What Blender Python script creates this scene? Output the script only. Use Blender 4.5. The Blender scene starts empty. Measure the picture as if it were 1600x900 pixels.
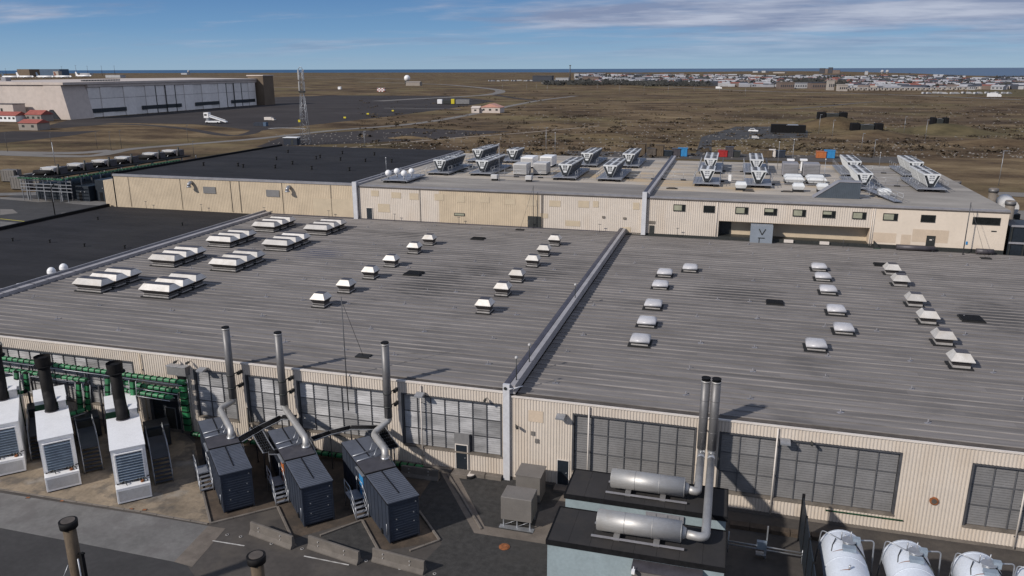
import bpy, math, random
from mathutils import Vector, Matrix
random.seed(7)
R = math.radians
S = bpy.context.scene
COL = S.collection

# ------------------------------------------------------------------ camera
FPX, EYE = 1212.0, 30.0
RW = Matrix(((0.9625079372947418, -0.07119883402777215, 0.26174261532602455),
             (0.27123940778773437, 0.2624685377123166, -0.9260342598274199),
             (-0.0027666419321357495, 0.9623102372645965, 0.2719399804151191)))
cam = bpy.data.objects.new('camera', bpy.data.cameras.new('camera'))
COL.objects.link(cam)
cam.data.sensor_width = 36.0
cam.data.lens = FPX / 1600 * 36.0
cam.data.clip_start = 0.5
cam.data.clip_end = 120000
cam.matrix_world = Matrix.Translation((0, 0, EYE)) @ RW.to_4x4()
S.camera = cam

# ------------------------------------------------------------------ light
SUN_AZ, SUN_EL = 220.0, 33.0          # compass azimuth from +Y clockwise
world = bpy.data.worlds.new('World'); S.world = world
world.use_nodes = True
wt = world.node_tree; wt.nodes.clear()
def wn(t, **k):
    n = wt.nodes.new(t)
    for a, b in k.items(): setattr(n, a, b)
    return n
wo = wn('ShaderNodeOutputWorld'); bg = wn('ShaderNodeBackground')
sky = wn('ShaderNodeTexSky', sky_type='NISHITA', sun_disc=False)
sky.sun_elevation = R(SUN_EL); sky.sun_rotation = R(SUN_AZ)
sky.air_density = 1.0; sky.dust_density = 0.25; sky.ozone_density = 2.5; sky.altitude = 0
bg.inputs[1].default_value = 0.08
tc = wn('ShaderNodeTexCoord'); sep = wn('ShaderNodeSeparateXYZ')
wt.links.new(tc.outputs['Generated'], sep.inputs[0])
def wmath(op, a, b=None, clamp=False):
    n = wn('ShaderNodeMath', operation=op, use_clamp=clamp)
    for i, v in enumerate((a, b)):
        if v is None: continue
        if isinstance(v, (int, float)): n.inputs[i].default_value = v
        else: wt.links.new(v, n.inputs[i])
    return n.outputs[0]
zz = wmath('ADD', wmath('MAXIMUM', sep.outputs[2], 0.0), 0.075)
cx = wmath('DIVIDE', sep.outputs[0], zz); cy = wmath('DIVIDE', sep.outputs[1], zz)
cmb = wn('ShaderNodeCombineXYZ'); wt.links.new(cx, cmb.inputs[0]); wt.links.new(cy, cmb.inputs[1])
def wnoise(scale, detail, rough, off):
    mp = wn('ShaderNodeMapping'); mp.inputs['Location'].default_value = off
    mp.inputs['Scale'].default_value = (scale * 0.62, scale, scale)
    mp.inputs['Rotation'].default_value = (0, 0, R(15))
    wt.links.new(cmb.outputs[0], mp.inputs[0])
    nz = wn('ShaderNodeTexNoise'); nz.inputs['Scale'].default_value = 1.0
    nz.inputs['Detail'].default_value = detail; nz.inputs['Roughness'].default_value = rough
    wt.links.new(mp.outputs[0], nz.inputs[0]); return nz.outputs[0]
n1 = wnoise(0.34, 9, 0.58, (3.1, 7.7, 0)); n2 = wnoise(1.6, 6, 0.6, (1.0, 2.0, 0))
dens = wmath('ADD', wmath('MULTIPLY', n1, 0.8), wmath('MULTIPLY', n2, 0.2))
# cloud bank is thicker towards the right (+X) side of the sky
bias = wmath('MULTIPLY', sep.outputs[0], 0.13)
dens = wmath('ADD', dens, bias)
rmp = wn('ShaderNodeMapRange'); rmp.interpolation_type = 'SMOOTHSTEP'
rmp.inputs[1].default_value = 0.40; rmp.inputs[2].default_value = 0.54
wt.links.new(dens, rmp.inputs[0])
hz = wn('ShaderNodeMapRange'); hz.inputs[1].default_value = 0.004; hz.inputs[2].default_value = 0.05
wt.links.new(sep.outputs[2], hz.inputs[0])
cf = wmath('MULTIPLY', rmp.outputs[0], hz.outputs[0]); cf = wmath('MULTIPLY', cf, 0.92)
thin = wnoise(1.3, 7, 0.6, (8, 3, 0))
crmp = wn('ShaderNodeValToRGB')
crmp.color_ramp.elements[0].position = 0.40; crmp.color_ramp.elements[0].color = (2.9, 3.5, 5.2, 1)
crmp.color_ramp.elements[1].position = 0.64; crmp.color_ramp.elements[1].color = (6.0, 6.5, 7.9, 1)
wt.links.new(thin, crmp.inputs[0])
grad = wn('ShaderNodeValToRGB'); e = grad.color_ramp.elements
e[0].position = 0.0; e[0].color = (0.27, 0.43, 0.60, 1); e[1].position = 1.0; e[1].color = (0.07, 0.125, 0.24, 1)
for p_, c_ in ((0.022, (0.195, 0.37, 0.59, 1)), (0.047, (0.125, 0.295, 0.55, 1)), (0.09, (0.07, 0.20, 0.46, 1)), (0.2, (0.065, 0.165, 0.36, 1)), (0.45, (0.075, 0.15, 0.29, 1))):
    q_ = grad.color_ramp.elements.new(p_); q_.color = c_
wt.links.new(sep.outputs[2], grad.inputs[0])
scl = wn('ShaderNodeVectorMath', operation='SCALE'); scl.inputs['Scale'].default_value = 1 / 0.08
wt.links.new(grad.outputs[0], scl.inputs[0])
tint = wn('ShaderNodeMix', data_type='RGBA'); tint.inputs[0].default_value = 0.85
wt.links.new(sky.outputs[0], tint.inputs[6]); wt.links.new(scl.outputs[0], tint.inputs[7])
mx = wn('ShaderNodeMix', data_type='RGBA')
wt.links.new(cf, mx.inputs[0]); wt.links.new(tint.outputs[2], mx.inputs[6]); wt.links.new(crmp.outputs[0], mx.inputs[7])
wt.links.new(mx.outputs[2], bg.inputs[0]); wt.links.new(bg.outputs[0], wo.inputs[0])

sd = bpy.data.lights.new('sun', 'SUN'); sd.energy = 3.75; sd.angle = R(2.0); sd.color = (1.0, 0.94, 0.87)
sun = bpy.data.objects.new('sun', sd); COL.objects.link(sun)
tosun = Vector((math.sin(R(SUN_AZ)) * math.cos(R(SUN_EL)), math.cos(R(SUN_AZ)) * math.cos(R(SUN_EL)), math.sin(R(SUN_EL))))
sun.rotation_euler = tosun.to_track_quat('Z', 'Y').to_euler()
S.view_settings.view_transform = 'Standard'; S.view_settings.look = 'None'
S.view_settings.exposure = 0.0; S.view_settings.gamma = 1.0
S.cycles.max_bounces = 5

# ------------------------------------------------------------------ survey helpers
def Z(px, py, z=0.0):
    d = RW @ Vector((px - 800.0, 450.0 - py, -FPX)); t = (z - EYE) / d.z
    return Vector((d.x * t, d.y * t, z))
def YP(px, py, Y):
    d = RW @ Vector((px - 800.0, 450.0 - py, -FPX)); t = Y / d.y
    return Vector((d.x * t, Y, EYE + d.z * t))
def HT(base, top):
    b = Z(*base); d = RW @ Vector((top[0] - 800.0, 450.0 - top[1], -FPX))
    return EYE + d.z * math.hypot(b.x, b.y) / math.hypot(d.x, d.y)

# ------------------------------------------------------------------ materials
def mat(name, col, rough=0.7, metal=0.0, var=0.18, scale=1.0, col2=None, bump=0.0, bscale=20, stretch=(1, 1, 1), fine=0.08, contrast=(0.35, 0.65), spec=0.5, rnd=0.0):
    m = bpy.data.materials.new(name); m.use_nodes = True
    nt = m.node_tree; b = nt.nodes['Principled BSDF']; L = nt.links.new
    g = nt.nodes.new('ShaderNodeNewGeometry')
    mp = nt.nodes.new('ShaderNodeMapping'); mp.inputs['Scale'].default_value = stretch
    L(g.outputs['Position'], mp.inputs[0])
    nz = nt.nodes.new('ShaderNodeTexNoise'); nz.inputs['Scale'].default_value = scale
    nz.inputs['Detail'].default_value = 7; nz.inputs['Roughness'].default_value = 0.62
    L(mp.outputs[0], nz.inputs[0])
    cr = nt.nodes.new('ShaderNodeValToRGB')
    c = Vector(col)
    if col2 is None:
        lo, hi = c * (1 - var), c * (1 + var)
    else: lo, hi = Vector(col2), c
    cr.color_ramp.elements[0].position = contrast[0]; cr.color_ramp.elements[1].position = contrast[1]
    cr.color_ramp.elements[0].color = (*lo, 1); cr.color_ramp.elements[1].color = (*hi, 1)
    L(nz.outputs[0], cr.inputs[0])
    n2 = nt.nodes.new('ShaderNodeTexNoise'); n2.inputs['Scale'].default_value = scale * 9
    n2.inputs['Detail'].default_value = 4
    L(mp.outputs[0], n2.inputs[0])
    mr = nt.nodes.new('ShaderNodeMapRange'); mr.inputs[3].default_value = 1 - fine * 2; mr.inputs[4].default_value = 1 + fine * 2
    L(n2.outputs[0], mr.inputs[0])
    fac = mr.outputs[0]
    if rnd:
        oi = nt.nodes.new('ShaderNodeObjectInfo')
        m2 = nt.nodes.new('ShaderNodeMapRange'); m2.inputs[3].default_value = 1 - rnd; m2.inputs[4].default_value = 1 + rnd
        L(oi.outputs['Random'], m2.inputs[0])
        mm = nt.nodes.new('ShaderNodeMath'); mm.operation = 'MULTIPLY'; L(fac, mm.inputs[0]); L(m2.outputs[0], mm.inputs[1]); fac = mm.outputs[0]
    vm = nt.nodes.new('ShaderNodeVectorMath'); vm.operation = 'SCALE'
    L(cr.outputs[0], vm.inputs[0]); L(fac, vm.inputs['Scale'])
    L(vm.outputs[0], b.inputs['Base Color'])
    b.inputs['Roughness'].default_value = rough; b.inputs['Metallic'].default_value = metal
    b.inputs['Specular IOR Level'].default_value = spec
    if bump:
        n3 = nt.nodes.new('ShaderNodeTexNoise'); n3.inputs['Scale'].default_value = bscale; n3.inputs['Detail'].default_value = 4
        L(g.outputs['Position'], n3.inputs[0])
        bp = nt.nodes.new('ShaderNodeBump'); bp.inputs['Strength'].default_value = bump; bp.inputs['Distance'].default_value = 0.05
        L(n3.outputs[0], bp.inputs['Height']); L(bp.outputs[0], b.inputs['Normal'])
    m['vm'] = vm.name
    return m

def stains(m, col, scale, lo, hi, stretch=(1, 1, 1), amount=0.8, detail=6):
    """mix a second weathering colour in by a separate noise"""
    nt = m.node_tree; L = nt.links.new; b = nt.nodes['Principled BSDF']
    src = b.inputs['Base Color'].links[0].from_socket
    g = nt.nodes.new('ShaderNodeNewGeometry'); mp = nt.nodes.new('ShaderNodeMapping')
    mp.inputs['Scale'].default_value = stretch; mp.inputs['Location'].default_value = (random.random() * 9, random.random() * 9, 0)
    L(g.outputs['Position'], mp.inputs[0])
    nz = nt.nodes.new('ShaderNodeTexNoise'); nz.inputs['Scale'].default_value = scale; nz.inputs['Detail'].default_value = detail
    nz.inputs['Roughness'].default_value = 0.6
    L(mp.outputs[0], nz.inputs[0])
    mr = nt.nodes.new('ShaderNodeMapRange'); mr.inputs[1].default_value = lo; mr.inputs[2].default_value = hi; mr.inputs[4].default_value = amount
    L(nz.outputs[0], mr.inputs[0])
    mx = nt.nodes.new('ShaderNodeMix'); mx.data_type = 'RGBA'
    L(mr.outputs[0], mx.inputs[0]); L(src, mx.inputs[6]); mx.inputs[7].default_value = (*col, 1)
    L(mx.outputs[2], b.inputs['Base Color'])
    return m

M = {}
M['roof'] = stains(mat('roof_membrane', (0.178, 0.163, 0.155), 0.85, var=0.20, scale=0.5, stretch=(0.14, 2.4, 1), rnd=0.11, fine=0.14, bump=0.2, bscale=6, spec=0.3), (0.05, 0.048, 0.048), 0.16, 0.55, 0.78, amount=0.55)
stains(M['roof'], (0.26, 0.24, 0.225), 0.5, 0.56, 0.72, (0.07, 4.0, 1), 0.55)
stains(M['roof'], (0.085, 0.08, 0.078), 0.45, 0.54, 0.74, (0.10, 3.0, 1), 0.5)
def blot(m, centers, col, amount=0.75, sc=0.8):
    nt = m.node_tree; L = nt.links.new; b = nt.nodes['Principled BSDF']
    g = nt.nodes.new('ShaderNodeNewGeometry')
    nz = nt.nodes.new('ShaderNodeTexNoise'); nz.inputs['Scale'].default_value = sc; nz.inputs['Detail'].default_value = 6; nz.inputs['Roughness'].default_value = 0.7
    mp = nt.nodes.new('ShaderNodeMapping'); mp.inputs['Scale'].default_value = (0.6, 1.4, 1); L(g.outputs['Position'], mp.inputs[0]); L(mp.outputs[0], nz.inputs[0])
    tot = None
    for cx_, cy_, rx_, ry_ in centers:
        v = nt.nodes.new('ShaderNodeMapping'); v.vector_type = 'TEXTURE'; v.inputs['Location'].default_value = (cx_, cy_, 7); v.inputs['Scale'].default_value = (rx_, ry_, 9)
        L(g.outputs['Position'], v.inputs[0]); ln = nt.nodes.new('ShaderNodeVectorMath'); ln.operation = 'LENGTH'; L(v.outputs[0], ln.inputs[0])
        a = nt.nodes.new('ShaderNodeMath'); a.operation = 'SUBTRACT'; a.inputs[0].default_value = 1.0; L(ln.outputs['Value'], a.inputs[1])
        if tot is None: tot = a.outputs[0]
        else:
            q = nt.nodes.new('ShaderNodeMath'); q.operation = 'MAXIMUM'; L(tot, q.inputs[0]); L(a.outputs[0], q.inputs[1]); tot = q.outputs[0]
    w = nt.nodes.new('ShaderNodeMath'); w.operation = 'MULTIPLY_ADD'; L(nz.outputs[0], w.inputs[0]); w.inputs[1].default_value = 2.2; w.inputs[2].default_value = -1.08
    su = nt.nodes.new('ShaderNodeMath'); su.operation = 'ADD'; L(tot, su.inputs[0]); L(w.outputs[0], su.inputs[1])
    mr = nt.nodes.new('ShaderNodeMapRange'); mr.inputs[1].default_value = 0.15; mr.inputs[2].default_value = 0.7; mr.inputs[4].default_value = amount; L(su.outputs[0], mr.inputs[0])
    src = b.inputs['Base Color'].links[0].from_socket; mx = nt.nodes.new('ShaderNodeMix'); mx.data_type = 'RGBA'
    L(mr.outputs[0], mx.inputs[0]); L(src, mx.inputs[6]); mx.inputs[7].default_value = (*col, 1); L(mx.outputs[2], b.inputs['Base Color'])
blot(M['roof'], [(-31, 78, 6, 9), (-27.5, 84, 4, 4), (-20, 85, 4, 3), (1.5, 83, 6, 5), (26, 82, 5, 7), (-60, 92, 4, 3), (-44, 101, 5, 3)], (0.055, 0.052, 0.052), 0.75)
blot(M['roof'], [(-50.5, 87.5, 4.5, 4)], (0.10, 0.10, 0.125), 0.9, 0.3)
M['seam'] = mat('roof_seam', (0.225, 0.208, 0.196), 0.8, var=0.35, scale=0.5, stretch=(0.3, 1, 1))  # rib front and top: sun-catching edge put into a lighter colour
M['seamdark'] = mat('roof_seam_shade_drip', (0.125, 0.115, 0.110), 0.9, var=0.35, scale=0.4, stretch=(0.3, 1, 1))  # slope behind the rib: shade painted darker, together with drip marks
M['roofdark'] = stains(mat('bitumen_roof', (0.022, 0.021, 0.023), 0.9, var=0.2, scale=0.25, stretch=(.4, 1, 1), fine=0.15, spec=0.25, rnd=0.14), (0.035, 0.033, 0.032), 0.07, 0.5, 0.75, amount=0.6)
M['rooflight'] = stains(mat('pale_roof', (0.40, 0.355, 0.30), 0.9, var=0.14, scale=0.3, stretch=(0.4, 1.2, 1), rnd=0.07, fine=0.05), (0.47, 0.34, 0.19), 0.12, 0.52, 0.66, (0.5, 1.3, 1), 0.75)
stains(M['rooflight'], (0.24, 0.225, 0.21), 0.07, 0.5, 0.62, (0.35, 1.6, 1), 0.8)
M['roofmid'] = stains(mat('weathered_grey_roof', (0.30, 0.275, 0.245), 0.9, var=0.2, scale=0.25, stretch=(0.3, 1.3, 1), rnd=0.08), (0.17, 0.155, 0.145), 0.06, 0.46, 0.62, (0.4, 1.6, 1), 0.8)
M['cream'] = stains(mat('cream_cladding', (0.59, 0.52, 0.445), 0.55, var=0.05, scale=0.4, fine=0.03, rnd=0.02), (0.50, 0.38, 0.26), 0.5, 0.5, 0.85, (1, 1, 0.25), 0.5)
stains(M['cream'], (0.3, 0.22, 0.15), 0.9, 0.62, 0.85, (1, 1, 0.15), 0.35)
M['creamold'] = mat('aged_cream_cladding', (0.54, 0.44, 0.315), 0.6, var=0.08, scale=0.5, fine=0.04, rnd=0.03)
M['creamlite'] = stains(mat('pale_cream_render', (0.68, 0.585, 0.48), 0.6, var=0.05, scale=0.3, fine=0.03), (0.55, 0.44, 0.33), 0.2, 0.55, 0.7, amount=0.4)
M['tanpatch'] = mat('faded_tan_patch', (0.51, 0.42, 0.30), 0.6, var=0.06, scale=0.8)
M['creampatch'] = mat('buff_paint_patch', (0.56, 0.45, 0.34), 0.6, var=0.05, scale=0.8)
M['trim'] = mat('white_trim', (0.66, 0.60, 0.54), 0.5, var=0.06, scale=1)
M['whitepanel'] = stains(mat('pale_grey_panel', (0.56, 0.56, 0.58), 0.5, var=0.06, scale=0.6), (0.35, 0.33, 0.32), 0.7, 0.55, 0.8, (1, 1, 0.3), 0.4)
M['copinglight'] = mat('pale_grey_coping', (0.33, 0.315, 0.32), 0.55, var=0.1, scale=0.8, rnd=0.05)
M['platdark'] = mat('dark_platform_sheet', (0.030, 0.034, 0.044), 0.6, var=0.2, scale=1)
M['coping'] = mat('lead_grey_coping', (0.24, 0.235, 0.25), 0.55, metal=0.0, var=0.12, scale=0.8, rnd=0.05)
M['copingdark'] = mat('dark_coping', (0.075, 0.07, 0.085), 0.5, metal=0.2, var=0.2, scale=0.8)
M['gutter'] = mat('brown_gutter', (0.085, 0.07, 0.058), 0.7, var=0.3, scale=0.9)
M['louvre'] = mat('louvre_metal', (0.31, 0.305, 0.305), 0.5, metal=0.15, var=0.32, scale=0.4, stretch=(1, 1, 4), rnd=0.35)
M['louvredark'] = mat('grey_louvre_metal', (0.195, 0.190, 0.188), 0.55, metal=0.1, var=0.12, scale=0.7, rnd=0.07)
M['mullion'] = mat('dark_mullion', (0.07, 0.07, 0.075), 0.5, var=0.2, scale=2)
M['mullionpale'] = mat('grey_mullion', (0.105, 0.105, 0.11), 0.5, var=0.2, scale=2)
M['sill'] = mat('brown_grey_sill', (0.17, 0.145, 0.12), 0.7, var=0.25, scale=1)
M['steel'] = mat('galvanised_steel', (0.36, 0.37, 0.39), 0.42, metal=0.55, var=0.14, scale=2.0)
M['silencer'] = stains(mat('brushed_steel', (0.44, 0.43, 0.415), 0.52, metal=0.55, var=0.08, scale=1.5, stretch=(0.3, 1, 2)), (0.36, 0.33, 0.30), 1.2, 0.5, 0.75, amount=0.6)
M['stack'] = stains(mat('grey_stack_steel', (0.17, 0.165, 0.165), 0.5, metal=0.45, var=0.14, scale=1.2, stretch=(2, 2, 0.5)), (0.07, 0.055, 0.05), 1.0, 0.55, 0.8, (1, 1, 0.4), 0.5)
M['bolt'] = mat('steel_pipe_bright', (0.5, 0.5, 0.5), 0.35, metal=0.8, var=0.1, scale=2)
M['black'] = mat('matt_black', (0.010, 0.010, 0.011), 0.8, var=0.3, scale=3, spec=0.15)
M['soot'] = mat('sooty_black_steel', (0.012, 0.011, 0.011), 0.7, var=0.3, scale=2, spec=0.2)
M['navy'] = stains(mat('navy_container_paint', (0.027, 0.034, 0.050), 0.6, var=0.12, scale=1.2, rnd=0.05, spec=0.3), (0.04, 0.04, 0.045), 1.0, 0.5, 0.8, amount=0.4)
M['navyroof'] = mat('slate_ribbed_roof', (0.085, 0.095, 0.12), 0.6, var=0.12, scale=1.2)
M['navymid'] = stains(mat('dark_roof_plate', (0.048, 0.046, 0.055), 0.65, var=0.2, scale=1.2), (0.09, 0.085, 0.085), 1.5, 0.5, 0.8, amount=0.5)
M['white'] = stains(mat('white_paint', (0.82, 0.81, 0.80), 0.4, var=0.04, scale=1), (0.55, 0.5, 0.45), 1.3, 0.58, 0.85, (1, 1, 0.4), 0.4)
M['offwhite'] = stains(mat('offwhite_paint', (0.50, 0.49, 0.48), 0.5, var=0.06, scale=1), (0.32, 0.28, 0.24), 1.2, 0.5, 0.8, amount=0.5)
M['radblue'] = mat('radiator_blue_grey', (0.26, 0.31, 0.36), 0.45, metal=0.2, var=0.15, scale=2)
M['green'] = mat('green_tray_cover', (0.018, 0.15, 0.055), 0.55, var=0.3, scale=1.5, rnd=0.22)
M['greendark'] = mat('dark_green_steel', (0.008, 0.05, 0.022), 0.6, var=0.3, scale=2)
M['concrete'] = stains(mat('kerb_concrete', (0.16, 0.138, 0.118), 0.9, var=0.2, scale=0.8, bump=0.3, bscale=12), (0.10, 0.085, 0.07), 0.8, 0.5, 0.75, amount=0.7)
M['barrier'] = stains(mat('barrier_concrete', (0.135, 0.118, 0.102), 0.9, var=0.15, scale=1.2, bump=0.3, bscale=15), (0.09, 0.078, 0.066), 1.2, 0.5, 0.8, amount=0.7)
M['slab'] = stains(mat('pale_yard_slab', (0.155, 0.148, 0.140), 0.9, var=0.2, scale=0.35, bump=0.2, bscale=8, fine=0.12), (0.12, 0.11, 0.105), 0.5, 0.48, 0.62, amount=0.7)
M['sand'] = stains(mat('sandy_stained_slab', (0.235, 0.185, 0.13), 0.92, var=0.25, scale=0.4, bump=0.3, bscale=8, fine=0.14), (0.10, 0.085, 0.07), 0.45, 0.5, 0.6, amount=0.85)
stains(M['sand'], (0.34, 0.31, 0.27), 0.3, 0.55, 0.68, amount=0.6)
M['pad'] = stains(mat('brown_stained_pad', (0.085, 0.062, 0.044), 0.95, var=0.3, scale=0.6, bump=0.3, bscale=10, fine=0.14), (0.045, 0.036, 0.028), 0.7, 0.46, 0.62, amount=0.8)
M['asphalt'] = stains(mat('yard_asphalt', (0.062, 0.054, 0.048), 0.95, var=0.2, scale=0.3, bump=0.25, bscale=25, fine=0.16), (0.10, 0.085, 0.07), 0.35, 0.5, 0.65, amount=0.6)
M['asphaltdark'] = mat('dark_asphalt', (0.042, 0.040, 0.040), 0.95, var=0.16, scale=0.3, bump=0.2, bscale=30, fine=0.14)
M['gravel'] = stains(mat('dark_gravel', (0.040, 0.038, 0.036), 0.97, var=0.3, scale=2.2, bump=0.7, bscale=28, fine=0.3), (0.055, 0.05, 0.045), 0.3, 0.5, 0.7, amount=0.5)
M['path'] = stains(mat('paved_path', (0.155, 0.130, 0.108), 0.92, var=0.14, scale=0.8, fine=0.1), (0.075, 0.06, 0.05), 0.6, 0.5, 0.7, amount=0.6)
M['line'] = mat('worn_white_line', (0.55, 0.53, 0.5), 0.8, col2=(0.25, 0.23, 0.21), scale=3)
M['shedwall'] = stains(mat('duck_egg_render', (0.27, 0.33, 0.35), 0.8, var=0.07, scale=0.6), (0.17, 0.20, 0.205), 0.9, 0.5, 0.8, (1, 1, 0.3), 0.5)
M['shedroof'] = stains(mat('felt_roof', (0.024, 0.022, 0.022), 0.9, var=0.2, scale=0.4, rnd=0.1), (0.045, 0.038, 0.032), 0.5, 0.5, 0.7, amount=0.6)
M['greybox'] = mat('taupe_box_paint', (0.155, 0.142, 0.13), 0.6, var=0.08, scale=1)
M['tank'] = stains(mat('white_tank_paint', (0.64, 0.68, 0.74), 0.38, var=0.04, scale=1), (0.5, 0.48, 0.46), 1.0, 0.58, 0.85, amount=0.4)
M['rust'] = mat('rust', (0.24, 0.085, 0.03), 0.9, var=0.4, scale=6)
M['dome'] = mat('opal_rooflight', (0.50, 0.49, 0.50), 0.35, var=0.07, scale=2, rnd=0.06)
M['hood'] = stains(mat('aluminium_hood', (0.60, 0.57, 0.53), 0.45, metal=0.2, var=0.1, scale=1.0, rnd=0.16), (0.42, 0.36, 0.28), 0.9, 0.5, 0.75, amount=0.5)
M['hooddark'] = mat('dark_hood_sheet', (0.075, 0.068, 0.075), 0.5, metal=0.2, var=0.2, scale=1.5)
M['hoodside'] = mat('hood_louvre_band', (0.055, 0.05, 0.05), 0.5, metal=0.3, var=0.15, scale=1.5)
M['curbskirt'] = mat('curb_skirt', (0.35, 0.33, 0.31), 0.6, var=0.2, scale=2)
M['felt'] = mat('black_felt_curb', (0.012, 0.012, 0.013), 0.9, var=0.3, scale=3)
M['cooler'] = mat('cooler_white', (0.62, 0.63, 0.63), 0.4, var=0.06, scale=1)
M['coil'] = mat('coil_fins', (0.018, 0.022, 0.026), 0.5, var=0.3, scale=2)
M['coilgreen'] = mat('green_coil_frame', (0.02, 0.09, 0.06), 0.5, var=0.2, scale=2)
M['plat'] = mat('platform_grating', (0.30, 0.31, 0.34), 0.5, metal=0.4, var=0.15, scale=1.5)
M['glassdark'] = mat('dark_glass', (0.012, 0.014, 0.014), 0.12, var=0.3, scale=2)
M['blind'] = mat('window_blind', (0.30, 0.30, 0.22), 0.6, var=0.12, scale=1.2)
M['frame'] = mat('dark_window_frame', (0.03, 0.032, 0.03), 0.5, var=0.2, scale=3)
M['door'] = mat('dark_door', (0.012, 0.018, 0.026), 0.5, var=0.2, scale=2)
M['bluegrey'] = mat('blue_grey_cladding', (0.22, 0.25, 0.29), 0.55, var=0.07, scale=1)
M['stairhood'] = mat('slate_cladding', (0.068, 0.085, 0.105), 0.6, var=0.08, scale=1)
M['orange'] = mat('orange_panel', (0.42, 0.13, 0.04), 0.5, var=0.15, scale=2)
M['blue'] = mat('blue_panel', (0.03, 0.21, 0.45), 0.5, var=0.15, scale=2)
M['yellow'] = mat('yellow_paint', (0.6, 0.5, 0.03), 0.5, var=0.1, scale=2)
M['red'] = mat('red_paint', (0.33, 0.02, 0.02), 0.5, var=0.2, scale=2)
M['redroof'] = mat('red_tiled_roof', (0.30, 0.085, 0.065), 0.8, var=0.15, scale=0.5)
M['pinkroof'] = mat('salmon_roof', (0.52, 0.27, 0.21), 0.8, var=0.1, scale=0.5)
M['brick'] = mat('brown_weathered_stack', (0.10, 0.072, 0.045), 0.8, var=0.3, scale=3, stretch=(1, 1, 0.3))
M['hangar'] = stains(mat('hangar_cream', (0.53, 0.46, 0.41), 0.7, var=0.04, scale=0.05), (0.36, 0.31, 0.28), 0.06, 0.5, 0.7, amount=0.5)
M['hangartan'] = mat('hangar_tan', (0.27, 0.235, 0.205), 0.7, var=0.05, scale=0.05)  # even tan for house walls and the panel by the roller door
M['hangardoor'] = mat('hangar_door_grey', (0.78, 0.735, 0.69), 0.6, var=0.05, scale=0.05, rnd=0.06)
M['hangarbrown'] = mat('hangar_brown', (0.15, 0.11, 0.075), 0.8, var=0.1, scale=0.1)
M['apron'] = stains(mat('apron_asphalt', (0.052, 0.046, 0.045), 0.95, var=0.14, scale=0.02, fine=0.1, spec=0.1), (0.078, 0.07, 0.065), 0.03, 0.52, 0.66, (0.3, 1, 1), 0.6)
M['road'] = mat('road_surface', (0.17, 0.155, 0.14), 0.95, var=0.12, scale=0.05, fine=0.1)
M['track'] = mat('pale_track', (0.25, 0.20, 0.15), 0.95, var=0.15, scale=0.1)
M['shrub'] = mat('shrub_foliage', (0.052, 0.038, 0.023), 0.95, var=0.4, scale=0.8, rnd=0.25)
M['bark'] = mat('bark', (0.05, 0.035, 0.025), 0.95, var=0.3, scale=3)
M['treedark'] = mat('conifer_foliage', (0.045, 0.046, 0.044), 0.95, var=0.4, scale=0.05)
M['moundgrass'] = mat('mound_grass', (0.135, 0.108, 0.058), 0.95, col2=(0.075, 0.062, 0.034), scale=0.12, spec=0.1)
for k, c in dict(tw=(0.38, 0.38, 0.39), tc=(0.38, 0.34, 0.30), tg=(0.30, 0.30, 0.32), tr=(0.20, 0.07, 0.05), td=(0.045, 0.05, 0.065), tb=(0.06, 0.10, 0.16), tbr=(0.16, 0.12, 0.10)).items():
    M[k] = mat('town_' + {'tw': 'white', 'tc': 'cream', 'tg': 'grey', 'tr': 'red', 'td': 'dark', 'tb': 'blue', 'tbr': 'brown'}[k], c, 0.7, var=0.1, scale=0.1)

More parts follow.
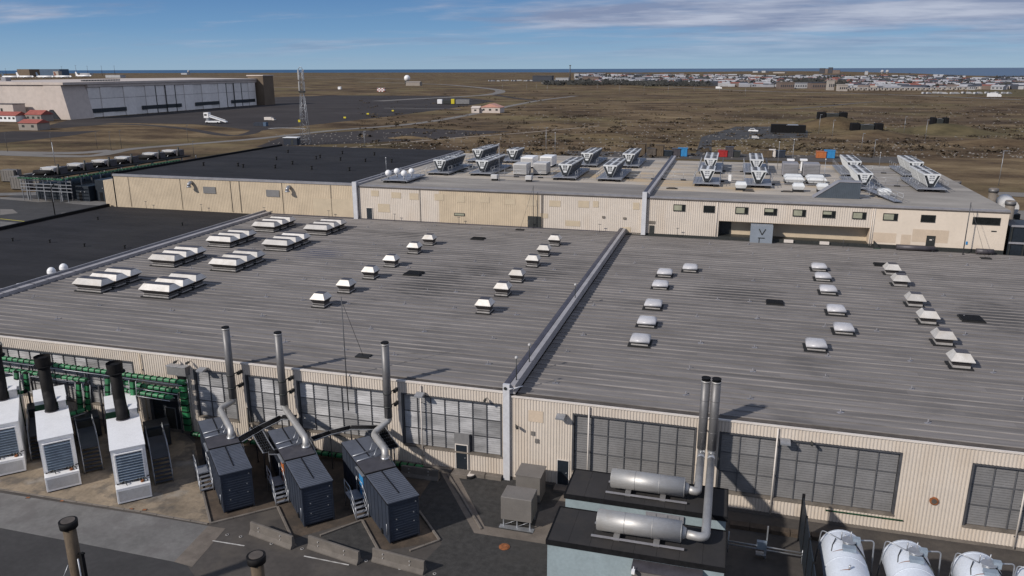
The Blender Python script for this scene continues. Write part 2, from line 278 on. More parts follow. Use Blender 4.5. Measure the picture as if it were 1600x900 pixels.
# heath: several scales of straw, dark scrub and moss
def heath_mat():
    m = bpy.data.materials.new('heath'); m.use_nodes = True
    nt = m.node_tree; b = nt.nodes['Principled BSDF']; L = nt.links.new
    g = nt.nodes.new('ShaderNodeNewGeometry')
    def nz(sc, det, loc, st=(1, 1, 1), r=0.62):
        mp = nt.nodes.new('ShaderNodeMapping'); mp.inputs['Location'].default_value = loc; mp.inputs['Scale'].default_value = st
        mp.inputs['Rotation'].default_value = (0, 0, R(-12))
        L(g.outputs['Position'], mp.inputs[0])
        n = nt.nodes.new('ShaderNodeTexNoise'); n.inputs['Scale'].default_value = sc; n.inputs['Detail'].default_value = det; n.inputs['Roughness'].default_value = r
        L(mp.outputs[0], n.inputs[0]); return n.outputs[0]
    base = nt.nodes.new('ShaderNodeValToRGB'); e = base.color_ramp.elements
    e[0].position = 0.36; e[0].color = (0.034, 0.023, 0.015, 1); e[1].position = 0.70; e[1].color = (0.285, 0.215, 0.125, 1)
    x = base.color_ramp.elements.new(0.46); x.color = (0.092, 0.063, 0.038, 1)
    x = base.color_ramp.elements.new(0.56); x.color = (0.165, 0.118, 0.068, 1)
    L(nz(0.028, 12, (0, 0, 0), (0.55, 1.0, 1), 0.72), base.inputs[0])
    def mixin(src, fac, col, lo, hi, amt, blend='MIX'):
        mr = nt.nodes.new('ShaderNodeMapRange'); mr.inputs[1].default_value = lo; mr.inputs[2].default_value = hi; mr.inputs[4].default_value = amt
        L(fac, mr.inputs[0])
        mx = nt.nodes.new('ShaderNodeMix'); mx.data_type = 'RGBA'; mx.blend_type = blend
        L(mr.outputs[0], mx.inputs[0]); L(src, mx.inputs[6]); mx.inputs[7].default_value = (*col, 1); return mx.outputs[2]
    c = base.outputs[0]
    c = mixin(c, nz(0.006, 6, (50, 20, 0), (0.6, 1, 1)), (0.072, 0.052, 0.038), 0.50, 0.66, 0.7)      # dark peaty stretches
    c = mixin(c, nz(0.010, 6, (90, 70, 0)), (0.165, 0.138, 0.066), 0.50, 0.66, 0.65)     # mossy green
    c = mixin(c, nz(0.16, 8, (9, 5, 0), (0.6, 1, 1), 0.7), (0.045, 0.032, 0.021), 0.55, 0.68, 0.65)      # scrub clumps
    c = mixin(c, nz(0.9, 4, (1, 5, 0)), (0.30, 0.23, 0.15), 0.62, 0.75, 0.55)           # straw tufts, stones
    L(c, b.inputs['Base Color']); b.inputs['Roughness'].default_value = 1.0; b.inputs['Specular IOR Level'].default_value = 0.1
    bp = nt.nodes.new('ShaderNodeBump'); bp.inputs['Strength'].default_value = 0.6; bp.inputs['Distance'].default_value = 0.6
    L(nz(0.35, 6, (0, 0, 0)), bp.inputs['Height']); L(bp.outputs[0], b.inputs['Normal'])
    return m
M['heath'] = heath_mat()
def sea_mat():
    m = mat('sea_water', (0.018, 0.062, 0.125), 0.35, var=0.25, scale=0.0012, stretch=(0.3, 1, 1), fine=0.04, spec=0.25)
    return m
M['sea'] = sea_mat()

# ------------------------------------------------------------------ mesh builder
class MB:
    def __init__(s): s.v = []; s.f = []; s.m = []; s.sm = []
    def face(s, idx, m=0, sm=False): s.f.append(idx); s.m.append(m); s.sm.append(sm)
    def poly(s, pts, m=0):
        n = len(s.v); s.v += [tuple(p) for p in pts]; s.face(tuple(range(n, n + len(pts))), m); return s
    def box(s, x0, x1, y0, y1, z0, z1, m=0):
        n = len(s.v)
        s.v += [(x0, y0, z0), (x1, y0, z0), (x1, y1, z0), (x0, y1, z0), (x0, y0, z1), (x1, y0, z1), (x1, y1, z1), (x0, y1, z1)]
        for q in ((0, 3, 2, 1), (4, 5, 6, 7), (0, 1, 5, 4), (1, 2, 6, 5), (2, 3, 7, 6), (3, 0, 4, 7)): s.face(tuple(n + i for i in q), m)
        return s
    def bbox(s, x0, x1, y0, y1, z0, z1, b=0.03, m=0):
        """box with chamfered top and vertical edges"""
        prof = [(x0 + b, y0), (x1 - b, y0), (x1, y0 + b), (x1, y1 - b), (x1 - b, y1), (x0 + b, y1), (x0, y1 - b), (x0, y0 + b)]
        ins = [(min(max(x, x0 + b), x1 - b), min(max(y, y0 + b), y1 - b)) for x, y in prof]
        n = len(s.v); k = 8
        s.v += [(x, y, z0) for x, y in prof] + [(x, y, z1 - b) for x, y in prof] + [(x, y, z1) for x, y in ins]
        for i in range(k):
            j = (i + 1) % k
            s.face((n + i, n + j, n + k + j, n + k + i), m); s.face((n + k + i, n + k + j, n + 2 * k + j, n + 2 * k + i), m)
        s.face(tuple(n + 2 * k + i for i in range(k)), m); s.face(tuple(n + k - 1 - i for i in range(k)), m)
        return s
    def prism(s, pts, z0, z1, m=0):
        n = len(s.v); k = len(pts)
        ar = sum(pts[i][0] * pts[(i + 1) % k][1] - pts[(i + 1) % k][0] * pts[i][1] for i in range(k))
        if ar < 0: pts = list(reversed(pts))
        s.v += [(p[0], p[1], z0) for p in pts] + [(p[0], p[1], z1) for p in pts]
        s.face(tuple(n + k + i for i in range(k)), m); s.face(tuple(n + k - 1 - i for i in range(k)), m)
        for i in range(k):
            j = (i + 1) % k; s.face((n + i, n + j, n + k + j, n + k + i), m)
        return s
    def extr(s, pts, a, b, axis='x', m=0):
        """profile (2 coords) extruded along an axis; x: (y,z), y: (x,z)"""
        n = len(s.v); k = len(pts)
        def P(p, t): return (t, p[0], p[1]) if axis == 'x' else (p[0], t, p[1])
        s.v += [P(p, a) for p in pts] + [P(p, b) for p in pts]
        s.face(tuple(n + k - 1 - i for i in range(k)), m); s.face(tuple(n + k + i for i in range(k)), m)
        for i in range(k):
            j = (i + 1) % k; s.face((n + i, n + j, n + k + j, n + k + i), m)
        return s
    def tube(s, p0, p1, r0, r1=None, n=8, m=0, caps=True, sm=True):
        r1 = r0 if r1 is None else r1
        p0, p1 = Vector(p0), Vector(p1); d = (p1 - p0)
        if d.length < 1e-6: return s
        d.normalize(); a = d.orthogonal().normalized(); b = d.cross(a); k = len(s.v)
        for p, r in ((p0, r0), (p1, r1)):
            for i in range(n):
                t = 2 * math.pi * i / n; s.v.append(tuple(p + (a * math.cos(t) + b * math.sin(t)) * r))
        for i in range(n):
            j = (i + 1) % n; s.face((k + i, k + j, k + n + j, k + n + i), m, sm)
        if caps: s.face(tuple(k + n - 1 - i for i in range(n)), m); s.face(tuple(k + n + i for i in range(n)), m)
        return s
    def path(s, pts, r, n=10, m=0, caps=True):
        """swept tube through points with shared mitred rings"""
        P = [Vector(p) for p in pts]; k0 = len(s.v); a = None
        for i, p in enumerate(P):
            d = ((P[min(i + 1, len(P) - 1)] - P[i]).normalized() if i < len(P) - 1 else Vector()) + ((P[i] - P[i - 1]).normalized() if i else Vector())
            d.normalize()
            a = d.orthogonal().normalized() if a is None else (a - d * a.dot(d)).normalized()
            b = d.cross(a)
            for j in range(n):
                t = 2 * math.pi * j / n; s.v.append(tuple(p + (a * math.cos(t) + b * math.sin(t)) * r))
        for i in range(len(P) - 1):
            for j in range(n):
                q = (j + 1) % n; o = k0 + i * n
                s.face((o + j, o + q, o + n + q, o + n + j), m, True)
        if caps:
            s.face(tuple(k0 + n - 1 - j for j in range(n)), m); o = k0 + (len(P) - 1) * n; s.face(tuple(o + j for j in range(n)), m)
        return s
    def loft(s, rings, m=0, ms=None, capb=True, capt=True):
        """rings of (hx, hy, z) centred rectangles"""
        n = len(s.v)
        for hx, hy, z in rings: s.v += [(-hx, -hy, z), (hx, -hy, z), (hx, hy, z), (-hx, hy, z)]
        for i in range(len(rings) - 1):
            mm = ms[i] if ms else m
            for j in range(4):
                k = (j + 1) % 4; s.face((n + 4 * i + j, n + 4 * i + k, n + 4 * i + 4 + k, n + 4 * i + 4 + j), mm)
        if capb: s.face((n + 3, n + 2, n + 1, n), ms[0] if ms else m)
        if capt: o = n + 4 * (len(rings) - 1); s.face((o, o + 1, o + 2, o + 3), ms[-1] if ms else m)
        return s
    def sphere(s, c, rx, ry=None, rz=None, seg=12, rings=8, m=0, top=False):
        ry = rx if ry is None else ry; rz = rx if rz is None else rz; n = len(s.v); c = Vector(c)
        a0 = 0 if top else -math.pi / 2
        for i in range(rings + 1):
            t = a0 + (math.pi / 2 - a0) * i / rings
            for j in range(seg):
                u = 2 * math.pi * j / seg
                s.v.append((c.x + rx * math.cos(t) * math.cos(u), c.y + ry * math.cos(t) * math.sin(u), c.z + rz * math.sin(t)))
        for i in range(rings):
            for j in range(seg):
                k = (j + 1) % seg; s.face((n + i * seg + j, n + i * seg + k, n + (i + 1) * seg + k, n + (i + 1) * seg + j), m, True)
        return s
    def mesh(s, name, mats):
        me = bpy.data.meshes.new(name); me.from_pydata(s.v, [], s.f)
        if not isinstance(mats, (list, tuple)): mats = [mats]
        for q in mats: me.materials.append(M[q] if isinstance(q, str) else q)
        me.polygons.foreach_set('material_index', s.m); me.polygons.foreach_set('use_smooth', s.sm)
        me.update(); return me
    def build(s, name, mats, parent=None, loc=None, rz=0):
        return link(name, s.mesh(name, mats), parent, loc, rz)
def link(name, me, parent=None, loc=None, rz=0):
    o = bpy.data.objects.new(name, me); COL.objects.link(o)
    if parent: o.parent = parent
    if loc: o.location = loc
    if rz: o.rotation_euler.z = rz
    return o
def tag(o, label, cat, group=None):
    o['label'] = label; o['category'] = cat
    if group: o['group'] = group
    return o
def struct(o): o['kind'] = 'structure'; return o
def stuff(o): o['kind'] = 'stuff'; return o
def thing(name, label, cat, loc=(0, 0, 0), rz=0, group=None):
    o = bpy.data.objects.new(name, None); COL.objects.link(o)
    o.location = loc; o.rotation_euler = (0, 0, rz); o.empty_display_size = 0.3
    return tag(o, label, cat, group)
KIDS = {}
def kids(o): return [c for c in bpy.data.objects if c.parent == o]
def dup(root, loc=None, rz=None, label=None, ks=None, scale=None):
    r = root.copy(); COL.objects.link(r)
    if loc is not None: r.location = loc
    if rz is not None: r.rotation_euler = (0, 0, rz)
    if label: r['label'] = label
    if scale: r.scale = scale
    if root not in KIDS: KIDS[root] = [(c, kids(c)) for c in kids(root)]
    for ch, gs in KIDS[root]:
        c = ch.copy(); COL.objects.link(c); c.parent = r
        for g in gs:
            d = g.copy(); COL.objects.link(d); d.parent = c
    return r
def spread(root, items):
    """items: list of (loc, label[, rz[, scale]]); first one moves the root itself, the others are copies"""
    out = []
    first = items[0]
    for it in items[1:]:
        out.append(dup(root, it[0], it[2] if len(it) > 2 else None, it[1], scale=it[3] if len(it) > 3 else None))
    root.location = first[0]; root['label'] = first[1]
    if len(first) > 2: root.rotation_euler = (0, 0, first[2])
    if len(first) > 3: root.scale = first[3]
    return [root] + out
def ordn(i): return ['first', 'second', 'third', 'fourth', 'fifth', 'sixth', 'seventh', 'eighth', 'ninth', 'tenth', 'eleventh', 'twelfth'][i]
def sheet(name, pix, m, z, zpix=0.0, zref=None):
    pts = [Z(x, y, zpix) for x, y in pix]
    ar = sum(pts[i].x * pts[(i + 1) % len(pts)].y - pts[(i + 1) % len(pts)].x * pts[i].y for i in range(len(pts)))
    if ar < 0: pts.reverse()
    return struct(MB().poly([(p.x, p.y, z) for p in pts]).build(name, m))
# ================================================================== SETTING
# heath land: coast polygon surveyed along the shore line, everything inside is land
coast = [(-500, 117.5), (0, 115.0), (400, 113.6), (800, 113.0), (1000, 113.2), (1100, 112.2), (1200, 111.2), (1280, 111.2), (1350, 112.6), (1440, 115.2), (1500, 117.4), (1600, 120.0), (1800, 126.0), (2100, 140.0)]
cp = [Z(x, y) for x, y in coast]
cpts = []
for i in range(len(cp) - 1):
    for k in range(6):
        p = cp[i].lerp(cp[i + 1], k / 6); j = 1 + (random.random() - 0.5) * 0.05
        cpts.append((p.x * j, p.y * j))
cpts.append((cp[-1].x, cp[-1].y))
land = cpts + [(900, -600), (-3000, -600)]
land.reverse()
mb = MB(); mb.poly([(x, y, 0.0) for x, y in land]); struct(mb.build('ground', 'heath'))
struct(MB().poly([(-90000, -3000, -2.5), (90000, -3000, -2.5), (90000, 90000, -2.5), (-90000, 90000, -2.5)]).build('sea', 'sea'))
# yard in front of the halls
sheet('yard', [], 'asphalt', 0.004) if False else None
struct(MB().poly([(-140, -20, 0.004), (80, -20, 0.004), (80, 175, 0.004), (-140, 175, 0.004)]).build('yard', 'asphalt'))
sheet('gravel_bed', [(655, 745), (690, 735), (860, 752), (900, 735), (880, 900), (670, 930), (660, 880), (690, 850), (655, 800)], 'gravel', 0.008)
sheet('gravel_bed', [(500, 838), (566, 815), (592, 862), (560, 872)], 'gravel', 0.008)
sheet('pavement', [(-60, 690), (60, 640), (250, 640), (312, 700), (330, 818), (220, 800), (120, 785), (0, 766), (-80, 760)], 'sand', 0.008)
sheet('pavement', [(-80, 766), (0, 770), (120, 789), (220, 804), (325, 822), (272, 878), (120, 848), (0, 825), (-80, 815)], 'slab', 0.012)
sheet('pavement', [(325, 822), (352, 826), (300, 886), (272, 878)], 'path', 0.012)
sheet('road', [(-80, 815), (0, 825), (120, 848), (272, 878), (290, 881), (304, 900), (330, 960), (-80, 1000)], 'asphaltdark', 0.009)
sheet('pavement', [(300, 660), (470, 650), (700, 712), (640, 800), (660, 806), (690, 846), (590, 862), (566, 812), (456, 842), (434, 792), (330, 820), (306, 700)], 'pad', 0.010)
sheet('path', [(688, 737), (712, 737), (757, 822), (832, 835), (842, 800), (866, 792), (905, 735), (930, 735), (880, 810), (856, 851), (741, 833)], 'path', 0.014)
for a, b in (((332, 845), (382, 853)), ((475, 869), (545, 883))):
    p, q = Z(*a), Z(*b); n = Vector((-(q - p).y, (q - p).x, 0)).normalized() * 0.05
    struct(MB().poly([(p.x - n.x, p.y - n.y, 0.013), (q.x - n.x, q.y - n.y, 0.013), (q.x + n.x, q.y + n.y, 0.013), (p.x + n.x, p.y + n.y, 0.013)]).build('road_line', 'line'))
def kerb(pix, w=0.16, h=0.11, m='concrete'):
    P = [Z(x, y) for x, y in pix]
    for i in range(len(P) - 1):
        d = (P[i + 1] - P[i]); ln = d.length; a = math.atan2(d.y, d.x); n = max(1, round(ln / 1.3)); st = ln / n
        for k in range(n):
            q = P[i] + d * (k / n)
            key = ('kerb', round(st, 2), m)
            if key not in KIDS: KIDS[key] = MB().bbox(0.01, st - 0.01, -w / 2, w / 2, 0, h, 0.015).mesh('kerb_stone', m)
            struct(link('kerb_stone', KIDS[key], None, (q.x, q.y, 0.01 + random.random() * 0.01), a))
kerb([(302, 706), (329, 819), (434, 793), (456, 841)]); kerb([(500, 838), (566, 814), (592, 862)])
kerb([(640, 862), (687, 845), (655, 800)]); kerb([(-40, 760), (0, 765), (120, 785), (220, 800), (325, 819)], 0.14, 0.05)
kerb([(700, 742), (752, 828)], 0.1, 0.05)

# ---------- cladding helpers
def corr(x0, x1, z0, z1, Y, pitch=0.22, dep=0.035, axis=1):
    mb = MB(); n = max(1, round((x1 - x0) / pitch)); p = (x1 - x0) / n; xs = []
    for i in range(n):
        x = x0 + i * p
        xs += [(x, 0), (x + p * 0.38, 0), (x + p * 0.5, -dep), (x + p * 0.88, -dep)]
    xs.append((x1, 0)); k = len(xs)
    for z in (z0, z1): mb.v += [(x, Y + d, z) for x, d in xs]
    for i in range(k - 1): mb.face((i, i + 1, k + i + 1, k + i))
    mb.box(x0, x1, Y + 0.005, Y + 0.2, z0, z1)
    return mb
LP = {}
def louvre_mesh(w, h, m, pitch=0.18):
    key = (round(w, 2), round(h, 2), m)
    if key in LP: return LP[key]
    dp = 0.018 if m == 'louvredark' else 0.04
    n = max(3, round(h / pitch)); p = h / n; mb = MB()
    for i in range(n):
        z = i * p; k = len(mb.v)
        mb.v += [(0, 0.0, z + p * 0.98), (w, 0, z + p * 0.98), (w, -dp, z + p * 0.14), (0, -dp, z + p * 0.14), (w, 0, z), (0, 0, z)]
        mb.face((k + 3, k + 2, k + 1, k)); mb.face((k + 5, k + 4, k + 2, k + 3))
    LP[key] = mb.mesh('louvre_panel', m); return LP[key]
def louvre_window(root, x0, x1, z0, z1, Y, cols, rows, m='louvre', skip=(), extra=None):
    dep = 0.22; mb = MB()
    mb.box(x0 - 0.12, x0, Y - 0.05, Y + dep, z0, z1 + 0.1); mb.box(x1, x1 + 0.12, Y - 0.05, Y + dep, z0, z1 + 0.1)
    mb.box(x0, x1, Y - 0.052, Y + dep, z1, z1 + 0.1)
    fr = mb.build('window', 'mullion', root)
    MB().box(x0 - 0.12, x1 + 0.12, Y - 0.10, Y + dep - 0.002, z0 - 0.12, z0 - 0.001).build('sill', 'sill', fr)
    MB().box(x0, x1, Y + dep + 0.03, Y + dep + 0.06, z0, z1).build('backing', 'mullion', fr)
    w = (x1 - x0) / cols; h = (z1 - z0) / rows; g = MB()
    for i in range(cols):
        for j in range(rows):
            if (i, j) in skip: continue
            link('louvre_panel', louvre_mesh(w - 0.068, h - 0.044, m), fr, (x0 + i * w + 0.034, Y + dep - 0.02, z0 + j * h + 0.022))
    for i in range(1, cols): g.box(x0 + i * w - 0.034, x0 + i * w + 0.034, Y + dep - 0.10, Y + dep + 0.02, z0, z1)
    for j in range(1, rows): g.box(x0, x1, Y + dep - 0.085, Y + dep + 0.015, z0 + j * h - 0.022, z0 + j * h + 0.022)
    g.build('mullion', 'mullion' if m == 'louvre' else 'mullionpale', fr)
    return fr
def wall_with_openings(root, X0, X1, Z0, Z1, Y, ops, m='cream', pitch=0.22):
    """ops: (x0,x1,z0,z1) sorted along x; every stretch becomes its own cladding panel"""
    x = X0
    for a, b, c, d in ops:
        if a - x > 0.05: corr(x, a, Z0, Z1, Y, pitch).build('cladding_panel', m, root)
        if Z1 - d > 0.05: corr(a, b, d, Z1, Y, pitch).build('cladding_panel', m, root)
        if c - Z0 > 0.05: corr(a, b, Z0, c, Y, pitch).build('cladding_panel', m, root)
        x = b
    if X1 - x > 0.05: corr(x, X1, Z0, Z1, Y, pitch).build('cladding_panel', m, root)
SH = {}
def roof_sheets(root, X0, X1, Y0, Y1, z, pitch, lmin, lmax, m, rib=0.07, limit=296, seam=True):
    rows = round((Y1 - Y0) / pitch); p = (Y1 - Y0) / rows; cnt = 0
    for r in range(rows):
        x = X0; y = Y0 + r * p; off = random.uniform(0.2, 1.0)
        while x < X1 - 0.01:
            ln = random.uniform(lmin, lmax) * (off if x == X0 else 1)
            if X1 - (x + ln) < lmin * 0.6: ln = X1 - x
            e = random.uniform(-0.008, 0.008)
            mb = MB()
            mb.v += [(x, y, z + rib), (x + ln, y, z + rib), (x + ln, y + 0.07, z + rib), (x, y + 0.07, z + rib),
                     (x + ln, y + 0.17, z + 0.004), (x, y + 0.17, z + 0.004), (x + ln, y + p, z + 0.002 + e), (x, y + p, z + 0.002 + e), (x + ln, y, z - 0.05), (x, y, z - 0.05)]
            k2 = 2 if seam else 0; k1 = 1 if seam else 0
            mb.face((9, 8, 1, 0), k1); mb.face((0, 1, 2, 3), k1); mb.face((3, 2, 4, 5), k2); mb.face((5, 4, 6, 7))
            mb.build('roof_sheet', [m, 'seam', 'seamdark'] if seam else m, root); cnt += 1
            x += ln
    return cnt
def door(root, x0, x1, z0, z1, Y, m='door', step=True):
    d = MB().box(x0, x1, Y - 0.04, Y + 0.05, z0, z1).build('door', m, root)
    MB().box(x0 - 0.07, x0, Y - 0.07, Y + 0.05, z0, z1 + 0.07).box(x1, x1 + 0.07, Y - 0.07, Y + 0.05, z0, z1 + 0.07).box(x0, x1, Y - 0.07, Y + 0.05, z1, z1 + 0.07).build('frame', 'trim' if m == 'door' else 'frame', d)
    MB().tube((x1 - 0.12, Y - 0.1, z0 + 1.0), (x1 - 0.12, Y - 0.04, z0 + 1.0), 0.03, n=6).tube((x1 - 0.22, Y - 0.1, z0 + 1.0), (x1 - 0.1, Y - 0.1, z0 + 1.0), 0.02, n=6).build('handle', 'steel', d)
    return d

# ================================================================== FRONT HALLS
YF, RA, RB, YBK = 50.73, 7.12, 6.85, 110.75
hall = thing('hall_building', 'large left front hall with grey seamed roof, cream cladding and tall louvred windows', 'building', (0, 0, 0))
ops = [(-72.9, -47.9, 1.6, 6.12), (-46.6, -43.7, 0.05, 3.85), (-41.9, -37.95, 1.75, 6.12), (-36.95, -33.2, 1.75, 6.12), (-32.25, -24.5, 1.75, 6.12), (-23.2, -15.15, 1.68, 6.12)]
wall_with_openings(hall, -73.0, -15.0, 0.25, RA, YF, ops)
louvre_window(hall, -72.78, -48.02, 1.72, 6.0, YF, 20, 3)
louvre_window(hall, -41.78, -38.07, 1.87, 6.0, YF, 3, 3)
louvre_window(hall, -36.83, -33.32, 1.87, 6.0, YF, 3, 3)
louvre_window(hall, -32.13, -24.62, 1.87, 6.0, YF, 6, 3)
louvre_window(hall, -23.08, -15.27, 1.80, 6.0, YF, 7, 3, skip=((4, 0), (3, 0)) if False else ((4, 0),))
d = door(hall, -18.82, -17.92, 0.32, 2.35, YF - 0.02)
MB().box(-18.95, -17.75, YF - 0.06, YF + 0.28, 2.43, 3.25).box(-18.95, -18.9, YF - 0.055, YF + .2, .3, 2.43).box(-17.84, -17.75, YF - 0.055, YF + .2, .3, 2.43).build('transom_panel', 'louvredark', hall)
MB().box(-18.9, -17.84, YF + 0.06, YF + 0.25, 0.3, 2.5).build('door_backing', 'mullion', hall)
# roller door
rd = MB().box(-46.5, -43.8, YF + 0.12, YF + 0.2, 0.05, 3.75).build('roller_door', 'door', hall)
MB().box(-46.68, -46.5, YF - 0.06, YF + .25, 0.05, 3.9).box(-43.8, -43.62, YF - 0.06, YF + .25, 0.05, 3.9).box(-46.5, -43.8, YF - 0.06, YF + .25, 3.75, 3.9).build('frame', 'mullion', rd)
MB().box(-45.3, -44.3, YF + 0.09, YF + 0.12, 0.1, 2.2).build('wicket_door', 'frame', rd)
MB().box(-45.33, -45.28, YF + 0.07, YF + 0.125, 0.1, 2.22).box(-44.32, -44.27, YF + 0.07, YF + 0.125, 0.1, 2.22).box(-45.28, -44.32, YF + 0.07, YF + 0.125, 2.16, 2.22).build('wicket_frame', 'steel', rd)
for k in range(9): MB().box(-46.5, -43.8, YF + 0.095, YF + 0.119, 0.35 + k * 0.38, 0.37 + k * 0.38).build('rib', 'frame', rd)
MB().box(-73.0, -15.0, YF - 0.02, YF + 0.3, 0.0, 0.25).build('plinth', 'concrete', hall)
MB().box(-73.0, -15.05, YF - 0.09, YF + 0.08, RA - 0.10, RA + 0.04).build('eaves_trim', 'trim', hall)
MB().box(-73.0, -15.05, YF + 0.08, YF + 0.62, RA - 0.2, RA + 0.0).build('gutter', 'gutter', hall)
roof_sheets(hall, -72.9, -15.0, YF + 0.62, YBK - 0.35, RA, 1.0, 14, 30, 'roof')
MB().box(-72.9, -15.0, YBK - 0.35, YBK - 0.05, RA - 0.1, RA + 0.08).build('roof_flashing', 'copingdark', hall)
MB().box(-72.9, -15.1, YF + 0.3, YBK, 0.1, RA - 0.21).build('wall_core', 'cream', hall)
def parapet(root, x0, x1, xl, y0, y1, ztop, zl, m1='copingdark', m2='copinglight', seg=3.0):
    n = max(1, round((y1 - y0) / seg)); s = (y1 - y0) / n
    for i in range(n):
        a, b = y0 + i * s, y0 + (i + 1) * s - 0.015
        MB().extr([(x0, ztop - 0.7), (x0, ztop - 0.02), ((x0 + x1) / 2 - 0.02, ztop + 0.02), (x1, ztop), (x1, ztop - 0.7)], a, b, 'y').build('coping', m1, root)
        MB().box(x1 + 0.03, xl, a, b, zl - 0.72, zl).build('coping', m2, root)
parapet(hall, -15.02, -14.55, -14.12, YF + 0.02, 113.0, 7.76, 7.73)
MB().box(-15.0, -14.50, YF - 0.24, YF + 0.0, 0.0, 7.80).build('pillar', 'whitepanel', hall)
MB().tube((-14.8, YF - 0.3, 7.5), (-14.8, YF - 0.24, 7.5), 0.12, n=10).build('roundel', 'frame', hall)
MB().tube((-14.5, YF - 0.3, 7.5), (-14.2, YF - 0.1, 7.5), 0.05, n=8).tube((-14.2, YF - 0.1, 7.5), (-13.7, YF + .5, 7.5), 0.05, n=8).build('pipe', 'whitepanel', hall)
parapet(hall, -73.75, -73.45, -72.55, 40, 113.4, 7.72, 7.5, 'coping', 'copinglight')
for k in range(9):
    MB().box(-73.44, -72.5, 55 + k * 1.9, 55.1 + k * 1.9, 7.505, 7.53).build('bracket', 'mullion', hall)

hall2 = thing('hall_building', 'large right front hall with grey seamed roof, cream cladding and dark grey louvre bays', 'building')
ops = [(-10.95, -9.95, 0.2, 2.25), (-9.8, -1.05, 1.35, 6.05), (0.5, 12.0, 1.3, 5.95), (16.1, 26.2, 1.2, 5.8), (30, 42, 1.2, 5.8), (46, 58, 1.2, 5.8)]
wall_with_openings(hall2, -14.5, 72, 0.25, RB, YF, ops)
louvre_window(hall2, -9.68, -1.17, 1.47, 5.93, YF, 7, 3, 'louvredark')
louvre_window(hall2, 0.62, 11.88, 1.42, 5.83, YF, 9, 3, 'louvredark')
louvre_window(hall2, 16.22, 26.08, 1.32, 5.68, YF, 8, 3, 'louvredark')
louvre_window(hall2, 30.12, 41.88, 1.32, 5.68, YF, 9, 3, 'louvredark')
louvre_window(hall2, 46.12, 57.88, 1.32, 5.68, YF, 9, 3, 'louvredark')
door(hall2, -10.86, -10.03, 0.2, 2.17, YF)
MB().box(-14.42, 72, YF - 0.02, YF + 0.3, 0.0, 0.25).build('plinth', 'concrete', hall2)
MB().box(-14.40, 72, YF - 0.09, YF + 0.08, RB - 0.08, RB + 0.03).build('eaves_trim', 'trim', hall2)
MB().box(-14.1, 72, YF + 0.08, YF + 0.7, RB - 0.2, RB).build('gutter', 'gutter', hall2)
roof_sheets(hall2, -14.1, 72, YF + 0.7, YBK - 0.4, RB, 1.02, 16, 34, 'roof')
MB().box(-14.1, 34.3, YBK - 0.4, YBK - 0.02, RB - 0.1, RB + 0.10).build('roof_flashing', 'frame', hall2)
MB().box(-14.1, 72, YF + 0.31, YBK, 0.1, RB - 0.21).build('wall_core', 'cream', hall2)
MB().tube((14.24, YF - 0.12, 2.80), (14.24, YF + 0.02, 2.8), 0.27, n=20, m=0).tube((14.24, YF - 0.14, 2.80), (14.24, YF - 0.121, 2.8), 0.17, n=16, m=1).build('vent_disc', ['rust', 'gutter'], hall2)
for x, z in ((-12.75, 4.07), (-12.45, 3.5)):
    MB().box(x - .14, x + .14, YF - 0.1, YF - .036, z - .16, z + .16).build('vent_grille', 'greybox', hall2)
MB().box(-13.1, -12.0, YF - .045, YF - .036, 5.0, 5.9).build('paint_patch', 'creampatch', hall2)
MB().extr([(YF - 0.1, 1.02), (YF - 0.037, 0.98), (YF - 0.037, 1.1), (YF - 0.1, 1.1)], 7.8, 12.6, 'x').build('cable_tray', 'greendark', hall2)

# downpipes: each its own thing
def downpipe(x, Y, z0, z1, label, m='trim', r=0.055, grp='downpipes on the hall walls'):
    mb = MB().tube((x, Y, z0), (x, Y, z1), r, n=8)
    t = thing('downpipe', label, 'downpipe', (0, 0, 0), 0, grp); mb.build('pipe', m, t)
    for k in range(3): MB().box(x - 0.09, x + 0.09, Y, Y + 0.12, z0 + 0.8 + k * (z1 - z0) / 3, z0 + 0.86 + k * (z1 - z0) / 3).build('bracket', 'mullion', t)
for x, l, m in ((-21.55, 'white downpipe crossing the louvres left of the dark personnel door', 'trim'), (-8.6, 'white downpipe near the left end of the dark louvre bay behind the grey sheds', 'trim'),
                (4.25, 'white downpipe across the wide louvre bay beside a wall lamp', 'trim'), (19.2, 'white downpipe at the far right louvre bay behind the tanks', 'trim'),
                (-47.0, 'cream downpipe between the long louvre bay and the roller door', 'creamold'), (-0.85, 'thin white downpipe right next to the twin steel chimneys', 'trim')):
    downpipe(x, YF - 0.14, 0.2, RA - 0.2 if x < -15 else RB - 0.12, l, m)
# lamps and cameras
t = thing('wall_lamp', '', 'lamp', group='floodlights on the front wall')
MB().extr([(-0.75, 0.0), (-0.75, 0.12), (-0.2, 0.24), (0.0, 0.18), (0, 0.02)], -0.32, 0.32, 'x').build('lamp_housing', 'steel', t)
MB().box(-0.28, 0.28, -0.7, -0.2, -0.02, -0.001).build('lens', 'offwhite', t)
spread(t, [((-40.7, YF - .04, 6.2), 'boxy wall floodlight above the louvres left of the first steel stack'), ((-21.5, YF - .04, 6.2), 'boxy wall floodlight above the louvre bay with the personnel door'),
           ((-10.6, YF - .04, 5.75), 'boxy wall floodlight on plain cladding over the right hall door'), ((4.75, YF - .04, 5.85), 'boxy wall floodlight above the wide louvre bay right of the twin chimneys')])
t = thing('security_camera', '', 'camera', group='cameras on the front wall')
MB().tube((0, 0, 0), (0, -0.35, 0.02), 0.03, n=6).build('arm', 'mullion', t)
MB().box(-0.07, 0.07, -0.62, -0.25, -0.1, 0.06).build('camera_body', 'frame', t)
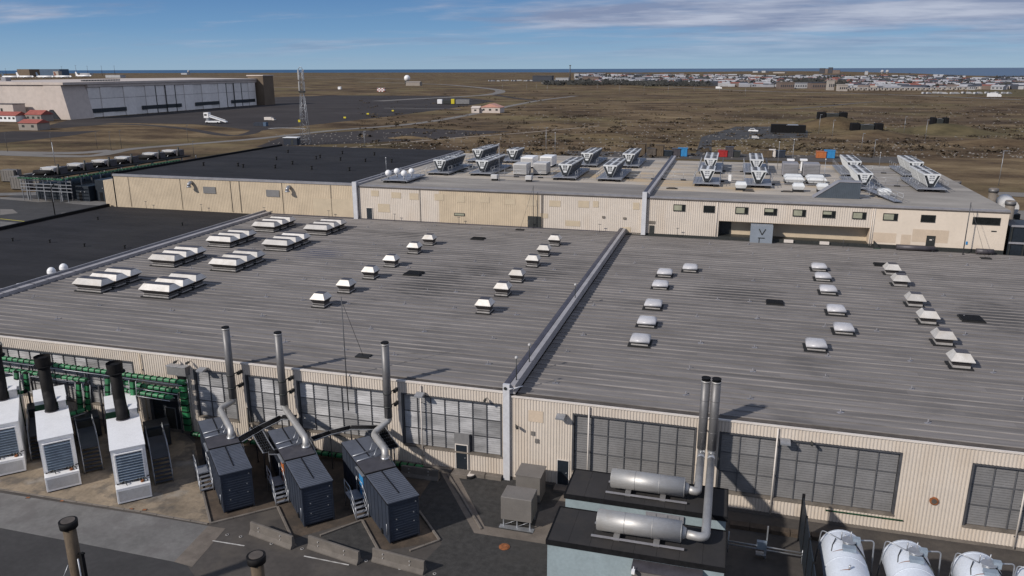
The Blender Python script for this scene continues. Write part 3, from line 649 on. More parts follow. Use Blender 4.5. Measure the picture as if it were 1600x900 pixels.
spread(t, [((-16.3, YF - .04, 6.5), 'small wall camera under the eaves left of the white pillar'), ((6.4, YF - .04, 6.05), 'small wall camera above the wide dark louvre bay'),
           ((-14.1, YF - .04, 4.6), 'small wall camera on cladding just right of the white pillar', R(30)), ((-62.4, YF - .04, 6.85), 'small wall camera at the far left eaves above green trays'),
           ((-43.2, YF - .04, 6.75), 'small wall camera above the grey box near the roller door'), ((-42.0, YF - .04, 6.8), 'small wall camera between grey box and first louvre bay')])
t = thing('wall_box', 'grey sheet metal box mounted high beside the green cable trays', 'box', (0, 0, 0))
MB().box(-44.0, -42.2, YF - 0.62, YF - .04, 5.6, 6.35).build('housing', 'louvredark', t); MB().box(-44.05, -42.15, YF - 0.68, YF - .04, 6.351, 6.4).build('lid', 'steel', t)

# ---------- dark flat roof at far left
dk = thing('low_building', 'low building with flat black bitumen roof at the left edge', 'building')
MB().box(-104.6, -73.76, 20, YBK, 0, 6.94).build('wall_core', 'roofdark', dk)
roof_sheets(dk, -104.6, -73.76, 20, YBK, 6.965, 2.0, 9, 16, 'roofdark', 0.012, seam=False)
MB().box(-105.1, -104.61, 20, YBK - .0, 0, 7.42).build('parapet', 'black', dk)
MB().box(-105.3, -105.11, 20, YBK, 0.0, 6.4).build('outer_wall', 'coping', dk)
for x, y in ((20, 376.5), (78, 379), (132, 385), (195, 388), (153, 343), (285, 352)):
    p = Z(x, y, 7); t = thing('roof_outlet', 'short black outlet pipe standing on the black bitumen roof', 'vent', (p.x, p.y, 6.98), 0, 'black outlet pipes on the bitumen roofs')
    MB().tube((0, 0, 0), (0, 0, 0.38), 0.10, n=8).build('pipe', 'felt', t); MB().tube((0, 0, 0.38), (0, 0, 0.48), 0.2, 0.16, n=8).build('cap', 'felt', t)
for (x, y), l in (((81, 425), 'white dome shaped satellite cover beside the left parapet, nearer one'), ((100, 419), 'white dome shaped satellite cover beside the left parapet, farther one')):
    p = Z(x, y + 3, 7); t = thing('satellite_dome', l, 'dome', (p.x, p.y, 6.98), 0, 'white domes on the black roof')
    MB().tube((0, 0, 0), (0, 0, 0.28), 0.42, n=16).build('base', 'white', t); MB().sphere((0, 0, 0.28), 0.48, 0.48, 0.55, 16, 6, top=True).tube((0, 0, .1), (0, 0, .28), .481, n=16).build('cover', 'white', t)
for (x, y), l in (((56, 437), 'flat white disc vent beside the left parapet'), ((31, 444), 'flat white disc vent nearest the left frame edge'), ((5, 452), 'flat pale disc vent at the very left edge')):
    p = Z(x, y, 7.2); t = thing('disc_vent', l, 'vent', (p.x, p.y, 6.98), 0, 'flat disc vents'); MB().tube((0, 0, 0), (0, 0, .2), .2, n=12).build('neck', 'felt', t); MB().tube((0, 0, .2), (0, 0, .27), .42, .38, n=16).build('cover', 'white', t)

# ================================================================== REAR BLOCKS
YR, RR = YBK, 12.5
blk = thing('rear_building', 'rear building with black flat roof and plain cream clad wall', 'building')
corr(-103.0, -57.2, 6.8, 12.35, YR, 0.3, 0.025).build('cladding_panel', 'creamold', blk)
corr(-105.7, -103.0, 0.2, 11.45, YR + 0.4, 0.3, 0.03).build('cladding_panel', 'creamold', blk)
MB().box(-105.7, -103.0, YR + .61, YR + 12, 0.2, 11.45).build('low_block', 'creamold', blk)
MB().box(-103.1, -57.3, YR - 0.12, YR + 0.25, 12.351, 12.72).build('roof_trim', 'coping', blk)
MB().box(-103.0, -57.3, YR + 0.26, 164.5, 0.2, 12.56).build('wall_core', 'roofdark', blk)
roof_sheets(blk, -103.0, -57.31, YR + .27, 164.5, 12.585, 2.4, 10, 18, 'roofdark', 0.012, seam=False)
MB().box(-103.5, -103.01, YR + 0.26, 164.5, 0.2, 12.95).build('parapet', 'black', blk)
MB().box(-73.0, -57.3, YR - 0.3, YR - 0.05, 6.95, 7.25).build('wall_flashing', 'copingdark', blk)
for px in (203, 283, 361, 375, 441, 517): 
    q = YP(px, 300, YR); MB().tube((q.x, YR - 0.07, 7.1), (q.x, YR - 0.07, 12.3), 0.035, n=6).build('joint_cover', 'gutter', blk)
for px in (328, 427):
    q = YP(px, 297 if px < 400 else 302, YR); MB().box(q.x - 1.25, q.x + 1.15, YR - 0.12, YR - .04, q.z - .55, q.z + .55).build('vent_panel', 'louvredark', blk)
MB().box(-64.6, -57.5, YR - 0.06, YR - 0.041, 7.2, 10.1).build('paint_patch', 'tanpatch', blk)
for px, py, l in ((300, 287, 'galvanised exhaust cowl on the black roofed building, left of the grey vent panel'), (453, 294, 'galvanised exhaust cowl on the black roofed building, right of the grey vent panel')):
    q = YP(px, py, YR); t = thing('exhaust_cowl', l, 'vent', (q.x, YR, q.z), 0, 'exhaust cowls on the rear wall')
    MB().path([(0, 0, 0.2), (0, -.5, .2), (0, -.8, .0), (0, -.85, -.25)], 0.3, 12).build('duct', 'steel', t); MB().tube((0, -.85, -.25), (0, -.86, -.5), .32, .42, n=12).build('cowl_hood', 'steel', t)
for px, py in ((380, 261), (430, 262), (432, 249), (457, 256), (494, 248), (532, 250), (585, 242), (535, 240), (571, 252), (612, 253), (487, 264), (546, 266), (318, 258), (372, 259), (450, 238), (500, 246)):
    p = Z(px, py, 12.7); t = thing('roof_outlet', 'short black outlet pipe on the black roof of the rear building', 'vent', (p.x, p.y, 12.6), 0, 'black outlet pipes on the rear roof')
    MB().tube((0, 0, 0), (0, 0, 0.55), 0.16, n=8).build('pipe', 'felt', t); MB().tube((0, 0, 0.55), (0, 0, 0.7), 0.28, 0.22, n=8).build('cap', 'felt', t)

def rear_block(root, X0, X1, splits, m):
    for a, b, mm in splits: corr(a, b, 7.15 if mm != 'creamlite' else 7.35, 12.15, YR, 0.3, 0.022).build('cladding_panel', mm, root)
    MB().box(X0, X1, YR - 0.14, YR + 0.2, 12.151, 12.28).build('fascia', 'gutter', root)
    MB().box(X0, X1, YR - 0.05, YR + 0.5, 12.281, 12.50).build('roof_edge', 'coping', root)
b1 = thing('rear_building', 'middle rear building with pale roof full of coolers and patched cream wall', 'building')
rear_block(b1, -56.5, -11.9, [(-56.5, -42.9, 'cream'), (-42.9, -27.0, 'creamold'), (-27.0, -11.9, 'cream')], 'cream')
roof_sheets(b1, -56.3, -11.9, YR + 0.5, 122, 12.5, 1.9, 10, 22, 'roofmid', 0.02, seam=False)
roof_sheets(b1, -56.3, -11.9, 122, 160.2, 12.5, 2.5, 10, 22, 'rooflight', 0.02, seam=False)
MB().box(-56.3, -11.9, YR + 0.2, 160.2, 0.2, 12.44).build('wall_core', 'cream', b1)
MB().box(-56.3, -11.9, 160.21, 162.5, 0.2, 12.0).build('rear_gutter', 'sill', b1)
parapet(b1, -57.3, -56.85, -56.3, YR - 0.1, 161, 12.95, 12.75, 'coping', 'copinglight', 5)
MB().box(-57.25, -56.55, YR - 0.5, YR - 0.11, 7.0, 12.98).build('pillar', 'whitepanel', b1)
parapet(b1, -11.9, -11.4, -10.95, YR - 0.1, 160.6, 13.1, 13.07, 'copingdark', 'copinglight', 5)
MB().box(-11.92, -11.3, YR - 0.55, YR - 0.11, 7.0, 13.15).build('pillar', 'whitepanel', b1)
door(b1, -55.15, -54.2, 7.15, 8.9, YR - .05)
MB().box(-28.8, -26.8, YR - 0.09, YR - .041, 7.1, 8.85).build('shutter', 'frame', b1)
for px, py, w, h in ((586, 302, 1.3, .9), (619, 305, 1.6, .9), (647, 307, 1.5, 1.0), (686, 308, 1.5, 1.0), (720, 311, 1.3, 1.0), (757, 312, 1.5, .9), (797, 315, 1.6, .9), (831, 317, 1.4, .9), (867, 318, 1.7, .9), (912, 319, 1.6, 1.0), (931, 319, .8, .9), (994, 322, .9, 1.0), (895, 349, 2.2, .8), (979, 359, 1.2, .8), (600, 325, 2.0, 1.3), (850, 337, 1.2, .7)):
    q = YP(px, py, YR); MB().box(q.x - w / 2, q.x + w / 2, YR - 0.05, YR - 0.0425, q.z - h / 2, q.z + h / 2).build('paint_patch', 'tanpatch', b1)
q = YP(718, 335, YR); w_ = MB().box(q.x - .85, q.x + .85, YR - 0.09, YR - .041, q.z - .22, q.z + .22).build('window', 'frame', b1); MB().box(q.x - .76, q.x + .76, YR - .1, YR - .0905, q.z - .14, q.z + .14).build('pane', 'blind', w_)
for px, py in ((943, 339), (976, 341)):
    q = YP(px, py, YR); MB().box(q.x - .2, q.x + .2, YR - 0.15, YR - .041, q.z - .15, q.z + .15).build('vent_grille', 'sill', b1)
for px in (657, 846, 848):
    q = YP(px, 330, YR); MB().tube((q.x, YR - 0.09, 7.1), (q.x, YR - 0.09, 12.1), 0.035, n=6).build('joint_cover', 'gutter', b1)

b2 = thing('rear_building', 'right rear building with pale roof, window row and recessed entrance in cream wall', 'building')
XR = 34.35; RX0, RX1, RZ = -1.2, 18.3, 9.47
corr(-11.3, RX0, 7.2, 12.15, YR, 0.3, 0.04).build('cladding_panel', 'cream', b2)
corr(RX0, RX1, RZ, 12.15, YR, 0.3, 0.04).build('cladding_panel', 'cream', b2)
MB().box(RX1, XR, YR - 0.04, YR + 0.2, 7.35, 12.15).build('rendered_wall', 'creamlite', b2)
MB().box(RX1, XR, YR - 0.06, YR + 0.2, 6.9, 7.349).box(-11.3, RX0, YR - 0.06, YR + .2, 6.9, 7.199).build('plinth', 'frame', b2)
MB().box(-11.3, XR + .1, YR - 0.14, YR + 0.2, 12.151, 12.28).build('fascia', 'gutter', b2)
MB().box(-10.9, XR + .1, YR - 0.05, YR + 0.5, 12.281, 12.50).build('roof_edge', 'coping', b2)
rc = MB(); rc.box(RX0 - .2, RX1, YR + 1.9, YR + 2.0, 7.3, RZ); rc.build('recess_wall', 'creamold', b2)
MB().box(RX0, RX1, YR - 0.02, YR + 1.9, RZ + .0, RZ + 0.08).build('soffit', 'creampatch', b2)
MB().box(RX0, RX1, YR - 0.1, YR + 1.9, 6.9, 7.3).build('recess_step', 'frame', b2)
MB().box(RX0 + .1, RX0 + 1.7, YR + 1.82, YR + 1.899, 7.3, 9.3).build('door', 'frame', b2)
MB().extr([(RX1 - .02, 7.3), (RX1, 7.3), (RX1, RZ), (RX1 - .02, RZ)], YR, YR + 1.9, 'y').build('side_wall', 'creampatch', b2)
pv = MB().box(3.1, 6.0, YR - 1.3, YR + 0.6, 6.85, 9.3).build('entrance_box', 'bluegrey', b2)
yv = YR - 1.31
def bar(mb, x0, z0, x1, z1, w=0.13, y=yv):
    dx, dz = x1 - x0, z1 - z0; l = math.hypot(dx, dz); nx, nz = -dz / l * w / 2, dx / l * w / 2
    n = len(mb.v)
    for yy in (y, y - 0.03): mb.v += [(x0 + nx, yy, z0 + nz), (x1 + nx, yy, z1 + nz), (x1 - nx, yy, z1 - nz), (x0 - nx, yy, z0 - nz)]
    mb.face((n + 4, n + 5, n + 6, n + 7)); mb.face((n, n + 4, n + 5, n + 1)); mb.face((n + 1, n + 5, n + 6, n + 2)); mb.face((n + 2, n + 6, n + 7, n + 3)); mb.face((n + 3, n + 7, n + 4, n))
g = MB(); bar(g, 4.2, 8.85, 4.62, 8.05); bar(g, 5.05, 8.85, 4.62, 8.05); bar(g, 4.15, 7.6, 5.0, 7.6, .12, yv + .002); bar(g, 4.3, 7.6, 4.3, 6.9, .1, yv + .001)
g.build('lettering', 'frame', pv)
for a in (7.6, 12.2): MB().box(a, a + 1.2, YR - .4, YR - .11, 6.9, 7.35).build('step_block', 'trim', b2)
wins = [(-7.5, -5.95, 1), (-3.37, -1.93, 0), (0.95, 2.54, 1), (4.75, 6.32, 2), (8.49, 10.03, 1), (12.24, 13.77, 2), (16.0, 17.58, 1), (19.75, 21.42, 1), (24.29, 25.91, 0), (30.34, 33.4, 0)]
for a, b, kind in wins:
    z0, z1 = 10.65, 11.47
    f = MB().box(a - .06, a, YR - .09, YR + .04, z0, z1).box(b, b + .06, YR - .09, YR + .04, z0, z1).box(a - .06, b + .06, YR - .09, YR + .04, z1, z1 + .07).box(a - .06, b + .06, YR - .13, YR + .04, z0 - .07, z0).build('window', 'frame', b2)
    MB().box(a, b, YR - .06, YR - .045, z0, z1).build('pane', 'glassdark', f)
    c = b - .38 if kind else b
    if kind: MB().box(a + .05, c - .06, YR - .07, YR - .061, (z0 + .38 if kind == 2 else z0 + .05), z1 - .05).build('blind', 'blind', f); MB().box(c - .03, c + .03, YR - .085, YR - .061, z0, z1).build('mullion', 'frame', f)
for px in (1120, 1363, 1366):
    q = YP(px, 340, YR); MB().tube((q.x, YR - 0.1, 7.1), (q.x, YR - 0.1, 12.1), 0.05, n=6).build('joint_cover', 'trim', b2)
MB().box(-10.8, -10.1, YR - .09, YR - .041, 7.1, 8.35).build('door', 'frame', b2); MB().box(-10.9, -10.0, YR - .12, YR - .041, 8.6, 9.0).build('vent_grille', 'sill', b2)
door(b2, 25.3, 26.2, 7.4, 8.75, YR - .05, 'frame'); MB().box(25.6, 25.9, YR - .1, YR - .0905, 8.2, 8.35).build('door_sign', 'trim', b2)
MB().box(23.5, 27.8, YR - 0.048, YR - 0.0405, 7.9, 9.6).box(22.2, 23.4, YR - 0.048, YR - 0.0405, 7.4, 8.8).box(18.8, 21.6, YR - 0.048, YR - 0.0405, 7.6, 8.9).build('paint_patch', 'creampatch', b2)
MB().box(32.6, 33.2, YR - .09, YR - .041, 9.72, 9.86).build('vent_slot', 'frame', b2); MB().box(29.9, 30.1, YR - .12, YR - .041, 7.9, 8.3).build('notice', 'blue', b2)
MB().box(-10.9, XR, YR + 2.05, 157.2, 0.2, 12.44).build('wall_core', 'creamold', b2)
MB().box(-10.9, XR, YR + .3, YR + 2.04, RZ + .1, 12.44).build('wall_core', 'creamold', b2)
roof_sheets(b2, -10.9, 22, YR + 0.5, 117, 12.5, 2.1, 8, 20, 'roofmid', 0.015, seam=False)
roof_sheets(b2, -10.9, 22, 117, 157.2, 12.5, 2.5, 8, 20, 'rooflight', 0.02, seam=False)
roof_sheets(b2, 22, XR + .1, YR + 0.5, 157.2, 12.503, 6, 14, 18, 'roofmid', 0.01, seam=False)
MB().box(-10.9, XR, 157.21, 159.5, 0.2, 12.2).build('rear_gutter', 'sill', b2)
# ================================================================== ROOFTOP EQUIPMENT
def hood(name, label, hx, hy, group, big=True):
    t = thing(name, label, 'roof ventilator', group=group)
    MB().box(-hx * 1.0, hx * 1.0, -hy * 1.06, hy * 1.06, 0.0, 0.12).build('curb', 'felt', t)
    k = 0.92
    MB().loft([(hx * .88, hy * .88, .12), (hx * .88, hy * .88, .26), (hx * .84, hy * .8, .265), (hx * .80, hy * .76, .46)], ms=[0, 1, 1]).build('skirt', ['curbskirt', 'hoodside'], t)
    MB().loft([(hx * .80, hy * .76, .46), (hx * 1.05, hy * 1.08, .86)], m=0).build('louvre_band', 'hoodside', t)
    for s in (-1, 1):
        MB().box(-hx * .9, hx * .9, s * hy * .84 - .02, s * hy * .84 + .02, .40, .44).build('louvre_blade', 'curbskirt', t)
    if big: r = [(hx * 1.06, hy * 1.10, .861), (hx * 1.06, hy * 1.10, .90), (hx * .88, hy * .50, 1.42)]
    else: r = [(hx * 1.10, hy * 1.10, .861), (hx * 1.10, hy * 1.10, .91), (hx * .66, hy * .60, 1.42)]
    MB().loft(r, ms=[0, 0], m=0).build('hood_cover', 'hood', t)
    rr = r[-1]; MB().box(-rr[0] * .98, rr[0] * .98, -rr[1] * .96, rr[1] * .96, 1.421, 1.45).build('top_plate', 'hooddark', t)
    return t
NM = {0: 'front', 1: 'middle', 2: 'rear'}
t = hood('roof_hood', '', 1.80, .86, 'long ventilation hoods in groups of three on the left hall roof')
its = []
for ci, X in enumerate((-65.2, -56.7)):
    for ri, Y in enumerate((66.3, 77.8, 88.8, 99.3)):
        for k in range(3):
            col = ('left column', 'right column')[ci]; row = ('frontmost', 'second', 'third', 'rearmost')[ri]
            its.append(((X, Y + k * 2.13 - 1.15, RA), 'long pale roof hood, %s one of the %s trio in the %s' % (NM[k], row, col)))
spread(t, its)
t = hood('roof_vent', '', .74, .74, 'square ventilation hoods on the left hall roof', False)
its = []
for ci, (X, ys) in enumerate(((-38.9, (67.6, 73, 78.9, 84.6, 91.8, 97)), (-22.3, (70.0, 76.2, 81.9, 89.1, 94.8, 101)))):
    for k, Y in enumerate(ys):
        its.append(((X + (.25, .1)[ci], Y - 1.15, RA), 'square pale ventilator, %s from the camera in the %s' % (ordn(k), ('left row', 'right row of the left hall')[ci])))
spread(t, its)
# flared ventilators on the right hall
t = thing('roof_vent', '', 'roof ventilator', group='flared square ventilators on the right hall roof')
MB().box(-.92, .85, -.85, .85, 0, .1).build('curb', 'felt', t)
MB().loft([(.64, .64, .1), (.64, .64, .3), (.60, .60, .301), (.66, .66, .68)], ms=[0, 1, 1]).build('skirt', ['curbskirt', 'hoodside'], t)
MB().loft([(.88, .88, .68), (.88, .88, .73), (.50, .50, 1.30)], m=0).build('hood_cover', 'hood', t)
MB().box(-.48, .48, -.48, .48, 1.301, 1.32).build('top_plate', 'hooddark', t)
spread(t, [((18.75, Y - .5, RB), 'flared grey ventilator, %s from the camera in the right row near the frame edge' % ordn(k)) for k, Y in enumerate((66.4, 72.0, 78.0, 83.8, 91.5, 96.6))])
t = thing('dome_vent', '', 'skylight', group='domed rooflights on the right hall roof')
MB().box(-1.0, .95, -1.0, 1.0, 0, .10).build('curb', 'felt', t); MB().box(-.72, .72, -.72, .72, .08, .26).build('skirt', 'curbskirt', t); MB().box(-.76, .76, -.76, .76, .26, .37).build('gap_band', 'felt', t)
dm = MB().loft([(.84, .84, .371), (.85, .85, .50), (.80, .80, .62), (.70, .70, .72), (.52, .52, .80), (.28, .28, .84)]); dm.sm = [True] * len(dm.sm); dm.build('dome', 'dome', t)
spread(t, [((-6.6, Y, RB), 'pale domed rooflight, %s from the camera in the left row of the right hall' % ordn(k)) for k, Y in enumerate((64.5, 69.7, 75.5, 83.0, 88.4))] +
       [((-3.9, 91.5, RB), 'pale domed rooflight standing alone right of the left row, nearest the rear wall')] +
       [((10.8, Y, RB), 'pale domed rooflight, %s from the camera in the straight middle row' % ordn(k)) for k, Y in enumerate((72.4, 78.3, 85.7, 91.3, 95.9))] +
       [((8.0, 67.2, RB), 'pale domed rooflight offset left at the camera end of the middle row')])
for (x, y, w, d), l in zip(((-33.4, 100.8, .9, .7), (-34.6, 80.6, 1.0, .9), (18.3, 100.3, .8, .7), (23.0, 79.6, 1.0, 1.0), (5.2, 80.3, .85, .75)),
        ('flat black hatch near the rear wall on the left hall roof', 'flat black hatch in the middle of the left hall roof beside dark stains', 'flat black hatch behind the right row of flared ventilators', 'flat black patch hatch right of the flared ventilators', 'flat black hatch between the two rows of domed rooflights')):
    t = thing('roof_hatch', l, 'hatch', (x, y, RA if x < -15 else RB), 0, 'flat black roof hatches')
    MB().box(-w, w, -d, d, 0, .16).build('curb', 'felt', t); MB().box(-w * .9, w * .9, -d * .9, d * .9, .16, .22).build('lid', 'black', t)
# dark seepage marks are in the material; small breather pipes
def breather(zr, xs, ys, label, grp):
    mb = MB(); mb.tube((0, 0, 0), (0, 0, .24), .04, n=6).tube((0, 0, .24), (0, 0, .28), .07, .05, n=6).box(-.22, .22, -.14, .14, 0, .03)
    me = mb.mesh('roof_breather', ['coping']); i = 0
    for X in xs:
        for Y in ys:
            x, y = X + random.uniform(-1.1, 1.1), Y + random.uniform(-.9, .9)
            o = link('roof_breather', me, None, (x, y, zr), random.random()); tag(o, label, 'pipe', grp)
breather(RA, [-69, -61.3, -52, -46.5, -42.5, -36, -30.5, -26.6, -18.5], [55.5, 61.5, 68.5, 75.2, 82.5, 87.5, 94.3, 104.5, 108], 'tiny pale breather pipe standing on the left hall roof', 'breather pipes dotted over the left hall roof')
breather(RB, [-11.5, -1.5, 3.5, 8.8, 14.6, 22, 28.5, 35, 42], [54.5, 60, 65.5, 74, 80.5, 88, 94, 103, 107.5], 'tiny pale breather pipe standing on the right hall roof', 'breather pipes dotted over the right hall roof')

# ---------- V shaped dry coolers
def cooler(white_ends, coilm, grp):
    t = thing('dry_cooler', '', 'cooler', group=grp)
    L, W, H = 5.0, 1.12, 1.95
    for y, s in ((0, -1), (L, 1)):
        MB().extr([(-.22, .75), (.22, .75), (W * .66, H), (-W * .66, H)], y - .05, y + .05, 'y').build('end_panel', 'cooler', t); MB().extr([(-.40, .3), (.40, .3), (W - .1, H), (-W + .1, H)], y - .02, y + .02, 'y').build('end_backing', 'coil', t)
    e = MB()
    for dx in (-.34, .04):
        for dz in (1.1, 1.42, 1.7): e.box(dx, dx + .3, -.07, -.051, dz, dz + .18)
    e.build('end_grille', 'coil' if not white_ends else 'steel', t)
    for s in (-1, 1):
        c = MB(); c.poly([(s * .40, .06, .3), (s * .40, L - .06, .3), (s * (W - .06), L - .06, H - .08), (s * (W - .06), .06, H - .08)]); c.build('coil', 'coil', t)
        for k in range(7):
            y = .05 + k * (L - .1) / 6
            MB().tube((s * .42, y, .3), (s * (W - .02), y, H - .05), .06, n=4, sm=False).build('coil_frame', coilm, t)
    MB().box(-W, W, -.08, L + .08, H - .04, H + .16).build('top_deck', 'cooler', t)
    fm = MB().tube((0, 0, 0), (0, 0, .09), .34, n=12, sm=False).mesh('fan', 'coil'); rm = MB().tube((0, 0, 0), (0, 0, .07), .40, n=12, sm=False).mesh('fan_ring', 'coping')
    for i in range(4):
        for sx in (-.56, .56):
            f = link('fan', fm, t, (sx, .7 + i * 1.2, H + .16)); link('fan_ring', rm, f, (0, 0, -.01))
    for y in (.3, L - .3):
        for sx in (-.4, .4): MB().box(sx - .05, sx + .05, y - .05, y + .05, -.35, .30).build('leg', 'steel', t)
    return t
CL = [(-48.3, 125.5, 2, 'front cooler row nearest the left parapet'), (-41.0, 126.5, 2, 'second front cooler row from the left'), (-47.6, 144.3, 2, 'rear cooler row nearest the left parapet'),
      (-41.0, 145.5, 1, 'short rear row left of the pale air handling boxes'), (-26.2, 124.8, 2, 'front row right of the air handling boxes'), (-25.9, 142.8, 2, 'rear row right of the air handling boxes'), (-18.9, 125.2, 2, 'front row nearest the middle parapet'), (-18.3, 143.4, 2, 'rear row nearest the middle parapet')]
CR = [(-3.6, 123.5, 1, 'front end of the first row right of the middle parapet'), (-3.6, 139.0, 2, 'rear end of the first row right of the middle parapet'), (4.0, 123.8, 1, 'front end of the second row right of the middle parapet'), (4.0, 139.5, 2, 'rear end of the second row right of the middle parapet')]
CG = [(19.0, 124.6, 2, 'row directly behind the slate stair housing'), (19.6, 140.8, 2, 'row farthest back behind the slate stair housing'), (28.3, 126.0, 2, 'front row nearest the right end of the roof'), (29.3, 142.2, 2, 'rear row nearest the right end of the roof')]
plat_n = [0]
def platform(x, y0, y1, label, w=2.0):
    t = thing('service_platform', label, 'platform', (x, 0, 12.5), 0, 'galvanised cooler platforms on the rear roofs')
    MB().box(-w, w, y0, y1, .42, .52).build('deck', 'plat', t)
    for s in (-1, 1):
        MB().box(s * w - .06, s * w + .06, y0, y1, .30, .41).build('edge_beam', 'steel', t)
        r = MB()
        n = max(2, round((y1 - y0) / 1.8))
        if s == 1 or True:
            for k in range(n + 1):
                yy = y0 + .05 + (y1 - y0 - .1) * k / n; MB().tube((s * w * .98, yy, .52), (s * w * .98, yy, 1.55), .028, n=4).build('rail_post', 'steel', t)
            for zr in (1.05, 1.55): MB().tube((s * w * .98, y0, zr), (s * w * .98, y1, zr), .026, n=4).build('rail', 'steel', t)
    k = 0; yy = y0 + .4
    while yy < y1:
        for s in (-1, 1): MB().box(s * w * .7 - .35, s * w * .7 + .35, yy - .25, yy + .25, 0, .3).build('foot_block', 'felt', t)
        yy += 4.2
its = []
def rows(L, tag_):
    out = []
    for x, y, n, l in L:
        platform(x, y - 1.2, y + n * 5.4 + 1.0, 'platform under the %s' % l)
        for k in range(n):
            out.append(((x, y + k * 5.4, 12.5 + .40), 'cooler, %s%s' % (l, '' if n == 1 else (', front unit' if k == 0 else ', back unit'))))
    return out
def fix(o): return [(a, b[:1].lower() + b[1:]) for a, b in o]
spread(cooler(False, 'steel', 'v shaped coolers on the middle rear roof'), fix(rows(CL, '')))
spread(cooler(True, 'cooler', 'v shaped coolers on the right rear roof'), fix(rows(CR, '')))
spread(cooler(True, 'cooler', 'green framed v shaped coolers at the right end'), fix(rows(CG, '')))

# air handling boxes
def ahu(x, y, w, d, h, label, m='offwhite', louv=True, grp='air handling boxes on the rear roofs', hip=False):
    t = thing('air_handler', label, 'air handler', (x, y, 12.5), 0, grp)
    MB().box(-w + .1, w - .1, -d + .1, d - .1, 0, .35).build('base', 'felt', t)
    if hip:
        MB().loft([(w * .8, d * .8, .35), (w, d, .8), (w, d, .88), (w * .75, d * .5, 1.25)]).build('hood_cover', 'cooler', t)
    else:
        MB().bbox(-w, w, -d, d, .35, h, .08).build('casing', m, t)
        if louv:
            for k in range(7): MB().box(-w * .92, w * .92, -d - .05, -d - .002, .55 + k * (h - .7) / 7, .62 + k * (h - .7) / 7).build('louvre_blade', 'louvredark', t)
for a in ((-34.4, 128.3, 1.2, 1.5, 2.1, 'grey louvred box, front left of the four between cooler rows', 'offwhite'), (-31.4, 130.2, 1.2, 1.5, 2.1, 'grey louvred box, front right of the four between cooler rows', 'offwhite'),
          (-36.0, 139.5, 1.15, 2, 2.0, 'white topped box, rear left of the four between cooler rows', 'white'), (-32.9, 141.5, 1.15, 2, 2.0, 'white topped box, rear right of the four between cooler rows', 'white'),
          (-37.0, 120.8, .55, .5, 1.0, 'small grey box on black pad in front of the second cooler row', 'offwhite'), (-31.3, 121.0, .55, .5, 1.0, 'small grey box on black pad in front of the louvred boxes', 'offwhite')):
    ahu(a[0], a[1], a[2], a[3], a[4], a[5], a[6], a[2] > 1)
for a in ((9.4, 138.5, 1.25, 1.6, 2.3, 'tall grey plant box, left of two behind the pale hoods'), (12.7, 138.6, 1.3, 1.6, 2.3, 'tall grey plant box, right of two behind the pale hoods')):
    ahu(*a, m='coping')
for x, l in ((9.5, 'left'), (12.8, 'right')):
    ahu(x, 128.6, 1.45, .9, 1, 'wide pale hood, %s one of the nearer pair on the right rear roof' % l, hip=True)
    ahu(x, 131.2, 1.45, .9, 1, 'wide pale hood, %s one of the farther pair on the right rear roof' % l, hip=True)
for x, y, l in ((1.5, 120.3, 'small pale hood on black pad in front of the second cooler row'), (9.6, 120.9, 'small pale hood left of the slate stair housing'), (13.0, 121.4, 'small pale hood right behind the sloping end of the slate stair housing'), (20.8, 118.5, 'small pale hood beside the sloping walkway')):
    ahu(x, y, .85, .75, 1, l, hip=True)
for x, y, l in ((9.9, 146.0, 'white flue box on the roof, left of two by the thin masts'), (12.1, 146.6, 'white flue box on the roof, right of two by the thin masts')):
    t = thing('flue', l, 'flue', (x, y, 12.5), 0, 'white flues'); MB().box(-.42, .42, -.42, .42, 0, 1.8).build('casing', 'white', t); MB().box(-.6, .6, -.6, .6, 1.8, 2.05).build('cap', 'white', t)
for x, y in ((8, 120.0), (2.6, 119.3), (-11.5 + 3, 119)):
    t = thing('roof_pad', 'flat black support pad lying on the pale rear roof', 'pad', (x, y, 12.5), 0, 'loose black pads'); MB().box(-.8, .8, -.4, .4, .02, .1).build('slab', 'felt', t); MB().box(-.5, .5, -.3, .3, .1, .2).build('block', 'gutter', t)
# satellite domes on platform
platform(-51.6, 113.6, 121.5, 'galvanised platform carrying the four white spheres', 2.2)
for x, y, l in ((-53.0, 114.7, 'front left'), (-52.6, 117.2, 'rear left'), (-50.4, 115.0, 'front right'), (-50.2, 117.6, 'rear right')):
    t = thing('antenna_dome', 'white spherical antenna cover, %s of four on the platform' % l, 'antenna', (x, y, 13.02), 0, 'white spheres on the platform')
    MB().tube((0, 0, 0), (0, 0, .5), .12, n=8).build('mast', 'steel', t); MB().sphere((0, 0, .95), .5, seg=16, rings=10).build('cover', 'white', t)
# slate stair housing
t = thing('stair_housing', 'slate coloured roof stair housing with a sloping left end', 'stair housing')
prof = [(11.4, 12.5), (14.5, 14.75), (17.3, 14.75), (17.3, 12.5)]
MB().extr(prof, 115.6, 117.4, 'y').build('body', 'stairhood', t)
for k in range(22):
    x = 11.75 + k * .25; zt = min(14.7, 12.5 + (x - 11.4) / 3.1 * 2.25)
    MB().box(x, x + .05, 115.57, 115.599, 12.5, zt - .03).build('cladding_rib', 'stairhood', t)
MB().extr([(11.25, 12.5), (14.43, 14.85), (17.4, 14.85), (17.4, 14.76), (14.5, 14.76), (11.4, 12.51)], 115.5, 117.5, 'y').build('roof_cap', 'coping', t)
t = thing('roof_walkway', 'galvanised walkway sloping down right of the slate stair housing', 'walkway')
a = Vector((19.0, 123, 13.1)); b = Vector((21.8, 113.2, 12.75)); d = (b - a); n = Vector((-d.y, d.x, 0)).normalized() * .55
MB().poly([a - n, a + n, b + n, b - n]).poly([p + Vector((0, 0, -.1)) for p in (b - n, b + n, a + n, a - n)]).build('deck', 'plat', t)
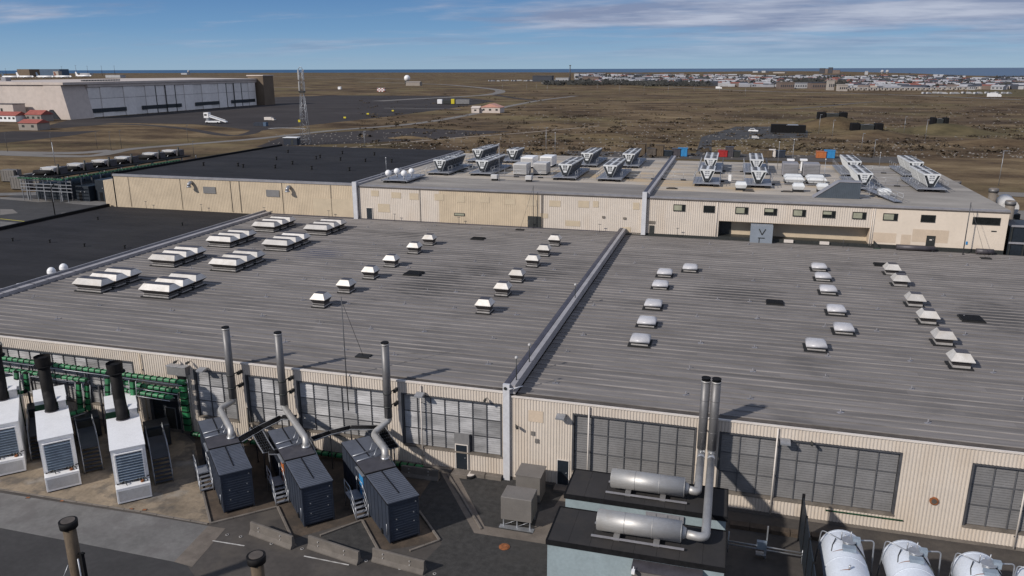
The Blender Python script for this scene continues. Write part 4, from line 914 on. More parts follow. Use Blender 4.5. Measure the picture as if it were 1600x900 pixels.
for s in (-1, 1):
    for z in (.5, 1.0): MB().tube(a + n * s + Vector((0, 0, z)), b + n * s + Vector((0, 0, z)), .03, n=4).build('rail', 'steel', t)
    for k in range(7):
        p = a.lerp(b, k / 6) + n * s; MB().tube(p, p + Vector((0, 0, 1.0)), .03, n=4).build('rail_post', 'steel', t)
t = thing('roof_steps', 'galvanised steps beside the right end of the slate housing', 'steps', (18.0, 116.2, 12.5))
for k in range(5): MB().box(-.6, .6, k * .3, k * .3 + .3, k * .4, k * .4 + .05).build('tread', 'plat', t)
for s in (-.6, .6): MB().tube((s, 0, 1), (s, 1.5, 2.8), .03, n=4).tube((s, 0, 0), (s, 0, 1), .03, n=4).build('rail', 'steel', t)
# handrailed walkways between rows
def walk(x0, x1, y, label):
    t = thing('handrail', label, 'handrail', (0, 0, 12.5), 0, 'handrails across the rear roofs')
    n = round((x1 - x0) / 1.9)
    for k in range(n + 1):
        x = x0 + (x1 - x0) * k / n; MB().tube((x, y, .2), (x, y, 1.3), .028, n=4).build('rail_post', 'steel', t)
        if k % 2 == 0: MB().box(x - .4, x + .4, y - .25, y + .25, 0, .2).build('foot_block', 'felt', t)
    for z in (.75, 1.3): MB().tube((x0, y, z), (x1, y, z), .026, n=4).build('rail', 'steel', t)
    MB().box(x0, x1, y - .1, y + .1, .2, .28).build('pipe_tray', 'coping', t)
walk(-16.6, -12.2, 128.6, 'handrail left of the middle parapet at the cooler rows'); walk(-10.7, -5.8, 128.6, 'handrail right of the middle parapet'); walk(-1.4, 1.8, 128.6, 'handrail between the first two cooler rows right of the parapet'); walk(6.2, 17, 127, 'handrail in front of the pale hoods')
walk(-38.8, -28.4, 125.5, 'handrail in front of the grey louvred boxes'); walk(21.2, 26.2, 130, 'handrail between the two right hand cooler rows'); walk(-1.4, 1.8, 142, 'rear handrail between the first two rows'); walk(21.5, 27, 146, 'rear handrail between the two right hand rows')
walk(-46, -43.2, 130, 'handrail between the two left front cooler rows')
t = thing('white_box', 'small white upright box by the handrail between cooler rows', 'box', (-.2, 127.6, 12.5)); MB().box(-.22, .22, -.2, .2, .3, 1.3).build('casing', 'white', t); MB().box(-.06, .06, -.05, .05, 0, .3).build('stand', 'steel', t)

# masts and poles
def mast(name, label, base, h, r=.05, guys=(), ball=False, m='mullion', grp=None, cat='mast', tee=False):
    t = thing(name, label, cat, base, 0, grp)
    MB().tube((0, 0, 0), (0, 0, h), r, r * .7, n=6).build('pole', m, t)
    if ball: MB().sphere((0, 0, h), r * 2.6, seg=8, rings=6).build('finial', 'offwhite', t)
    if tee: MB().box(-.22, .22, -.04, .04, h, h + .06).build('crossbar', m, t)
    for g in guys:
        MB().tube((0, 0, h * .97), g, .02, n=4).build('guy_wire', m, t)
        MB().box(g[0] - .6, g[0] + .6, g[1] - .4, g[1] + .4, g[2], g[2] + .1).build('anchor_pad', 'felt', t)
    return t
q = YP(538, 622, YF - .5); p0 = YP(531, 465, YF - .5); g = Z(568, 557, RA)
mast('antenna_mast', 'tall thin mast on the front wall with a stay to a black roof pad', (p0.x, YF - .3, 4.2), p0.z - 4.2, .05, [(g.x - p0.x, g.y - YF + .3, RA - 4.2)], m='mullion')
for (x, y, yt), l in (((833, 357, 290), 'tall thin mast by the dark shutter at the rear wall'),): 
    p = Z(x, y, RA); h = YP(x, yt, p.y).z - RA
    mast('antenna_mast', l, (p.x, p.y, RA), h, .06, [(-1.6, -1.6, 0.02)])
p = Z(1503, 397, RB); mast('antenna_mast', 'tall thin mast in front of the rendered right rear wall', (p.x, p.y - .4, RB), YP(1510, 316, p.y - .4).z - RB, .07, [(2.2, -1.6, 0.02)])
for (x, y, h), l in (((897, 470, 1.7), 'short dark pole with pale ball halfway along the dividing parapet'), ((822, 571, 1.75), 'short dark pole with pale ball, second from the front on the dividing parapet'), ((806, 600, 2.1), 'dark pole with white tip nearest the front on the dividing parapet')):
    p = Z(x, y, 7.4); mast('parapet_pole', l, (-14.3, p.y, 7.1), h + .3, .05, ball=True, grp='poles on the dividing parapet', cat='pole', m='frame')
for px, py in ((244, 322), (331, 326), (421, 333), (516, 340), (615, 347), (716, 352), (936, 364), (1058, 370), (825, 358)):
    p = Z(px, py, RA); mast('tee_pole', 'short dark pole with a tee top standing just before the rear wall', (p.x, YR - .9, RA), 1.15, .035, tee=True, grp='short tee poles along the rear wall', cat='pole')
p = Z(1316, 385, RB); mast('tee_pole', 'short dark pole in front of the recessed entrance steps', (p.x, YR - 1, RB), 1.1, .04, cat='pole')
for px, l in ((1345, 'left'), (1354, 'right')): pass
for x, y, h, l in ((7.9, 148, 4.8, 'thin pole behind the plant boxes, left of a pair'), (10.4, 149, 5.2, 'thin pole behind the plant boxes, right of a pair'), (13.6, 126.5, 4.2, 'thin pole rising between the pale hoods and the stair housing'), (26.0, 156, 2.6, 'thin pole at the rear edge near the right cooler rows'), (-34.9, 156, 5.0, 'thin pole at the back edge of the middle rear roof'), (-36.0, 120, 6.0, 'thin pole near the small grey box at the front of the middle rear roof'), (-56.7, 122, 3, 'thin pale pole by the left parapet of the middle rear roof')):
    mast('roof_pole', l, (x, y, 12.5), h, .045, ball=True, m='steel', cat='pole', grp='thin poles on the rear roofs')
# dark rolls and box at the foot of the right rear wall
for x0, x1, l in ((21.6, 26.2, 'long dark insulated duct lying at the foot of the rendered wall'), (31.0, 33.0, 'short dark insulated duct near the right corner of the rendered wall')):
    t = thing('duct_cover', l, 'duct', (0, 0, 0)); MB().tube((x0, YR - .9, RB + .42), (x1, YR - .9, RB + .42), .36, n=12).build('duct', 'hooddark', t)
    for k in (x0 + .3, x1 - .3): MB().box(k - .08, k + .08, YR - 1.2, YR - .6, RB, RB + .3).build('stand', 'frame', t)
t = thing('ramp_box', 'dark triangular cover against the rendered rear wall', 'cover'); MB().extr([(18.9, RB), (19.8, RB), (19.0, RB + .95), (18.9, RB + .95)], YR - .8, YR - .11, 'y').build('cover', 'frame', t); MB().box(18.85, 19.85, YR - .82, YR - .79, RB, RB + .06).build('edge_trim', 'greendark', t)
# dark block beyond the right corner
t = thing('plant_enclosure', 'dark clad plant enclosure beyond the right rear corner', 'enclosure')
MB().box(34.9, 48, YR + .5, YR + 6, 0, 10.4).build('cladding', 'door', t)
for k in range(8): MB().box(35 + k * 1.6, 35.15 + k * 1.6, YR + .35, YR + .499, 0, 10.5).build('post', 'frame', t)
for z in (8.2, 10.4): MB().box(34.9, 48, YR + .3, YR + .349, z, z + .25).build('rail', 'coping', t)
for x, y, l in ((36.8, 119, 'round grey stack behind the right end of the roof, nearest'), (38.0, 131, 'round grey stack behind the right end of the roof, middle'), (36.9, 147, 'round grey stack behind the right end of the roof, farthest')):
    t = thing('exhaust_stack', l, 'chimney', (x, y, 0), 0, 'stacks beyond the right rear roof'); MB().tube((0, 0, 0), (0, 0, 12.6 if y < 140 else 11.5), .6, n=14).build('pipe', 'sill', t); MB().tube((0, 0, 12.0 if y < 140 else 11), (0, 0, 12.5 if y < 140 else 11.4), .68, n=14).build('collar', 'stack', t)
t = thing('silencer', 'grey horizontal silencer beyond the right edge of the rear roof', 'silencer', (38.0, 124.5, 11.2)); MB().tube((-.4, -3, 0), (.6, 3, .0), 1.1, n=16).build('drum', 'offwhite', t); MB().box(-1, 1.2, -2.5, 2.5, -11.2, -.9).build('support', 'frame', t)
# ================================================================== YARD EQUIPMENT
# ---------- navy generator containers
def navy(label, loc, rz, accent=None, L=9.8, W=2.12, H=3.12):
    t = thing('generator_container', label, 'generator', loc, rz, 'navy generator containers in front of the hall')
    b = MB(); b.box(0, W, 0.12, L, 0.14, H - .08); b.build('body', 'navy', t)
    MB().box(.12, W - .12, .25, L - .2, 0.0, .14).build('skid', 'black', t)
    for k in range(24):                                             # side ribs
        y = .5 + k * .37
        if y < L - .3:
            for s in (-.022, W + .001): MB().box(s, s + .021, y, y + .06, .3, H - .25).build('side_rib', 'navy', t) if k % 2 == 0 else None
    for k in range(14): # front louvre blades
        z = .3 + k * .19
        MB().extr([(0.119, z + .15), (0.119, z), (0.05, z), (0.10, z + .15)], .1, W - .1, 'x').build('louvre_blade', 'navy', t)
    for x in (0, W - .09): MB().box(x, x + .09, .03, .119, .14, H - .08).build('corner_post', 'navy', t)
    MB().box(.09, W - .09, .02, .119, H - .24, H - .08).build('header', 'navy', t)
    for x, z in ((.5, 1.0), (.5, 1.75), (W - .42, 1.3), (W - .42, 1.95), (W - .25, 2.7)):
        MB().box(x, x + .07, .0, .049, z, z + .05).build('latch', 'steel', t)
    # roof
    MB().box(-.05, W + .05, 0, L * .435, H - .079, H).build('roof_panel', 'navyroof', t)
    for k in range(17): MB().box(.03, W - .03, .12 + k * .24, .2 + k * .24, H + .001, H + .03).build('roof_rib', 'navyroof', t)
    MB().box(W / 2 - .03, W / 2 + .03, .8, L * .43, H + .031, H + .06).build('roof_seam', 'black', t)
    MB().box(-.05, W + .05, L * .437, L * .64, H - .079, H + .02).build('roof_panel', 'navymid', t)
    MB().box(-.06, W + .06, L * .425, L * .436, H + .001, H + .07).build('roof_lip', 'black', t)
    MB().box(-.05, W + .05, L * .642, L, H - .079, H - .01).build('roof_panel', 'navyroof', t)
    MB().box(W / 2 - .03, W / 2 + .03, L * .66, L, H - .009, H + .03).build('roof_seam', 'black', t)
    for x in (-.06, W + .02): MB().box(x, x + .04, 0, L, H - .14, H - .02).build('roof_trim', 'black', t)
    for k in (0, 1): # brackets holding the exhaust
        y = L * .64 + k * .9
        MB().tube((0, y, H + .05), (W * .62, y + .05, H + .12), .05, n=6).tube((W * .62, y + .05, H + .12), (W * .8, y + .5, H + .45), .045, n=6).build('pipe_bracket', 'steel', t)
    if accent: MB().box(-.05, -.001, L * .50, L * .585, .9, H - .25).build('accent_panel', accent, t)
    MB().box(-.2, -.001, L * .46, L * .62, H - .3, H - .22).build('canopy', 'steel', t)
    for y in (1.2, 7.6): MB().box(-.07, -.001, y, y + .3, .2, .5).build('cable_gland', 'black', t)
    MB().tube((-.08, .25, .7), (-.08, .25, 1.5), .03, n=6).build('side_handle', 'steel', t)
    return t
A45 = R(45)
CN = [((-32.45, 40.63, .01), 'navy container nearest the white generators', None), ((-26.13, 40.59, .01), 'middle navy container with a narrow orange panel on its left side', 'orange'), ((-19.74, 40.38, .01), 'right navy container with a bright blue panel on its left side', 'blue')]
CT = [navy(l, p, A45, ac) for p, l, ac in CN]
def cpos(i, x, y, z): # local container coordinates to world
    o = Vector(CN[i][0]); return Vector((o.x + x * math.cos(A45) - y * math.sin(A45), o.y + x * math.sin(A45) + y * math.cos(A45), z))
def steps(label, loc, rz, m='steel', h=1.0, w=.9, n=4, plat=1.3, grp='access steps at the generators'):
    t = thing('access_steps', label, 'steps', loc, rz, grp)
    MB().box(0, w, 0, plat, h - .05, h).build('landing', 'plat' if plat < 2 else 'platdark', t)
    for k in range(n): MB().box(0, w, -.28 * (k + 1), -.28 * k - .02, h - (k + 1) * h / (n + 1) - .04, h - (k + 1) * h / (n + 1)).build('tread', 'plat' if plat < 2 else 'platdark', t)
    for s in (0, w):
        y0 = -.28 * n
        MB().tube((s, 0, h - .05), (s, y0, .05), .04, n=5).build('stringer', m, t)
        for zr in (.55, 1.05):
            MB().tube((s, y0, zr), (s, 0, h + zr), .03, n=5).build('handrail', m, t)
            MB().tube((s, 0, h + zr), (s, plat, h + zr), .03, n=5).build('handrail', m, t)
        for y, zb in ((y0, 0), (0, 0), (plat, 0)): MB().tube((s, y, zb), (s, y, (h if y >= 0 else 0) + 1.05), .032, n=5).build('rail_post', m, t)
    return t
for i, l in ((0, 'galvanised steps on the left side of the navy container nearest the white generators'), (1, 'galvanised steps on the left side of the middle navy container'), (2, 'galvanised steps on the left side of the right navy container')):
    p = cpos(i, -.98, 5.0, .01); steps(l, p, A45)
    # rail on the right side
    t = thing('handrail', 'sloping galvanised handrail on the right side of the %s navy container' % ('left', 'middle', 'right')[i], 'handrail', (0, 0, 0), 0, 'handrails right of the navy containers')
    for z in (2.1, 3.2): MB().tube(cpos(i, 2.4, 4.4, z - .6), cpos(i, 2.4, 6.8, z), .035, n=5).build('rail', 'steel', t)
    for y in (4.4, 5.6, 6.8): MB().tube(cpos(i, 2.4, y, 0), cpos(i, 2.4, y, 2.6 + (y - 4.4) * .25), .03, n=5).build('rail_post', 'steel', t)
# exhaust stacks
def bendpath(pts, r=.45, n=5):
    out = [Vector(pts[0])]
    for i in range(1, len(pts) - 1):
        a, b, c = Vector(pts[i - 1]), Vector(pts[i]), Vector(pts[i + 1]); ra = min(r, (a - b).length * .45, (c - b).length * .45)
        p, q = b + (a - b).normalized() * ra, b + (c - b).normalized() * ra
        for k in range(n + 1):
            s = k / n; out.append(p * (1 - s) ** 2 + b * 2 * s * (1 - s) + q * s * s)
    return out + [Vector(pts[-1])]
EX = [((353, 512), (-37.65, 49.75), [(-37.95, 48.45, 3.95)], (361, 684), 'left thin steel exhaust stack with a double bend, beside the first louvre bay'),
      ((433.5, 520), (-32.9, 49.75), [], (478, 698), 'middle thin steel exhaust stack sloping straight onto the middle navy container'),
      ((602, 536), (-23.95, 49.75), [(-24.64, 48.5, 3.5)], (602, 716), 'right thin steel exhaust stack with a double bend, beside the widest left bay')]
for (tp, (X, Y), mids, e, l) in EX:
    zt = YP(tp[0], tp[1], Y).z; ep = Z(e[0], e[1], 3.16); X = YP(tp[0], tp[1], Y).x * .5 + X * .5
    t = thing('exhaust_stack', l, 'chimney', (0, 0, 0), 0, 'thin steel exhaust stacks on the front wall')
    MB().path([(X, Y, 4.4), (X, Y, zt)], .30, 16).build('upper_pipe', 'stack', t)
    MB().tube((X, Y, zt - .16), (X, Y, zt - .04), .315, n=16).build('collar', 'silencer', t); MB().tube((X, Y, zt - .04), (X, Y, zt + .07), .30, n=16).build('cap', 'black', t)
    MB().path(bendpath([(X, Y, 4.42)] + [(X, Y, 4.15)] + mids + [(ep.x - .12, ep.y + .25, 3.72), (ep.x, ep.y, 3.12)]), .245, 16).build('lower_pipe', 'silencer', t)
    MB().tube((ep.x, ep.y, 3.1), (ep.x, ep.y, 3.3), .32, n=16).build('flange', 'bolt', t)
    for z in (5.3, 6.4):
        MB().tube((X + .1, Y + .2, z), (X + .35, YF - .04, z), .05, n=6).build('wall_bracket', 'frame', t); MB().tube((X, Y, z - .06), (X, Y, z + .06), .33, n=16).build('clamp', 'frame', t)
        MB().box(X + .3, X + .48, Y + .4, YF - .04, z - .13, z + .13).build('bracket_plate', 'frame', t)
# ladder trays between navy containers
def ladder(pts, w, label, step=.35):
    t = thing('cable_tray', label, 'cable tray', (0, 0, 0), 0, 'black cable ladders behind the navy containers')
    P = [Vector(p) for p in pts]
    for i in range(len(P) - 1):
        a, b = P[i], P[i + 1]; d = b - a; n = Vector((-d.y, d.x, 0)).normalized() * w / 2
        for s in (-1, 1): MB().tube(a + n * s, b + n * s, .045, n=4, sm=False).build('side_rail', 'steel', t)
        k = max(1, int(d.length / step))
        for j in range(k + 1):
            c = a + d * (j / k); MB().tube(c - n, c + n, .022, n=4, sm=False).build('rung', 'steel', t)
        for q in (-.6, -.2, .2, .6): MB().path([a + n * q + Vector((0, 0, .04)), b + n * q + Vector((0, 0, .04))], .05, 5).build('cable', 'black', t)
        MB().poly([a - n - Vector((0, 0, .06)), a + n - Vector((0, 0, .06)), b + n - Vector((0, 0, .06)), b - n - Vector((0, 0, .06))]).build('cable_bed', 'black', t)
    for p in P: MB().tube((p.x, p.y, 0), (p.x, p.y, p.z), .05, n=5).build('support_post', 'mullion', t)
ladder([Z(372, 689, 3.0), Z(408, 668, 3.1), Z(440, 652, 3.3), Z(462, 652, 3.3)], .8, 'black cable ladder rising from the left container towards the hall wall')
ladder([Z(398, 667, 3.05), Z(410, 690, 3.0), Z(420, 706, 2.9), Z(438, 706, 2.8)], .8, 'black cable ladder curving down to the left of the middle container')
ladder([Z(488, 686, 3.0), Z(516, 676, 3.1), Z(548, 668, 3.2), Z(590, 668, 3.3)], .7, 'black cable ladder between the middle and right navy containers')
ladder([Z(593, 668, 3.3), Z(604, 684, 3.1), Z(616, 700, 2.8)], .8, 'black cable ladder hanging behind the exhaust of the right container')
# low green cable covers along the wall foot
def covers(t, a, b, w=.42, h=.22, ln=.62, m='green'):
    a, b = Vector(a), Vector(b); d = b - a; L = d.length; n = max(1, round(L / ln)); st = L / n; u = d.normalized()
    up = Vector((0, 0, 1)) if abs(u.z) < .7 else Vector((0, -1, 0)); s = u.cross(up).normalized(); up = s.cross(u).normalized()
    Mx = Matrix((s, u, up)).transposed()
    key = ('cov', round(st, 2), w, h); 
    if key not in KIDS:
        KIDS[key] = (MB().extr([(-w / 2, 0), (w / 2, 0), (w / 2, h * .6), (w * .35, h), (-w * .35, h), (-w / 2, h * .6)], .03, st - .03, 'y').mesh('tray_cover', m),
                     MB().extr([(-w / 2 - .03, -.03), (w / 2 + .03, -.03), (w / 2 + .03, h * .65), (w * .36, h + .05), (-w * .36, h + .05), (-w / 2 - .03, h * .65)], -.045, .045, 'y').mesh('clip', 'black'))
    for k in range(n):
        p = a + u * st * k; o = link('tray_cover', KIDS[key][0], t, p); o.rotation_euler = Mx.to_euler(); c = link('clip', KIDS[key][1], t, p); c.rotation_euler = Mx.to_euler()
def gtray(label, segs, posts=(), rail=True, w=.42):
    t = thing('cable_tray', label, 'cable tray', (0, 0, 0), 0, 'green covered cable trays')
    for a, b in segs:
        covers(t, a, b, w)
        a, b = Vector(a), Vector(b)
        if rail and abs((b - a).normalized().z) < .7:
            s = (b - a).cross(Vector((0, 0, 1))).normalized() * (w * .75)
            for q in (-1, 1): MB().tube(a + s * q - Vector((0, 0, .1)), b + s * q - Vector((0, 0, .1)), .035, n=5).build('side_rail', 'steel', t)
        elif rail:
            for q in (-1, 1): MB().tube(a + Vector((q * w * .8, -.1, 0)), b + Vector((q * w * .8, -.1, 0)), .03, n=5).build('side_rail', 'steel', t)
    for p in posts: MB().box(p[0] - .06, p[0] + .06, p[1] - .06, p[1] + .06, 0, p[2]).build('support_post', 'mullion', t)
    return t
gtray('long upper green cable tray along the louvre bay above the white generators', [((-67, 49.6, 5.55), (-42.0, 49.6, 5.25))], [(x, 49.6, 5.2) for x in (-64, -58, -52, -47.3)])
gtray('long lower green cable tray behind the white generators', [((-67, 49.2, 4.65), (-51.5, 49.2, 4.55))], [(x, 49.2, 4.5) for x in (-62, -56.5, -52.8)])
gtray('short double green cable tray above the roller door', [((-48.2, 49.2, 4.75), (-42.2, 49.2, 4.6)), ((-48.0, 48.7, 4.35), (-42.6, 48.7, 4.2))], [(-48, 49, 4.6), (-48, 48.6, 4.3)])
gtray('vertical green cable tray beside the roller door', [((-42.85, 50.45, 5.3), (-42.85, 50.45, .5))], w=.7)
gtray('low green cable tray at the wall foot behind the navy containers', [((-42.2, 50.1, .35), (-37, 50.1, .35)), ((-36.5, 50.1, .35), (-31, 50.1, .35)), ((-30.5, 49.9, .35), (-21.3, 49.9, .35))], rail=False)
def wp(px, py, Y): return YP(px, py, Y)
gtray('green cable drops curving onto the white generator at the left edge', [(wp(27, 580, 48.6), wp(30, 612, 48.6)), (wp(42, 582, 48.9), wp(44, 610, 48.9)), (wp(41, 613, 48.0), wp(8, 622, 47.4))], [(wp(45, 615, 48.9).x, 48.9, 3)])
gtray('green cable drops curving onto the middle white generator', [(wp(124, 598, 48.6), wp(127, 640, 48.6)), (wp(137, 600, 48.9), wp(139, 640, 48.9)), (wp(134, 641, 48.2), wp(106, 650, 47.2))], [(wp(140, 640, 48.9).x, 48.9, 3)])
gtray('green cable drops onto the right white generator', [(wp(169, 590, 48.3), wp(171, 655, 47.6)), (wp(208, 594, 48.5), wp(211, 640, 48.5)), (wp(172, 662, 47.2), wp(202, 655, 47.4))], [(wp(160, 640, 48.9).x, 48.9, 4.4)])
t = thing('cable_tray', 'thin dark tray bundle climbing left of the second exhaust stack', 'cable tray'); MB().tube((-37.0, YF - .1, .4), (-37.0, YF - .1, 3.2), .05, n=5).build('conduit', 'frame', t); MB().tube((-36.6, YF - .1, .4), (-36.6, YF - .1, 3.0), .04, n=5).build('conduit', 'frame', t)

# ---------- white generators
def white_gen(label, loc, rz):
    W, H = 2.25, 3.96
    t = thing('generator_container', label, 'generator', loc, rz, 'white generators with black flues')
    MB().bbox(0, W, 0, .78, .1, 1.25, .02).build('plinth_box', 'white', t)
    MB().box(.12, W - .12, -.012, -.001, .25, 1.05).build('plinth_panel', 'offwhite', t)
    MB().box(0.05, W - .05, .1, 10.8, 0, .1).build('skid', 'black', t)
    MB().box(0, W, .781, 6.6, .1, H - .06).build('body', 'white', t)
    MB().box(-.03, W + .03, .72, 6.62, H - .059, H + .02).build('roof_panel', 'white', t)
    MB().box(.28, W - .28, .70, .78, 1.42, 3.55).build('radiator', 'black', t)
    for k in range(10):
        z = 1.46 + k * .208; MB().extr([(.699, z + .10), (.56, z), (.56, z + .02), (.699, z + .13)], .28, W - .28, 'x').build('radiator_blade', 'radblue', t)
    for x in (.2, W - .28): MB().box(x, x + .08, .58, .78, 1.38, 3.62).build('radiator_frame', 'white', t)
    MB().box(.28, W - .28, .58, .699, 3.57, 3.64).build('radiator_frame', 'white', t)
    for x in (.5, 1.45, 1.65, 1.85): MB().path([(x, .7, 1.28), (x + .05, .55, 1.5), (x + .2, .35, 1.45), (x + .25, .3, 1.26)], .035, 6).build('hose', 'frame', t)
    MB().path([(.1, .66, 1.3), (.8, .6, 1.42), (1.6, .6, 1.36), (W + .05, .66, 1.5)], .04, 6).build('hose', 'black', t)
    MB().tube((1.75, .35, 1.26), (1.75, .35, 1.40), .12, n=8).build('filler_cap', 'rust', t)
    MB().box(.05, W - .05, 6.61, 8.1, .1, 2.9).build('engine_bay', 'black', t)
    for x in (.2, .55, 1.7, 2.0): MB().tube((x, 6.8, 2.9), (x, 7.9, 3.2), .09, n=8).build('engine_pipe', 'hooddark', t)
    MB().box(0, W, 8.1, 10.9, .1, 4.15).build('rear_module', 'white', t); MB().box(.0, W, 8.06, 8.099, .5, 3.9).build('rear_grille', 'greendark', t)
    MB().box(-.03, W + .03, 8.05, 10.95, 4.151, 4.23).build('roof_panel', 'white', t)
    MB().box(W - .62, W - .08, 6.0, 6.9, H + .021, H + .75).build('switch_box', 'offwhite', t); MB().box(W - .66, W - .04, 5.95, 6.95, H + .751, H + .8).build('box_lid', 'white', t)
    f = MB(); f.path(bendpath([(W * .50, 6.1, H - .1), (W * .50, 6.2, H + .55), (W * .48, 7.4, H + 1.0), (W * .48, 7.5, H + 4.0)], .5), .44, 16); fl = f.build('flue', 'soot', t)
    MB().tube((W * .48, 7.5, H + 3.45), (W * .48, 7.5, H + 4.2), .56, .60, n=18, caps=False).build('flue_rim', 'soot', fl)
    MB().tube((W * .48, 7.5, H + 3.4), (W * .48, 7.5, H + 3.45), .72, n=18).build('flue_flange', 'black', fl)
    MB().tube((W * .48, 7.5, H + 4.0), (W * .48, 7.5, H + 4.03), .5, n=16).build('flue_mouth', 'black', fl)
    MB().tube((W * .50, 6.15, H + .0), (W * .50, 6.15, H + .1), .5, n=16).build('flue_collar', 'rust' if False else 'hooddark', fl)
    return t
AW = R(46.5)
WG = [((-52.6, 40.2, .01), 'white generator cut by the left frame edge', R(46.5)), ((-46.78, 39.62, .01), 'middle white generator with black flue and blue grey radiator grille', R(48)), ((-40.53, 39.67, .01), 'right white generator with black flue next to the roller door', R(44.5))]
for p, l, a in WG: white_gen(l, p, a)
for (p, l, a), lab in zip(WG, ('dark platform right of the left edge white generator', 'dark platform right of the middle white generator', 'dark platform right of the right white generator')):
    c, s = math.cos(a), math.sin(a); w = lambda x, y: (p[0] + x * c - y * s, p[1] + x * s + y * c)
    x, y = w(2.6, 3.4)
    steps(lab, (x, y, .01), a, 'steel', 1.35, 1.25, 6, 4.2, 'dark access platforms between the white generators')
    t = thing('dark_cabinet', 'low dark cabinet behind the platform of the %s generator' % lab.split('of the ')[-1].replace(' generator', ''), 'cabinet', (*w(2.5, 8.2), 0), a, 'dark cabinets behind the platforms')
    MB().bbox(0, 1.9, 0, 1.6, .1, 1.9).build('casing', 'door', t); MB().box(.1, 1.8, -.03, -.001, .3, 1.7).build('cabinet_door', 'frame', t)
t = thing('privacy_screen', 'tall narrow taupe panel beside the roller door', 'panel'); MB().box(-47.5, -46.8, 49.3, 49.42, 1.2, 3.7).build('panel', 'hangartan', t); MB().box(-47.2, -47.1, 49.32, 49.4, 0, 1.2).build('stand', 'mullion', t)

# ---------- silencer sheds
def shed(label, x0, x1, y0, y1, h, grp='flat roofed silencer sheds'):
    t = thing('plant_shed', label, 'shed', (0, 0, 0), 0, grp)
    MB().box(x0 + .06, x1 - .06, y0 + .06, y1 - .06, 0, h - .25).build('wall', 'shedwall', t)
    n = 8
    for k in range(n):
        a, b = x0 + (x1 - x0) * k / n, x0 + (x1 - x0) * (k + 1) / n - .012
        MB().box(a, b, y0, y1, h - .10, h + random.uniform(0, .006)).build('roof_sheet', 'shedroof', t)
    MB().box(x0 - .03, x1 + .03, y0 - .03, y0 + .03, h - .26, h + .05).box(x0 - .03, x1 + .03, y1 - .03, y1 + .03, h - .26, h + .05).build('roof_edge', 'black', t)['kind'] = 'stuff'
    MB().box(x0 - .03, x0 + .03, y0 + .031, y1 - .031, h - .26, h + .05).build('roof_edge', 'black', t); MB().box(x1 - .03, x1 + .03, y0 + .031, y1 - .031, h - .26, h + .05).build('roof_edge', 'black', t)
    return t
s1 = shed('nearer plant shed with black felt roof carrying a fat steel silencer', -8.72, 1.22, 37.9, 41.55, 4.0)
s2 = shed('farther plant shed against the hall with black felt roof and silencer', -8.75, 1.24, 43.05, 46.4, 4.0)
cb = MB().box(-3.7, .0, 37.0, 37.93, 0, 3.6).build('porch', 'greybox', s1); MB().box(-3.75, .05, 36.95, 37.96, 3.601, 3.66).build('porch_roof', 'hooddark', cb)
for x in (-2.5, -1.2): MB().box(x, x + .02, 36.985, 36.999, .2, 3.3).build('porch_joint', 'frame', cb)
for x, l in ((-3.6, 'left'), (-.1, 'right')):
    t = thing('wall_lamp', 'small white floodlight at the %s end of the shed porch' % l, 'lamp', (x, 36.95, 3.75), 0, 'white floodlights on the shed'); MB().box(-.09, .09, -.35, -.1, -.12, .06).build('lamp_housing', 'white', t); MB().tube((0, -.1, 0), (0, .05, .1), .03, n=6).build('arm', 'white', t)
MB().box(-3.6, -1.3, 42.98, 43.1, 3.2, 3.62).build('vent_grille', 'coping', s2)
for k in range(3): MB().box(-3.0 + k * .7, -2.96 + k * .7, 42.95, 42.979, 3.2, 3.62).build('vent_bar', 'steel', s2)
MB().box(.2, 1.2, 41.56, 41.9, 3.75, 3.85).build('flashing', 'coping', s1)
def silencer(label, yc, x0, x1, xs, zc=4.82):
    t = thing('silencer', label, 'silencer', (0, 0, 0), 0, 'steel silencers on the shed roofs')
    MB().tube((x0 + .04, yc, zc), (x1 - .04, yc, zc), .61, n=32).tube((x0, yc, zc), (x0 + .04, yc, zc), .57, .61, n=32).tube((x1 - .04, yc, zc), (x1, yc, zc), .61, .57, n=32).build('drum', 'silencer', t)['kind'] = 'stuff'
    for f in (.33, .66): MB().tube((x0 + (x1 - x0) * f - .02, yc, zc), (x0 + (x1 - x0) * f + .02, yc, zc), .618, n=32).build('weld_band', 'silencer', t)
    MB().box(x0 - .25, x1 + .2, yc - .72, yc - .6, 4.1, 4.18).build('skid_beam', 'coping', t); MB().box(x0 - .25, x1 + .2, yc + .6, yc + .72, 4.1, 4.18).build('skid_beam', 'coping', t)
    for f in (.25, .72):
        x = x0 + (x1 - x0) * f; MB().box(x - .17, x + .17, yc - .66, yc + .66, 4.02, 4.30).build('saddle', 'louvredark', t)
    MB().tube((x1, yc, zc - .05), (x1 + .25, yc, zc - .05), .42, .28, n=20).build('cone', 'silencer', t)
    zp = 4.62
    MB().path(bendpath([(x1 + .2, yc, zp + .1), (xs, yc, zp), (xs, 49.75, zp)], .6, 8), .255, 18).build('pipe', 'silencer', t)
    MB().path(bendpath([(xs, 48.9, zp), (xs, 49.75, zp), (xs, 49.75, 5.3)], .5, 8), .262, 18).build('elbow', 'bolt', t)
    return t
silencer('steel silencer on the nearer shed with pipe reaching the right twin chimney', 39.55, -6.05, -1.25, .06)
silencer('steel silencer on the farther shed with pipe reaching the left twin chimney', 44.5, -6.0, -1.4, -.62)
